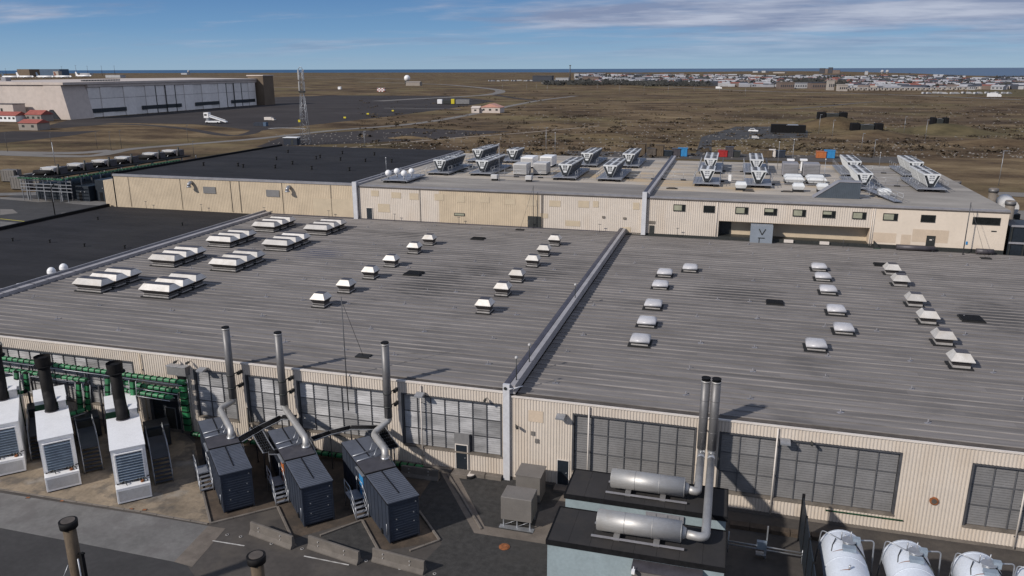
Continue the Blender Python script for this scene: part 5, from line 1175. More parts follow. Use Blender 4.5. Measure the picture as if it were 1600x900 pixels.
for X, l in ((-.64, 'left'), (.04, 'right')):
    zt = 10.0; t = thing('exhaust_stack', 'thick grey steel chimney, %s one of the twin pair by the sheds' % l, 'chimney', (X, 49.75, 0), 0, 'twin steel chimneys')
    MB().path([(0, 0, 5.0), (0, 0, 7.1), (0, 0, zt)], .30, 20).build('pipe', 'stack', t); MB().tube((0, 0, zt - .12), (0, 0, zt + .0), .318, n=20).build('collar', 'silencer', t)
    MB().tube((0, 0, zt), (0, 0, zt + .05), .29, n=20).build('cap', 'black', t); MB().tube((-.12, 0, zt + .05), (-.12, 0, zt + .17), .02, n=4).build('cap_stay', 'black', t); MB().tube((0, 0, zt + .16), (0, 0, zt + .2), .31, n=16).build('rain_plate', 'black', t)
    for z in (6.3, 7.4, 8.6): MB().tube((0, 0, z - .02), (0, 0, z + .02), .308, n=20).build('weld_band', 'stack', t)
    MB().tube((0, 0, 6.2), (0, .95, 6.2), .05, n=6).build('wall_bracket', 'frame', t)
# ---------- grey boxes, manhole, orange cover
t = thing('equipment_box', 'taupe box on steel stilts standing on the gravel', 'box', group='taupe equipment boxes')
MB().bbox(-13.4, -11.25, 44.45, 46.05, .62, 2.3, .03).build('casing', 'greybox', t)
for x in (-13.25, -12.3, -11.4): 
    for y in (44.6, 45.9): MB().box(x - .04, x + .04, y - .04, y + .04, 0, .62).build('leg', 'steel', t)
for a, b in ((-13.25, -12.3), (-12.3, -11.4)): MB().tube((a, 44.6, .1), (b, 44.6, .58), .025, n=4).build('brace', 'steel', t)
MB().box(-13.5, -11.1, 44.3, 44.7, 0.01, .06).build('foot_plate', 'steel', t)
t = thing('equipment_box', 'taupe box beside the white pillar against the hall wall', 'box', group='taupe equipment boxes')
MB().bbox(-13.3, -11.5, 47.9, 49.6, .1, 2.05, .03).build('casing', 'greybox', t); MB().box(-13.35, -11.45, 47.85, 49.65, 2.051, 2.12).build('lid', 'greybox', t)
p = Z(735, 745); t = thing('manhole', 'round white topped chamber in the gravel by the personnel door', 'manhole', (p.x, p.y, 0)); MB().tube((0, 0, 0), (0, 0, .22), .42, n=18).build('ring', 'felt', t); MB().tube((0, 0, .22), (0, 0, .28), .36, n=18).build('cover', 'trim', t)
p = Z(788, 855); t = thing('manhole', 'rusty orange round cover in the gravel beside the shed', 'manhole', (p.x, p.y, 0)); MB().tube((0, 0, 0.008), (0, 0, .05), .36, n=18).build('ring', 'rust', t); MB().tube((0, 0, .05), (0, 0, .07), .28, n=18).build('cover', 'rust', t)
t = thing('concrete_step', 'concrete step at the personnel door in the louvre bay', 'step'); MB().bbox(-19.0, -17.7, YF - .9, YF - .03, 0, .3, .02).build('slab', 'concrete', t)
t = thing('concrete_step', 'concrete step at the right hall door by the farther shed', 'step'); MB().bbox(-11.0, -9.8, YF - .9, YF - .03, 0, .2, .02).build('slab', 'path', t)
t = thing('low_wall', 'low concrete upstand along the foot of the louvre bay by the personnel door', 'wall')
for a, b in ((-26, -24), (-23.95, -21.6), (-21.55, -19.1)): MB().bbox(a, b, YF - .45, YF - .05, 0, .34, .02).build('block', 'concrete', t)
for a, b in ((-17.6, -16.4), (-16.35, -15.1)): MB().bbox(a, b, YF - .5, YF - .05, 0, .34, .02).build('block', 'concrete', t)
# ---------- jersey barriers
def jersey(a, b, label, h=.85):
    a, b = Vector(a), Vector(b); d = b - a; L = d.length
    t = thing('concrete_barrier', label, 'barrier', (a.x, a.y, 0), math.atan2(d.y, d.x), 'concrete road barriers')
    MB().extr([(-.3, 0), (.3, 0), (.3, .08), (.14, .3), (.09, h - .02), (.06, h), (-.06, h), (-.09, h - .02), (-.14, .3), (-.3, .08)], 0, L, 'x').build('barrier_body', 'barrier', t)
    for k in (.2, .72):
        for z in (.35, .62): MB().box(L * k, L * k + .07, -.18, -.10, z, z + .07).build('lifting_lug', 'curbskirt', t)
jersey(Z(394, 832), Z(459, 856), 'left concrete barrier of the front row, nearest the white generators'); jersey(Z(484, 854), Z(562, 880), 'middle concrete barrier of the front row'); jersey(Z(584, 874), Z(664, 895), 'right concrete barrier of the front row, nearest the gravel')
jersey(Z(628, 742), Z(686, 750), 'concrete barrier lying by the wall behind the right container')
# ---------- foreground flues
for (px, py, zt), l in (((106, 814, 6.3), 'brown flue with a black rim rising in the left foreground'), ((400, 868, 6.3), 'short brown flue with a black rim rising at the bottom edge')):
    p = Z(px, py, zt); t = thing('exhaust_stack', l, 'chimney', (p.x, p.y, 0), 0, 'brown foreground flues')
    MB().tube((0, 0, 0), (0, 0, zt - .05), .33, n=20).build('pipe', 'brick', t); MB().tube((0, 0, zt - .38), (0, 0, zt + .02), .46, .48, n=24).build('rim', 'soot', t); MB().tube((0, 0, zt + .02), (0, 0, zt + .05), .36, n=20).build('mouth', 'gutter', t)
    if px < 200:
        MB().box(.5, .62, -.1, .1, 0, zt - 1.9).build('guide_post', 'black', t); MB().tube((.3, 0, zt - 2.0), (.75, 0, zt - 1.9), .06, n=6).build('clamp', 'black', t); MB().tube((.8, -.5, zt - 1.9), (.8, -.5, .2), .04, n=6).build('conduit', 'steel', t); MB().tube((-.3, -.2, zt - 2.7), (-.9, -.4, zt - 4), .03, n=4).build('stay', 'steel', t)
# ---------- fence and pipe rail right of the sheds
p = Z(1256, 776, 3.3)
t = thing('screen_fence', 'black steel screen fence running away between the sheds and the tanks', 'fence')
y = 36.0
while y < p.y - .2:
    y2 = min(y + 2.4, p.y); 
    for k in range(9): MB().box(p.x - .03, p.x + .03, y + .08, y2 - .02, .25 + k * .34, .55 + k * .34).build('fence_slat', 'door', t)
    MB().box(p.x - .07, p.x + .07, y - .0, y + .07, 0, 3.35).build('post', 'black', t); y += 2.4
MB().box(p.x - .09, p.x + .09, p.y, p.y + .12, 0, 3.45).build('post', 'black', t)
t = thing('pipe_rail', 'low steel pipe rail from the sheds to the black fence', 'rail')
a, b = Z(1138, 845, .8), Z(1254, 864, .8)
MB().tube(a, b, .05, n=6).build('rail', 'steel', t); MB().tube(a + Vector((0, 0, -.22)), b + Vector((0, 0, -.22)), .05, n=6).build('rail', 'steel', t)
for k in (0, .5, 1): q = a.lerp(b, k); MB().tube((q.x, q.y, 0), (q.x, q.y, 1.5 if k == 0 else 1.0), .04, n=6).build('rail_post', 'steel', t)
q = a.lerp(b, .45); t = thing('control_box', 'small blue grey box on the pipe rail', 'box', (q.x, q.y, 0)); MB().box(-.3, .3, -.35, -.1, .8, 1.3).build('casing', 'radblue', t); MB().box(-.3, .3, -.3, .1, .3, .36).build('shelf', 'steel', t); MB().box(.26, .34, -.06, .02, 0, 2.3).build('post', 'steel', t)
MBk = [((1150, 830), (1255, 846))]
t = thing('low_wall', 'low brown concrete block wall at the wall foot right of the sheds', 'wall')
for k in range(5): MB().bbox(1.6 + k * 1.3, 2.86 + k * 1.3, 48.4, 49.0, 0, .3, .02).build('block', 'pad', t)
# ---------- white storage tanks
def tank(label, x, y0, r=1.22, L=8.5):
    zc = 2.2
    t = thing('storage_tank', label, 'tank', (x, y0, 0), 0, 'white horizontal storage tanks')
    mb = MB(); n = 32; rings = []
    prof = [(0, .0), (.10, .35), (.22, .62), (.38, .84), (.52, .95), (.62, 1.0)]
    prof = [(a, b) for a, b in prof]; full = [(a, r * b) for a, b in prof] + [(.63 + (L - 1.26) * k / 4, r) for k in range(1, 4)] + [(L - a, r * b) for a, b in reversed(prof)]
    k0 = len(mb.v)
    for (yy, rr) in full:
        for j in range(n):
            a = 2 * math.pi * j / n; mb.v.append((math.cos(a) * max(rr, .01), -yy, zc + math.sin(a) * max(rr, .01)))
    for i in range(len(full) - 1):
        for j in range(n):
            q = (j + 1) % n; mb.face((k0 + i * n + j, k0 + (i + 1) * n + j, k0 + (i + 1) * n + q, k0 + i * n + q), 0, True)
    mb.build('shell', 'tank', t)
    for yy in (.75, 3.4, 6.0): MB().tube((0, -yy - .03, zc), (0, -yy + .03, zc), r + .012, n=32).build('weld_band', 'tank', t)
    for yy in (1.6, 6.5): MB().box(-.9, .9, -yy - .2, -yy + .2, 0, zc - r * .72).build('saddle', 'offwhite', t)
    zt = zc + r
    MB().tube((0.15, -2.1, zt - .05), (.15, -2.1, zt + .22), .32, n=14).build('manway', 'steel', t); MB().tube((0.15, -2.1, zt + .22), (.15, -2.1, zt + .28), .40, n=14).build('manway_lid', 'steel', t)
    MB().box(-.25, .45, -2.9, -2.5, zt - .02, zt + .2).build('valve_plate', 'radblue', t); MB().box(.35, .75, -2.2, -1.9, zt + .05, zt + .45).build('valve_box', 'radblue', t)
    for px_, ln in ((-.2, .5), (.0, .35), (.3, .6)): MB().tube((px_, -1.7, zt), (px_, -1.7, zt + ln), .035, n=6).build('valve_pipe', 'steel', t)
    MB().path(bendpath([(-.3, -1.9, zt + .12), (-1.25, -1.2, zt + .15), (-1.45, -1.0, .3)], .25), .035, 6).build('pipe_hoop', 'steel', t)
    MB().path(bendpath([(.6, -1.9, zt + .2), (1.6, -1.5, zt + .1), (1.7, -1.6, .3)], .25), .045, 6).build('pipe_hoop', 'steel', t)
    MB().path(bendpath([(.5, -2.2, zt + .1), (1.05, -2.6, zt - .5), (1.32, -3.4, zc - .2), (1.4, -3.6, .4)], .5), .045, 6).build('hose', 'frame', t)
    MB().path([(-.5, -1.7, zt + .02), (-.7, -2.1, zt - .2), (-.8, -2.6, zt - .3)], .03, 6).build('hose', 'frame', t)
    MB().tube((-.1, -4.6, zt - .02), (-.1, -4.6, zt + .25), .06, n=8).build('lifting_lug', 'steel', t)
    for (a0, a1, yy) in ((98, 130, 2.75), (95, 118, 4.65)):
        s = MB(); 
        for k in range(5):
            b0, b1 = R(a0 + (a1 - a0) * k / 5), R(a0 + (a1 - a0) * (k + 1) / 5); w0, w1 = .035 * (1 - k / 5) + .006, .035 * (1 - (k + 1) / 5) + .006; rr = r + .013
            s.poly([(math.cos(b0) * rr, -yy - w0, zc + math.sin(b0) * rr), (math.cos(b1) * rr, -yy - w1, zc + math.sin(b1) * rr), (math.cos(b1) * rr, -yy + w1, zc + math.sin(b1) * rr), (math.cos(b0) * rr, -yy + w0, zc + math.sin(b0) * rr)])
        s.build('rust_streak', 'rust', t)
    return t
for px, py, l in ((1316, 822, 'white storage tank nearest the black fence'), (1416, 838, 'white storage tank, second from the black fence'), (1526, 856, 'white storage tank, third from the black fence'), (1622, 876, 'white storage tank cut off by the right frame edge')):
    p = Z(px, py, 3.5); tank(l, p.x, p.y + .35)

for px, py in ((97, 783), (205, 796), (226, 797), (44, 778)):
    p = Z(px, py); t = thing('drain_cover', 'small rusty drain cover along the edge of the sandy slab', 'drain', (p.x, p.y, 0.013), .3, 'rusty drain covers'); MB().box(-.16, .16, -.12, .12, 0, .02).build('frame', 'gutter', t); MB().box(-.12, .12, -.08, .08, .021, .03).build('grate', 'rust', t)
for px, py in ((355, 836), (376, 839), (424, 850), (472, 858), (522, 867), (572, 877), (625, 889), (679, 897)):
    p = Z(px, py); t = thing('ground_socket', 'small pale socket ring in the asphalt along the concrete barriers', 'socket', (p.x, p.y, 0.012), 0, 'pale socket rings by the barriers'); MB().tube((0, 0, 0), (0, 0, .03), .11, n=10).build('ring', 'curbskirt', t); MB().tube((0, 0, .03), (0, 0, .04), .06, n=8).build('hole', 'black', t)
# ================================================================== OPEN LAND
def XP(px, py, X):
    d = RW @ Vector((px - 800.0, 450.0 - py, -FPX)); t = X / d.x
    return Vector((X, d.y * t, EYE + d.z * t))
M['greenold'] = mat('old_green_cover', (0.014, 0.075, 0.034), 0.7, var=0.3, scale=1.0, rnd=.3)
def smooth(P, n=6):
    out = []
    for i in range(len(P) - 1):
        a, b, c, d = P[max(i - 1, 0)], P[i], P[i + 1], P[min(i + 2, len(P) - 1)]
        for k in range(n):
            t = k / n; out.append(.5 * ((2 * b) + (c - a) * t + (2 * a - 5 * b + 4 * c - d) * t * t + (3 * b - a - 3 * c + d) * t ** 3))
    return out + [P[-1]]
def strip(name, pix, w, m, z):
    P = smooth([Z(x, y) for x, y in pix]); mb = MB(); L = []; Rr = []
    for i, p in enumerate(P):
        d = (P[min(i + 1, len(P) - 1)] - P[max(i - 1, 0)]); n = Vector((-d.y, d.x, 0)).normalized() * w * .5 * random.uniform(.92, 1.08)
        L.append(len(mb.v)); mb.v.append((p.x + n.x, p.y + n.y, z)); mb.v.append((p.x - n.x, p.y - n.y, z))
    for i in range(len(P) - 1):
        a = L[i]; mb.face((a + 1, a + 3, a + 2, a))
    return struct(mb.build(name, m))
sheet('apron', [(60, 200), (106, 188), (415, 163), (425, 152), (520, 149), (700, 150), (775, 158), (700, 170), (600, 183), (480, 196), (400, 205), (365, 200), (300, 194), (180, 192), (100, 200)], 'apron', 0.03)
sheet('apron', [(505, 208), (640, 200), (740, 204), (800, 205), (700, 216), (560, 224), (500, 226), (400, 230), (440, 214)], 'apron', 0.025)
sheet('apron', [(-60, 212), (20, 205), (100, 206), (160, 204), (110, 212), (40, 220), (-60, 230)], 'apron', 0.025)
sheet('pavement', [(1085, 246), (1112, 246), (1112, 219), (1200, 217), (1262, 215), (1262, 204), (1205, 198), (1150, 198), (1096, 214)], 'asphaltdark', 0.03)
strip('road', [(-60, 240), (0, 241), (90, 244), (150, 243), (205, 233), (300, 225), (400, 217), (520, 204), (650, 193), (740, 178), (800, 165), (850, 156), (900, 150)], 6.5, 'road', 0.05)
strip('road', [(-60, 236), (40, 239), (120, 239), (175, 235)], 9, 'road', 0.04)
strip('road', [(370, 192), (400, 203), (360, 212), (280, 200), (190, 194), (110, 198)], 6, 'apron', 0.045)
strip('track', [(515, 234), (640, 222), (730, 214), (800, 209), (870, 203), (935, 197)], 2.6, 'track', 0.05)
strip('road', [(590, 158), (660, 154), (720, 151), (762, 148), (781, 144), (775, 140), (740, 136), (690, 132), (630, 130), (560, 128)], 14, 'road', 0.05)
strip('road', [(765, 147), (810, 154), (850, 158)], 10, 'apron', 0.045)
strip('road', [(1030, 135), (1090, 138), (1200, 143), (1330, 146), (1450, 150), (1620, 157)], 9, 'road', 0.05)
strip('track', [(410, 137), (450, 136.5), (480, 137)], 18, 'track', 0.05)
strip('track', [(420, 201), (440, 200), (475, 201)], 3, 'line', 0.06)
strip('track', [(600, 169), (690, 170), (720, 171)], 4, 'road', 0.055)
strip('track', [(480, 123), (560, 122), (640, 124)], 26, 'road', 0.05)
strip('road', [(-50, 118.2), (150, 118.6), (400, 119.5), (560, 120.5)], 40, 'road', 0.05)
strip('track', [(1240, 170), (1290, 166), (1340, 161), (1370, 159)], 5, 'gutter', 0.05)
strip('road', [(1575, 330), (1640, 345), (1700, 360)], 9, 'road', 0.05); strip('road', [(1555, 303), (1640, 306)], 7, 'road', 0.05)
# paved court at the far left
for pts, m in (([(-60, 318), (60, 300), (180, 318), (175, 330), (-60, 372)], 'asphaltdark'), ([(0, 308), (60, 311), (82, 315), (60, 316), (0, 311)], 'road'), ([(0, 327), (20, 327), (28, 333), (0, 336)], 'road'), ([(100, 317), (118, 313), (184, 316), (180, 322), (130, 320)], 'slab'),
               ([(95, 333), (140, 327), (150, 327), (100, 338)], 'road'), ([(0, 346), (38, 349), (20, 357), (0, 358)], 'slab'), ([(-20, 302), (60, 300), (118, 307), (112, 309), (56, 305), (-20, 306)], 'slab')):
    sheet('pavement', pts, m, 0.012 if m == 'asphaltdark' else 0.02)
a, b = Z(0, 342), Z(38, 346); struct(MB().poly([(a.x, a.y - .15, .025), (b.x, b.y - .15, .025), (b.x, b.y + .15, .025), (a.x, a.y + .15, .025)]).build('road_line', 'yellow'))

# mounds
def mound(px, py, rx, ry, h, m='moundgrass'):
    p = Z(px, py); mb = MB(); N = 16; nr = 7
    mb.v.append((0, 0, h))
    for i in range(1, nr + 1):
        for j in range(N):
            t = 2 * math.pi * j / N; r = i / nr; k = (math.cos(r * math.pi) + 1) / 2 * h * random.uniform(.92, 1.05) - (0.05 if i == nr else 0)
            mb.v.append((math.cos(t) * rx * r, math.sin(t) * ry * r, k))
    for j in range(N): mb.face((0, 1 + j, 1 + (j + 1) % N), 0, True)
    for i in range(nr - 1):
        for j in range(N):
            q = (j + 1) % N; o = 1 + i * N; mb.face((o + j, o + N + j, o + N + q, o + q), 0, True)
    struct(mb.build('mound', m, None, (p.x, p.y, 0)))
mound(1303, 199, 27, 20, 5.5, 'heath'); mound(1362, 212, 26, 18, 2.6, 'heath'); mound(1475, 207, 28, 22, 4.2); mound(1270, 197, 14, 12, 4)
mound(1330, 216, 16, 10, 1.4, 'heath'); mound(1560, 225, 30, 16, 2.2, 'heath'); mound(860, 195, 20, 10, 1.2, 'heath'); mound(940, 213, 18, 10, 1.2, 'heath'); mound(640, 216, 12, 6, 1.0, 'heath')

# shrubs
def shrub_mesh(n, seed, flat=.55):
    r = random.Random(seed); mb = MB()
    for k in range(n):
        t = r.random() * 6.283; u = r.random() ** .5; hh = (1 - u * u) * flat * 2 * r.uniform(.2, 1)
        c = Vector((math.cos(t) * u, math.sin(t) * u, hh * .5)); s = r.uniform(.08, .2)
        a = Vector((r.uniform(-1, 1), r.uniform(-1, 1), r.uniform(-.6, .6))).normalized() * s; b = Vector((r.uniform(-1, 1), r.uniform(-1, 1), r.uniform(.2, 1))).normalized() * s
        mb.poly([c - a, c + a * .6 - b * .3, c + b])
    return mb
SM = [shrub_mesh(150, i).mesh('shrub', 'shrub') for i in range(4)]
STM = MB().tube((0, 0, 0), (0, 0, .3), .06, .03, n=5).mesh('stem', 'bark')
spots = [(1063, 187, 7), (1120, 178, 4), (962, 200, 7.5), (884, 222, 8), (903, 182, 9), (880, 184, 8), (862, 180, 5), (830, 182, 5), (822, 193, 5), (852, 184, 5), (975, 197, 5), (1003, 188, 6), (936, 174, 5), (951, 154, 4), (867, 152, 4), (835, 154, 7), (918, 166, 4), (1075, 186, 5), (1105, 182, 6),
         (1118, 199, 5), (1345, 190, 5), (1557, 190, 5), (1595, 218, 6), (1496, 178, 7), (1535, 182, 6), (1583, 168, 4), (1310, 222, 9), (690, 192, 7), (705, 196, 8), (672, 197, 6), (812, 172, 5), (793, 176, 5), (780, 180, 6), (845, 218, 5), (893, 213, 4), (1040, 222, 5), (1262, 200, 4), (1212, 163, 4), (1020, 168, 5), (1150, 190, 5), (728, 190, 5), (860, 168, 4), (1460, 170, 4), (1395, 196, 5), (1430, 222, 6), (1520, 214, 6)]
for i, (px, py, w) in enumerate(spots):
    p = Z(px, py); t = thing('shrub', 'low dark brown shrub on the open heath', 'shrub', (p.x, p.y, 0), random.random() * 6, 'dark shrubs scattered on the heath'); s = w * .36
    t.scale = (s * 1.2, s, s * .8)
    link('foliage', SM[i % 4], t); link('stem', STM, t)
r = random.Random(3); mb = MB()
for k in range(1500):
    px = r.uniform(560, 1620); py = 128 + (r.random() ** .7) * 118; p = Z(px, py)
    if -110 < p.x < 60 and p.y < 175: continue
    s = r.uniform(.5, 1.9) * (1.0 if r.random() < .85 else 1.8)
    for q in range(9):
        t = r.random() * 6.283; u = r.random() ** .5 * s; c = Vector((p.x + math.cos(t) * u * 1.3, p.y + math.sin(t) * u, (s * .25) * r.uniform(.1, 1) * (1 - u / s * .6)))
        a = Vector((r.uniform(-1, 1), r.uniform(-1, 1), r.uniform(-.3, .3))).normalized() * s * .4; b = Vector((r.uniform(-1, 1), r.uniform(-1, 1), r.uniform(.2, 1))).normalized() * s * .4
        mb.poly([c - a, c + a, c + b])
stuff(tag(mb.build('scrub', 'shrub'), 'low brown scrub tufts covering the heath behind the halls', 'scrub'))
r = random.Random(5); mb = MB()
for k in range(3000):
    px = r.uniform(420, 1620); py = 135 + (r.random() ** .7) * 112; p = Z(px, py)
    if px < 800 and py < 206: continue
    if -110 < p.x < 60 and p.y < 175: continue
    s = r.uniform(.12, .5); n = 3 + int(r.random() * 2)
    mb.v += [(p.x - s, p.y - s, 0), (p.x + s, p.y - s, 0), (p.x + s * .8, p.y + s, 0), (p.x - s, p.y + s * .7, 0), (p.x, p.y, s * .9)]; o = len(mb.v) - 5
    for a in range(4): mb.face((o + a, o + (a + 1) % 4, o + 4))
stuff(tag(mb.build('field_stones', 'road'), 'pale stones lying scattered over the heath', 'stones'))

# ---------- hangar
hg = thing('hangar', 'huge cream aircraft hangar with tall grey sliding doors and window strips', 'hangar')
HX, HY0, HY1, HH = -405.0, 404.0, 612.0, 22.6
MB().box(-540, HX - 14, HY0, HY1, 0, HH - 1.5).build('body', 'hangar', hg)
MB().extr([(-540, HH - 1.49), (HX + 2, HH - 1.49), (HX + 2, HH), (-470, HH + .5), (-540, HH)], HY0 - 1, HY1, 'y').build('roof', 'hangar', hg)
MB().extr([(HX - 14, 0), (HX + 3.5, 0), (HX - .5, HH - 1.5), (HX - 14, HH - 1.5)], HY0 - .5, HY0 + 19, 'y', 0).build('corner_block', 'hangar', hg)
MB().box(HX - 13.9, HX - 2.5, HY0 + 19.01, HY1 - .1, 0, HH - 3.4).build('door_backing', 'mullion', hg)
MB().box(HX - 3, HX + 1.4, HY0 + 19, HY1, HH - 3.3, HH - 1.6).build('door_header', 'hangar', hg)
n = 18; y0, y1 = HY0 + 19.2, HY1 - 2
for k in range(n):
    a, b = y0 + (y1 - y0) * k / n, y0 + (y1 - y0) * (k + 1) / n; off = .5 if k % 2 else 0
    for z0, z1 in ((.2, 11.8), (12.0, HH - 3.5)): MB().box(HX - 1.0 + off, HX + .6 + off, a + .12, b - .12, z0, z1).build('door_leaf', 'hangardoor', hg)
for k in (6, 7, 8, 14, 15, 16): y = y0 + (y1 - y0) * k / n; MB().box(HX + 1.0, HX + 1.3, y - .35, y + .35, .2, HH - 3.4).build('door_post', 'frame', hg)
for a, b in ((421, 441 + 14), (470, 512), (528, 558), (574, 608)):
    f = MB().box(HX + .9, HX + 1.25, a, b, 3.0, 5.6).build('window_strip', 'frame', hg); k = a + .4
    while k < b - 1.2: MB().box(HX + 1.251, HX + 1.3, k, k + 1.5, 3.3, 5.3).build('pane', 'door', f); k += 2.2
MB().box(-412, HX + 8, HY1 + .1, HY1 + 16, 0, HH + 2.0).build('end_block', 'hangarbrown', hg); MB().box(-413, HX + 8.5, HY1 - .4, HY1 + 16.5, HH + 2.01, HH + 2.8).build('end_block_cap', 'hangar', hg)
for k in range(14): MB().box(HX - 8, HX - 6, HY0 + 24 + k * 2.4, HY0 + 25.2 + k * 2.4, HH + .3, HH + 1.2).build('roof_vent', 'mullion', hg)
MB().box(-470, -466, 420, 424, HH + .2, HH + 3).build('roof_house', 'coping', hg)
MB().extr([(HX - 17, 0), (HX - 4, 0), (HX - 9, 6), (HX - 11, 6)], HY0 - 1.2, HY0 - .51, 'y').build('side_door', 'door', hg)
MB().box(-418.2, -417.8, HY0 - .3, HY0 - .01, 0, 17).build('downpipe', 'mullion', hg)
MB().box(-466, -462, HY0 - .4, HY0 - .01, 10, 12.4).build('vent', 'navy', hg)
def house(label, x0, x1, y0, y1, h, wall, roof, rh=1.6, wins=0, cat='house', axis='x', rz=0, grp=None, name='house', hip=False, chim=False):
    cx, cy = (x0 + x1) / 2, (y0 + y1) / 2; w, d = (x1 - x0) / 2, (y1 - y0) / 2
    t = thing(name, label, cat, (cx, cy, 0), rz, grp)
    MB().box(-w, w, -d, d, 0, h).build('wall', wall, t)
    e = .4
    if rh <= .01: MB().box(-w - .2, w + .2, -d - .2, d + .2, h + .001, h + .35).build('roof', roof, t)
    elif axis == 'x': MB().extr([(-d - e, h), (d + e, h), (0, h + rh)], -w - e, w + e, 'x').build('roof', roof, t)
    else: MB().extr([(-w - e, h), (w + e, h), (0, h + rh)], -d - e, d + e, 'y').build('roof', roof, t)
    if wins:
        for k in range(wins):
            x = -w + (k + .5) * 2 * w / wins; f = MB().box(x - .8, x + .8, -d - .1, -d - .001, h * .42, h * .75).build('window', 'frame', t)
    return t
house('long white house with red roof in front of the hangar', -434, -418, 379, 388, 3.6, 'white', 'redroof', 2.2, 5); house('brown and cream house with red roof beside the long white one', -416, -404, 384, 393, 4.0, 'hangartan', 'redroof', 2.6, 3)
house('small cream house with brown red roof in front of the other red roofed houses', -358.5, -346.5, 326, 334, 3.6, 'hangartan', 'redroof', 1.8, 2)
house('cream flat roofed block against the hangar side at the left edge', -470, -433, 392, 401, 9.5, 'hangar', 'copingdark', 0, 2)
house('cream block at the very left edge beside the hangar', -500, -452, 380, 391, 8.0, 'hangar', 'hangar', 0, 0)
house('small cream house with salmon roof beside the field road', -174.5, -160, 536, 547, 3.8, 'hangar', 'pinkroof', 2.6, 3, axis='y')
house('low cream annex touching the salmon roofed house', -180.5, -174.7, 534, 541, 3.2, 'hangar', 'hangar', 1.5, 1)
# ---------- apron vehicles
p = Z(338, 193); t = thing('stair_truck', 'white aircraft stair truck parked on the dark apron', 'truck', (p.x, p.y, 0), R(8))
MB().box(-6, 3, -1.2, 1.2, .7, 1.5).build('chassis', 'white', t); MB().bbox(-6.6, -3.6, -1.4, 1.4, 3.2, 6.2, .1).build('cabin', 'white', t); MB().box(-6.2, -4.6, -1.42, -1.401, 4.4, 5.4).build('window', 'frame', t); MB().box(-5.5, -4, -1.1, 1.1, 1.5, 3.2).build('lift_column', 'steel', t)
MB().extr([(-3.6, 4.4), (-3.6, 3.7), (6, .8), (6.6, .8), (6.6, 1.2)], -1.1, 1.1, 'x' if False else 'y').build('stair_flight', 'white', t); MB().extr([(-3.6, 5.3), (-3.6, 4.9), (6.2, 2.0), (6.4, 2.2)], -1.15, -1.05, 'y').build('side_panel', 'white', t)
for x in (-5, 1.5):
    for y in (-1.2, 1.2): MB().tube((x, y - .15, .5), (x, y + .15, .5), .5, n=12).build('wheel', 'black', t)
def vehicle(label, px, py, body, l=4.4, w=1.8, h=1.5, rz=0, cat='car', name='parked_car', grp='vehicles', box=False):
    p = Z(px, py); t = thing(name, label, cat, (p.x, p.y, 0), rz, grp)
    if box:
        MB().bbox(-l / 2, l * .22, -w / 2, w / 2, .6, h, .06).build('cargo_box', body, t); MB().extr([(l * .24, .5), (l / 2, .5), (l / 2, h * .55), (l * .38, h * .8), (l * .24, h * .8)], -w / 2, w / 2, 'y').build('cab', body, t); MB().extr([(l * .385, h * .76), (l * .5 + .02, h * .5), (l * .5 + .03, h * .55), (l * .40, h * .79)], -w * .45, w * .45, 'y').build('windscreen', 'glassdark', t)
    else:
        MB().extr([(-l / 2, .3), (l / 2, .3), (l / 2, .75), (l * .3, .92), (-l * .42, .95), (-l / 2, .8)], -w / 2, w / 2, 'y').build('body', body, t); MB().extr([(-l * .40, .951), (l * .22, .93), (l * .08, h), (-l * .32, h)], -w * .44, w * .44, 'y').build('cabin', body, t)
        for s in (-1, 1): MB().extr([(-l * .35, 1.0), (l * .16, 1.0), (l * .06, h - .08), (-l * .29, h - .08)], s * w * .445 - .005, s * w * .445 + .005, 'y').build('window', 'glassdark', t)
    for x in (-l * .32, l * .32):
        for s in (-1, 1): MB().tube((x, s * w * .42 - .1, .33), (x, s * w * .42 + .1, .33), .33, n=12).build('wheel', 'black', t)
    return t
vehicle('white car parked on the dark asphalt spur', 1177, 206, 'white', 4.6, 1.9, 1.6, R(-8))
vehicle('white and yellow van driving on the far road at right', 1553, 152, 'white', 13, 3.2, 4.2, R(10), 'van', 'van', box=True)
vehicle('tan service vehicle on the apron near the lattice mast', 422, 189, 'trim', 6.5, 2.2, 2.3, R(5), 'truck', 'service_truck', box=True)
vehicle('dark van beside the black containers near the white car', 1243, 206, 'black', 5, 2.1, 2.2, R(4), 'van', 'van', box=True)
vehicle('small white trailer in the grass below the white car', 1180, 218, 'offwhite', 3.0, 1.8, 1.6, R(4), 'trailer', 'trailer', box=True)
vehicle('white truck on the far road above the heath', 1123, 139, 'white', 9, 3, 3.6, R(6), 'truck', 'truck', box=True)
p = Z(408, 197); t = thing('skip', 'dark blue container on the apron by the lattice mast', 'container', (p.x, p.y, 0), 0); MB().box(-4, 2, -1.2, 1.2, .05, 1.8).build('body', 'navy', t); MB().box(2.01, 3.8, -1.1, 1.1, .05, 2.1).build('end_box', 'tb', t)
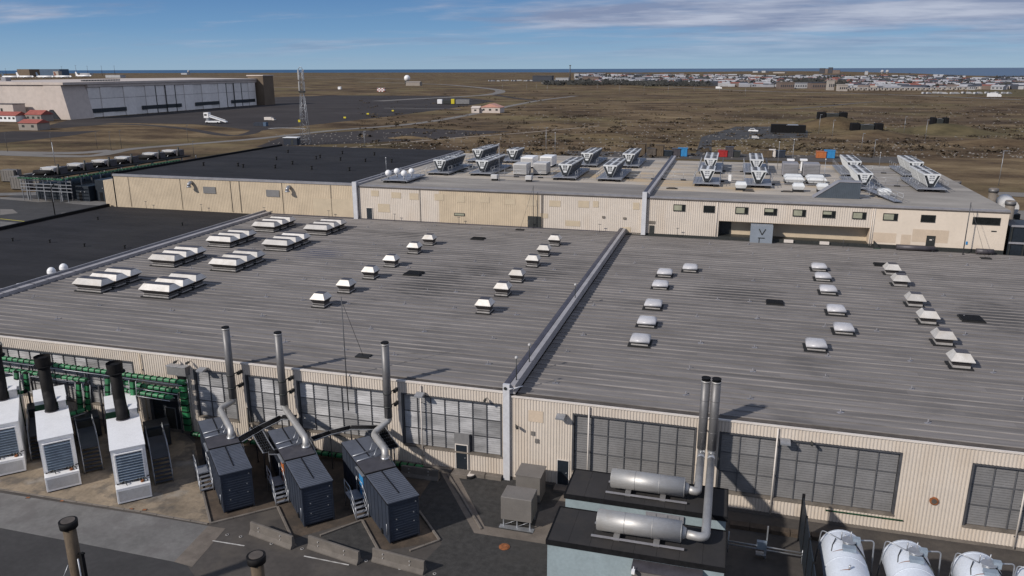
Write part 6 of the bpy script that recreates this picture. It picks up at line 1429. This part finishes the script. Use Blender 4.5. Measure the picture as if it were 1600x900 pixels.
# equipment cluster
p = Z(706, 163)
for dx, w, h, m, l in ((-11, 2.2, 4.2, 'white', 'white checkered end box of the equipment row on the apron edge'), (-4.5, 3.6, 3.6, 'frame', 'dark box in the equipment row on the apron edge'), (1.2, 1.5, 4.6, 'yellow', 'yellow drum shaped unit in the equipment row'), (10.5, 6, 4.2, 'louvredark', 'long grey trailer unit at the right of the equipment row')):
    t = thing('equipment_unit', l, 'equipment', (p.x + dx, p.y, 0), R(8)); MB().bbox(-w, w, -1.6, 1.6, .5, h, .2).build('housing', m, t); MB().box(-w * .8, w * .8, -1, 1, 0, .5).build('base', 'black', t)
for px, py, l in ((539, 186, 'yellow marker box on the apron edge, left of three'), (575, 180, 'yellow marker box on the apron edge, middle of three'), (614, 175, 'yellow marker box on the apron edge, right of three')):
    p = Z(px, py); t = thing('marker_box', l, 'marker', (p.x, p.y, 0)); MB().box(-.8, .8, -.3, .3, .5, 1.4).build('sign_face', 'yellow', t); MB().box(-.7, -.5, -.1, .1, 0, .5).build('leg', 'black', t); MB().box(.5, .7, -.1, .1, 0, .5).build('leg', 'black', t)
p = Z(596, 143); t = thing('checkered_hut', 'red and white checkered hut on the airfield', 'hut', (p.x, p.y, 0))
for i in range(5):
    for j in range(3): MB().box(-5.5 + i * 2.2, -3.31 + i * 2.2, -2, 2, j * 1.5, j * 1.5 + 1.49).build('panel', 'white' if (i + j) % 2 else 'redroof', t)
MB().box(-5.6, 5.6, -2.1, 2.1, 4.5, 4.7).build('roof', 'white', t)
p = Z(530, 139.5); house('tiny white hut beyond the lattice mast', p.x - 2.2, p.x + 2.2, p.y, p.y + 4, 2.8, 'white', 'white', 1)
p = Z(645, 134); house('long grey brown building under the white radome', p.x - 14, p.x + 14, p.y, p.y + 12, 6, 'hangartan', 'hangartan', 2)
p = Z(636.5, 131.5); t = thing('radome', 'large white spherical radome on a dark base', 'radome', (p.x, p.y, 0)); MB().tube((0, 0, 0), (0, 0, 6), 5, 4.5, n=16).build('base', 'frame', t); MB().sphere((0, 0, 11.9), 6.3, seg=28, rings=18).build('dome', 'white', t)
# lattice mast
p = Z(478, 226); H = HT((478, 226), (472, 105)); t = thing('lattice_mast', 'tall four legged lattice mast with antenna panels at its head', 'mast', (p.x, p.y, 0), R(12))
b0, b1 = 1.8, .6; hb = H * .68
def leg(sx, sy, z): k = b0 + (b1 - b0) * min(z / hb, 1); return Vector((sx * k, sy * k, z))
for sx in (-1, 1):
    for sy in (-1, 1): MB().tube(leg(sx, sy, 0), leg(sx, sy, hb), .085, n=5).build('leg', 'steel', t); MB().tube(leg(sx, sy, hb), leg(sx, sy, H * .97), .08, n=5).build('leg', 'steel', t)
nz = 14
for k in range(nz):
    z0, z1 = H * .97 * k / nz, H * .97 * (k + 1) / nz
    for (a, b) in (((-1, -1), (1, -1)), ((1, -1), (1, 1)), ((1, 1), (-1, 1)), ((-1, 1), (-1, -1))):
        MB().tube(leg(*a, z0), leg(*b, z1), .035, n=4).build('brace', 'steel', t); 
        if k % 2 == 0: MB().tube(leg(*a, z1), leg(*b, z1), .05, n=4).build('brace', 'steel', t)
for s in (-1, 1):
    for z0, z1 in ((H * .70, H * .82), (H * .84, H * .97)): MB().box(s * 1.1 - .16, s * 1.1 + .16, -.2, .2, z0, z1).build('antenna_panel', 'offwhite', t)
MB().box(-1.1, 1.1, -1.0, 1.0, hb - .1, hb + .5).build('platform', 'frame', t); MB().path([(-1, 0, H * .97), (-.3, 0, H), (.4, 0, H), (1.2, 0, H * .95)], .12, 5).build('head_ring', 'steel', t)
MB().box(-1.9, -1.0, -1.9, -1.6, H * .30, H * .33).build('lamp', 'yellow', t)
p = Z(457, 226); t = thing('equipment_cabin', 'dark blue cabin with white roof at the foot of the lattice mast', 'cabin', (p.x, p.y, 0), R(8)); MB().box(-2.9, 2.9, -2, 2, 0, 2.9).build('wall', 'navy', t); MB().box(-3.1, 3.1, -2.2, 2.2, 2.901, 3.1).build('roof', 'white', t); MB().box(.3, 1.3, -2.04, -2.001, .1, 2.2).build('door', 'frame', t)
t = thing('fence', 'thin post and wire fence right of the lattice mast', 'fence')
for k in range(14): q = Z(486 + k * 4.6, 228 - k * .35); MB().tube((q.x, q.y, 0), (q.x, q.y, 2.0), .05, n=4).build('post', 'mullion', t)
a, b = Z(486, 228), Z(546, 223.6)
for z in (.8, 1.9): MB().tube((a.x, a.y, z), (b.x, b.y, z), .025, n=4).build('wire', 'mullion', t)
# light poles
def lpole(px, py, h, m='steel', lab='thin pale lamp post on the open land', grp='thin lamp posts on the heath', r=.09):
    p = Z(px, py); t = thing('lamp_post', lab, 'lamp post', (p.x, p.y, 0), 0, grp); MB().tube((0, 0, 0), (0, 0, h), r, r * .6, n=5).build('pole', m, t); MB().box(-.1, .8, -.12, .12, h, h + .15).build('lamp_head', m, t)
for px, py, h in ((853, 245, 10), (570, 234, 7), (1346, 234, 6), (1279, 210, 9), (1445, 222, 9), (1412, 210, 8), (1365, 246, 6), (838, 142, 9), (968, 147, 10), (1006, 147, 10), (1044, 148, 10), (1084, 148, 10), (1124, 150, 10), (1164, 152, 10), (785, 143, 10), (933, 145, 10), (855, 146, 10), (823, 143, 10), (1300, 217, 8), (1310, 132, 10), (1510, 152, 12), (1560, 290, 9)):
    lpole(px, py, h)
for px, py, h in ((12, 237, 7), (174, 235, 7), (190, 232, 7), (294, 222, 7), (81, 232, 6), (152, 232, 6), (303, 243, 5)):
    lpole(px, py, h, 'mullion', 'thin dark lamp post by the left road', 'dark lamp posts along the left road')
t = thing('lamp_post', 'white topped lamp behind the left plant, standing in the paved court', 'lamp post', Z(87, 262)); MB().tube((0, 0, 0), (0, 0, 8), .1, n=5).build('pole', 'steel', t); MB().box(-1.6, 1.6, -.2, .2, 0, .5).build('base', 'trim', t)
# bunkers
def cont(px, py, w, h, d, m, label, rz=0, grp=None, z=0, name='container'):
    p = Z(px, py, z); t = thing(name, label, 'container', (p.x, p.y, z), rz, grp); MB().bbox(-w / 2, w / 2, 0, d, .1, h, .08).build('body', m, t); MB().box(-w * .4, w * .4, .2, d - .2, 0, .1).build('skid', 'black', t)
    for k in range(max(2, int(w / 1.6))): MB().box(-w / 2 + .4 + k * 1.6, -w / 2 + .55 + k * 1.6, -.05, -.001, .3, h - .3).build('rib', m, t)
    return t
cont(1217, 207.5, 7.5, 3.9, 5, 'black', 'black container left of the grey roofed one by the white car'); t = cont(1243, 208, 9, 3.6, 5, 'black', 'black container with grey roof beside the white car'); MB().box(-4.6, 1, -.2, 5.2, 3.61, 3.8).build('roof', 'steel', t)
p = Z(1301, 186, 2.5); 
for px, py, w, z, l in ((1301, 184.5, 15, 4.4, 'black shelter on top of the grassy mound, higher at both ends'), (1355, 202.5, 15, .8, 'long black shelter between the two mounds'), (1469, 193.5, 8, 3.2, 'short black shelter on the right mound')):
    p = Z(px, py, z); t = thing('shelter', l, 'shelter', (p.x, p.y, z - .5), R(6))
    MB().bbox(-w / 2, -w * .22, 0, 4, 0, 3.6, .35).build('end_box', 'black', t); MB().bbox(w * .25, w / 2, 0, 4.5, 0, 3.5, .35).build('end_box', 'black', t); MB().bbox(-w * .21, w * .24, .3, 4, 0, 2.9, .5).build('middle_box', 'frame', t)
    MB().box(-w * .1, w * .05, .2, 1, 2.91, 3.1).build('roof_strip', 'coping', t); MB().tube((-w * .3, 1, 3.5), (-w * .3, 1, 4.4), .12, n=5).build('pipe', 'black', t); MB().tube((w * .35, 1, 3.4), (w * .35, 1, 4.2), .12, n=5).build('pipe', 'black', t)

for x, l in ((1268, 'left'), ):
    pass
# skips behind the rear blocks
for px, w, h, m, l in ((1002, 2.6, 4.2, 'brick', 'tall dark brown container at the left end of the skip row'), (1017, 3.4, 2.6, 'gutter', 'low brown skip holding scrap behind the middle parapet'), (1030, 2.8, 3.8, 'brick', 'dark brown container right of the low brown skip'), (1043, 3.4, 1.8, 'door', 'low dark skip left of the blue skip'), (1056, 3, 2.6, 'hooddark', 'dark grey skip directly left of the bright blue one'),
                       (1066, 3.2, 2.8, 'blue', 'bright blue skip behind the middle parapet'), (1129, 3.2, 2.2, 'red', 'red skip behind the first cooler row'), (1139, 2.8, 3.4, 'hooddark', 'grey container right of the red skip'), (1150, 2.8, 2.0, 'frame', 'low dark skip between the cooler rows'), (1197, 4, 2.4, 'brick', 'rusty brown scrap skip behind the second cooler row'), (1206, 2, 2.6, 'trim', 'whitish load beside the rusty brown skip'),
                       (1219, 3.2, 2.3, 'navy', 'dark blue skip left of the white flue boxes'), (1283, 3.2, 2.2, 'orange', 'orange rusty skip right of the flue boxes'), (1296, 3.4, 2.6, 'blue', 'bright blue skip at the right end of the row')):
    t = cont(px, 244 + (px - 1000) * .012, w, h, 3, m, l, name='skip'); MB().box(-w / 2 - .1, w / 2 + .1, -.1, 3.1, h + .001, h + .12).build('rim', m, t)
struct(MB().poly([(-60, 272, .02), (60, 280, .02), (60, 300, .02), (-60, 292, .02)]).build('pavement', 'asphalt'))
# ---------- plant at far left behind the black roof
cs = [(75, 268), (110.6, 262), (142.5, 257), (178, 253.5), (213, 249), (243, 245.5)]
for i, (px, py) in enumerate(cs):
    p = Vector((-158.6, 149.5 + i * 8.0 + (2.5 if i > 3 else 0), 0))
    t = thing('rooftop_cooler', 'grey cooler block on the green plant deck, %s from the left' % ordn(i), 'cooler', (p.x, p.y, 6.0), 0, 'grey cooler blocks on the green plant deck')
    MB().bbox(-1.6, 5.5 - 3, 0, 2.6, .5, 1.5, .1).build('casing', 'offwhite', t); MB().box(-1.5, 2.4, .2, 3, 0, .6).build('base', 'black', t)
    MB().tube((-1.6, -1.6, .5), (3.6, -1.6, .6), .6, n=12).build('drum', 'soot', t); MB().box(3.0, 4.0, .3, 2.6, 0, 1.6).build('side_box', 'hooddark', t); MB().tube((4.6, -.6, 0), (4.6, -.6, 2.5), .25, n=8).build('flue', 'frame', t)
    for x in (-1.2, 2.2): MB().tube((x, -2.6, 0), (x, .2, 1.4), .08, n=5).build('brace', 'steel', t)
dk2 = thing('plant_deck', 'raised dark green plant deck carrying the grey cooler blocks', 'deck')
MB().box(-163, -152, 146, 194, 5.7, 5.95).build('deck', 'black', dk2)
for k in range(9):
    for x in (-162.6, -157.5, -152.5): MB().box(x, x + .25, 147 + k * 6.2, 147.25 + k * 6.2, 0, 5.7).build('column', 'steel', dk2)
for z in (2.4, 3.2, 4.0, 4.8): MB().box(-163, -148, 146 - .1, 146.0, z, z + .18).build('rail', 'steel', dk2)
for k in range(7): MB().box(-162.8 + k * 2.2, -162.7 + k * 2.2, 145.95, 146.1, 0, 5.7).build('rail_post', 'steel', dk2)
MB().box(-162, -152.6, 149, 192, 0, 3.6).build('enclosure', 'door', dk2)
gt = thing('cable_tray', 'green cable tray running beside the far left plant deck', 'cable tray', (0, 0, 0), 0, 'green covered cable trays')
for k in range(32): MB().box(-150.7, -149.8, 147 + k * 1.25, 147.9 + k * 1.25, 5.3, 5.6).build('tray_cover', 'greenold', gt) 
for k in range(7): MB().box(-150.4, -150.1, 148 + k * 6.5, 148.2 + k * 6.5, 0, 5.3).build('support_post', 'mullion', gt)
for k in range(14): MB().box(-162.8 + k * .95, -162.0 + k * .95, 145.2, 146.0 - .11, 5.3, 5.6).build('tray_cover', 'greenold', gt)
for px, w, h, l in ((131, 3.8, 3.6, 'dark green cabin at the right foot of the plant deck'), (166, 5.2, 5.0, 'tall dark blue cabin next to the cream building corner')):
    p = Z(px, 314.5); t = thing('plant_cabin', l, 'cabin', (p.x, p.y, 0)); MB().bbox(-w / 2, w / 2, 0, 5, 0, h, .05).build('wall', 'door', t)
    for k in (-.5, .7): MB().box(k - .12, k + .12, -.06, -.001, h * .6, h * .6 + .2).build('lamp', 'steel', t)
    MB().box(-w * .3, -w * .3 + .9, -.04, -.001, .1, 2.1).build('door', 'black', t)
for px, py, l in ((30, 297, 'taupe plant box row at the left frame edge, front'), (52, 292, 'taupe plant box behind the front one'), (14, 285, 'taupe plant box farther back at the left edge'), (75, 291, 'taupe plant box left of the green deck')):
    p = Z(px, py); t = thing('equipment_box', l, 'box', (p.x, p.y, 0), 0, 'taupe plant boxes at the far left'); MB().bbox(-2.6, 2.2, 0, 2.6, .3, 3.4, .05).build('casing', 'greybox', t); MB().box(-2.4, 2, .2, 2.4, 0, .3).build('base', 'black', t)
    for k in range(5): MB().box(-2.3 + k * .9, -2.25 + k * .9, -.04, -.001, .5, 3.2).build('panel_joint', 'frame', t)
    MB().tube((2.5, 1, 0), (2.5, 1, 3.6), .3, n=8).build('pipe', 'hooddark', t)
p = Z(86, 336); t = thing('lamp_post', 'black curved lamp post in the far left court', 'lamp post', (p.x, p.y, 0)); MB().path([(0, 0, 0), (0, 0, 5.4), (.2, 0, 6.0), (1.2, 0, 6.8)], .10, 6).build('pole', 'black', t); MB().box(1.1, 2.2, -.15, .15, 6.7, 6.9).build('lamp_head', 'frame', t)

# ---------- airport behind the hangar
def plane(px, py, label, s=1.0, rz=0, tail='blue'):
    p = Z(px, py); t = thing('aeroplane', label, 'aeroplane', (p.x, p.y, 0), rz, 'parked airliners behind the hangar'); t.scale = (s, s, s)
    MB().tube((-18, 0, 3.6), (16, 0, 3.6), 2.1, n=12).tube((-22, 0, 4.2), (-18, 0, 3.6), .6, 2.1, n=12).tube((16, 0, 3.6), (20, 0, 3.3), 2.1, .6, n=12).build('fuselage', 'white', t)['kind'] = 'stuff'
    MB().extr([(-22, 4.4), (-16, 4.4), (-20, 12), (-23, 12)], -.25, .25, 'y').build('tail_fin', tail, t)
    for sg in (-1, 1): MB().prism([(2, sg * 1.5), (-4, sg * 1.5), (-8, sg * 17), (-6, sg * 17)], 2.6, 3.1).build('wing', 'offwhite', t); MB().tube((2, sg * 6, 1.8), (-2, sg * 6, 1.8), 1.1, n=10).build('engine', 'steel', t)
    for x, y in ((13, 0), (-2, 3), (-2, -3)): MB().tube((x, y, 0), (x, y, 2.4), .35, n=6).build('landing_gear', 'black', t)
for px, py, l, tl in ((18, 123, 'white airliner with blue tail, leftmost behind the hangar roof', 'tb'), (41, 122.8, 'white airliner with white tail, second from the left', 'white'), (72, 122.8, 'blue and white airliner, third from the left', 'tb'), (100, 122.6, 'small airliner by the beige airport tower', 'tr'), (132, 121.2, 'white airliner right of the beige airport tower', 'white')):
    plane(px, py, l, 1.9, math.pi * (0.0), tl)
def far(px0, px1, py, h, m, label, cat='building', rm=None, d=30, name='far_building', grp=None, rh=0.0, wins=0):
    a, b = Z(px0, py), Z(px1, py); w = (b - a).length; c = (a + b) / 2
    t = thing(name, label, cat, (c.x, c.y, 0), math.atan2(b.y - a.y, b.x - a.x), grp)
    MB().box(-w / 2, w / 2, 0, d, 0, h).build('wall', m, t)
    if rh: MB().extr([(-.5, h), (d + .5, h), (d / 2, h + rh)], -w / 2 - .5, w / 2 + .5, 'x').build('roof', rm or m, t)
    else: MB().box(-w / 2 - .5, w / 2 + .5, -.5, d + .5, h + .01, h + .8).build('roof', rm or m, t)
    for k in range(wins): x = -w / 2 + (k + .5) * w / wins; MB().box(x - w / wins * .25, x + w / wins * .25, -.3, -.01, h * .35, h * .65).build('window', 'td', t)
    return t
far(28, 47, 119.5, 34, 'hangarbrown', 'brown airport terminal block on the left horizon', d=60); far(44, 94, 118.8, 34, 'tb', 'long dark blue airport terminal with dark roof', d=60, rm='td'); far(84, 92, 119.8, 24, 'tc', 'small beige airport tower block', d=20)
far(125, 140, 116.8, 10, 'tw', 'thin white roofed building on the left horizon'); far(283, 292, 116.5, 9, 'tw', 'small white building on the left horizon above the hangar'); far(165, 188, 121.5, 10, 'tw', 'low white building just above the hangar roof')
for px, py, h in ((98, 118, 50), (120, 118, 55), (138, 118, 52), (160, 118, 52), (180, 118, 52), (10, 118, 40)):
    p = Z(px, py); t = thing('far_mast', 'faint thin mast on the left horizon', 'mast', (p.x, p.y, 0), 0, 'faint masts on the left horizon'); MB().tube((0, 0, 0), (0, 0, h), 1.2, .5, n=5).build('pole', 'hooddark', t); MB().box(-4, 4, -1, 1, h * .98, h).build('crosshead', 'hooddark', t)
p = Z(295, 115.5); t = thing('far_antenna', 'tiny white dish on the horizon above the hangar', 'antenna', (p.x, p.y, 0)); MB().tube((0, 0, 0), (0, 0, 14), 3, n=8).build('mast', 'tw', t); MB().sphere((0, 0, 18), 9, seg=12, rings=8).build('dish', 'tw', t)
p = Z(890.5, 128); t = thing('far_mast', 'tall dark mast rising above the town horizon', 'mast', (p.x, p.y, 0)); MB().tube((0, 0, 0), (0, 0, HT((890.5, 128), (890.5, 103))), 1.6, 1.0, n=5).build('pole', 'mullion', t); MB().box(-2, 2, -1, 1, 36, 38).build('platform', 'mullion', t)
# ---------- town
far(832, 862, 127.5, 13, 'td', 'dark blue grey warehouse left of the tall far mast', d=40); far(846, 866, 130, 4, 'tw', 'low white buildings in front of the blue grey warehouse'); far(897, 904, 121.5, 13, 'tw', 'small tall white block right of the far mast'); far(907, 919, 119.5, 8, 'tc', 'long cream building on the horizon right of the far mast')
far(868, 888, 125.8, 6, 'tw', 'white roofed low shed just left of the far mast', rm='tw'); far(910, 935, 129, 12, 'tbr', 'brown hall right of the far mast', d=40)
far(951, 981, 130.5, 10, 'tg', 'grey shed with bright white roof edge at the town edge', rm='tw', wins=5); far(996, 1030, 128, 7, 'tc', 'long cream warehouse in the town edge', rm='tw', wins=6); far(1037, 1058, 131, 9, 'tw', 'white warehouse with grey side in the town edge', rm='tg'); far(1074, 1110, 131, 8, 'tw', 'white store with a red stripe in the town edge', rm='tw', wins=6)
far(1140, 1181, 127.5, 5, 'tw', 'long thin white shed in the middle of the town', rm='tw'); far(1219, 1241, 139, 9, 'tbr', 'grey brown apartment block at the town edge', wins=7); far(1242, 1268, 138, 7, 'tw', 'white and blue apartment block at the town edge', rm='tg', wins=7)
far(1269, 1290, 139.5, 9, 'tbr', 'dark brown apartment block at the town edge', rm='td', wins=6); far(1294, 1303, 141, 13, 'tc', 'tall tan tower block at the town edge', d=12, wins=3); far(1311, 1324, 142.5, 8, 'tc', 'tan block right of the tall tower block', d=14, wins=4)
far(1272, 1285, 118.5, 5, 'tw', 'white hall on the far rise', d=60); far(1280, 1288, 114.5, 28, 'td', 'dark high rise on the horizon, left of the cluster'); far(1288.5, 1293, 115, 24, 'tbr', 'brown high rise on the horizon, second of the cluster'); far(1293.5, 1300, 114.5, 32, 'td', 'tallest dark high rise on the horizon'); far(1300.5, 1312, 115, 18, 'tbr', 'lower brown block right of the horizon high rises')
far(1351, 1356, 116.8, 15, 'tw', 'bright white cube on the right horizon', d=24); far(1420, 1423, 115.5, 4, 'td', 'low dark bunker on the right horizon')
for px, l in ((1378, 'left'), (1386, 'right')):
    p = Z(px, 115.6); t = thing('far_antenna', 'small white dome on the right horizon, %s one of two' % l, 'antenna', (p.x, p.y, 0)); MB().tube((0, 0, 0), (0, 0, 6), 3, n=8).build('base', 'tg', t); MB().sphere((0, 0, 12), 8, seg=12, rings=8).build('dome', 'tw', t)
far(1176, 1184, 113.2, 9, 'tw', 'pale hall on the horizon left of the high rises', d=90); far(1190, 1196, 113.4, 11, 'tw', 'white hall on the horizon, beside the pale one', d=90); far(1208, 1226, 114.5, 6, 'tc', 'low pale row on the horizon before the high rises', d=60)
r = random.Random(21)
KINDS = [('tw', 'tw', 'white house with pale roof in the distant town', 'pale roofed white houses of the town'), ('tw', 'td', 'white house with dark roof in the distant town', 'dark roofed white houses of the town'), ('tc', 'tr', 'cream house with red roof in the distant town', 'red roofed houses of the town'),
         ('tg', 'tg', 'grey house with grey roof in the distant town', 'grey houses of the town'), ('tc', 'tbr', 'cream house with brown roof in the distant town', 'brown roofed houses of the town'), ('td', 'tg', 'dark house with grey roof in the distant town', 'dark houses of the town')]
cnt = 0; placed = []
while cnt < 285:
    px = r.uniform(925, 1615)
    t0 = max(0, min(1, (px - 930) / 450)); ytop = 119.5 + 3.5 * t0 + (4 if px > 1500 else 0); ybot = 129 + 11.5 * min(1, t0 * 1.1)
    py = ytop + (ybot - ytop) * r.random() ** .75
    if 1215 < px < 1330 and py > 130: continue
    if any(abs(px - a) < 2.6 and abs(py - b) < 1.3 for a, b in placed): continue
    placed.append((px, py)); p = Z(px, py); D = p.length
    w = r.choice((10, 14, 18, 26, 40)) * r.uniform(.8, 1.2) * (D / 2000) ** .6; h = r.uniform(5, 9) * (D / 1500) ** .35; d = r.uniform(9, 16)
    wall, roof, lab, grp = r.choices(KINDS, (5, 3, 1, 2, 2, 1.5))[0]
    t = thing('town_house', lab, 'house', (p.x, p.y, 0), math.atan2(-p.x, p.y) + r.uniform(-.5, .5), grp)
    key = ('th', cnt % 7, wall, roof)
    if key not in KIDS:
        hh = .65
        KIDS[key] = (MB().box(-.5, .5, 0, 1, 0, hh).mesh('wall', wall), (MB().extr([(-.04, hh), (1.04, hh), (.5, 1.0)], -.53, .53, 'x') if cnt % 7 else MB().box(-.52, .52, -.02, 1.02, hh + .001, hh + .1)).mesh('roof', roof), MB().box(-.4, -.2, -.02, -.001, .25, .5).box(-.05, .12, -.02, -.001, .25, .5).box(.25, .42, -.02, -.001, .25, .5).mesh('window_row', 'td'))
    t.scale = (w, d, h)
    link('wall', KIDS[key][0], t); link('roof', KIDS[key][1], t); o = link('window_row', KIDS[key][2], t); o['kind'] = 'stuff'
    cnt += 1
# everything finer than the 285 largest houses: one mass of small far buildings
mbs = {}
for k in range(1300):
    px = r.uniform(905, 1615); t0 = max(0, min(1, (px - 930) / 450)); ytop = 118.3 + 3.5 * t0 + (4 if px > 1500 else 0); ybot = 130.5 + 9.5 * min(1, t0 * 1.1)
    py = ytop + (ybot - ytop) * r.random() ** .9
    if 1215 < px < 1330 and py > 130: continue
    p = Z(px, py); u = Vector((p.y, -p.x, 0)).normalized(); v = Vector((p.x, p.y, 0)).normalized(); D = p.length
    w = r.uniform(4, 11) * (D / 1500) ** .6; h = r.uniform(3, 6.5) * (D / 1500) ** .4; d = r.uniform(8, 14); mm = r.choices((0, 1, 2, 3, 4), (4, 3, 3, 3, 1.5))[0]
    if 'm' not in mbs: mbs['m'] = MB()
    B_ = mbs['m']; o = len(B_.v)
    for zq in (0, h):
        for a_, b_ in ((-w, 0), (w, 0), (w, d), (-w, d)): q = p + u * a_ + v * b_; B_.v.append((q.x, q.y, zq))
    for q in ((0, 1, 5, 4), (1, 2, 6, 5), (3, 0, 4, 7)): B_.face(tuple(o + i for i in q), mm)
    o2 = len(B_.v)
    for a_, in ((-w * 1.04,), (w * 1.04,)): q = p + u * a_ + v * d / 2; B_.v.append((q.x, q.y, h * 1.35))
    rm_ = r.choice((0, 2, 3, 3, 5)); B_.face((o + 4, o + 5, o2 + 1, o2), rm_); B_.face((o + 6, o + 7, o2, o2 + 1), rm_)
stuff(tag(mbs['m'].build('far_town_houses', ['tw', 'tc', 'tg', 'td', 'tbr', 'tr']), 'mass of small far houses filling the distant town', 'houses'))
# row houses along the town edge
for i in range(30):
    px = 1322 + i * 8.2 + r.uniform(-.6, .6); py = 141.2 - max(0, (px - 1440)) * .015
    p = Z(px, py); t = thing('row_house', 'white terraced house along the near edge of the distant town', 'house', (p.x, p.y, 0), math.atan2(-p.x, p.y) + .25, 'white terraced houses at the town edge')
    MB().box(-2.4, 2.0, 0, 8, 0, 3.4).build('wall', 'tc', t); MB().box(-2.6, 2.2, -.3, 8, 3.401, 3.8).build('roof', 'tg', t); MB().box(-2, -.4, -.1, -.001, 1, 3.2).build('window', 'td', t)
# dark trees and hedges between houses
r = random.Random(9); mb = MB()
for k in range(1000):
    px = r.uniform(905, 1620); t0 = max(0, min(1, (px - 930) / 450)); ytop = 119.5 + 3.5 * t0 + (3 if px > 1500 else 0); ybot = 130.5 + 9 * t0
    py = r.uniform(ytop, ybot); p = Z(px, py); s = r.uniform(4, 9) * (p.length / 2000) ** .4; cr, sr = math.cos(0), 1
    for q in range(8):
        t = r.random() * 6.283; c = Vector((p.x + math.cos(t) * s * r.random() * 1.6, p.y + math.sin(t) * s * r.random(), s * r.uniform(.1, .9)))
        a = Vector((r.uniform(-1, 1), r.uniform(-.3, .3), r.uniform(-.3, .3))).normalized() * s * .5; b = Vector((r.uniform(-.5, .5), 0, 1)).normalized() * s * .5
        mb.poly([c - a, c + a, c + b])
for a0, a1, b0, b1, n in ((850, 1000, 132, 134, 160), (1000, 1110, 132.5, 135.5, 120), (1238, 1278, 127.5, 130.5, 160), (1590, 1620, 124, 127, 60), (1560, 1600, 123.5, 125, 60)):
    for k in range(n):
        p = Z(r.uniform(a0, a1), r.uniform(b0, b1)); s = r.uniform(4, 8)
        for q in range(8):
            t = r.random() * 6.283; c = Vector((p.x + math.cos(t) * s * r.random() * 1.6, p.y + math.sin(t) * s * r.random(), s * r.uniform(.1, .9)))
            a = Vector((r.uniform(-1, 1), r.uniform(-.3, .3), r.uniform(-.3, .3))).normalized() * s * .5; b = Vector((r.uniform(-.5, .5), 0, 1)).normalized() * s * .5
            mb.poly([c - a, c + a, c + b])
stuff(tag(mb.build('distant_trees', 'treedark'), 'dark hedges and trees between the houses of the distant town', 'trees'))
sheet('grass', [(1480, 146.5), (1560, 150), (1640, 153), (1640, 140), (1540, 140)], 'moundgrass', 0.06)
# vehicles dots by the far car park
for i in range(16):
    px = 1442 + i * 9 + random.uniform(-2, 2); p = Z(px, 146.8 + random.uniform(-.5, .5)); t = thing('parked_car', 'tiny pale parked vehicle in the far lot before the town', 'car', (p.x, p.y, 0), random.random(), 'pale vehicles in the far lot'); MB().extr([(-3.2, .3), (3.2, .3), (3.2, 1.4), (1.6, 1.6), (1, 2.3), (-2.6, 2.3), (-3.2, 1.4)], -1.2, 1.2, 'y').build('body', 'tw', t); MB().box(-3, 3, -1.1, 1.1, 0, .3).build('wheels', 'black', t)
for i in range(22):
    px = 764 + i * 5 + random.uniform(-2, 2); p = Z(px, 127 - i * .02 + random.uniform(-.4, .4)); t = thing('parked_car', 'tiny white vehicle in the far row left of the blue grey warehouse', 'car', (p.x, p.y, 0), random.random(), 'white vehicles left of the warehouse'); MB().extr([(-4.2, .3), (4.2, .3), (4.2, 1.6), (2, 2), (1, 3.0), (-3.6, 3.0), (-4.2, 1.4)], -1.4, 1.4, 'y').build('body', 'tw', t); MB().box(-3, 3, -1.1, 1.1, 0, .3).build('wheels', 'black', t)
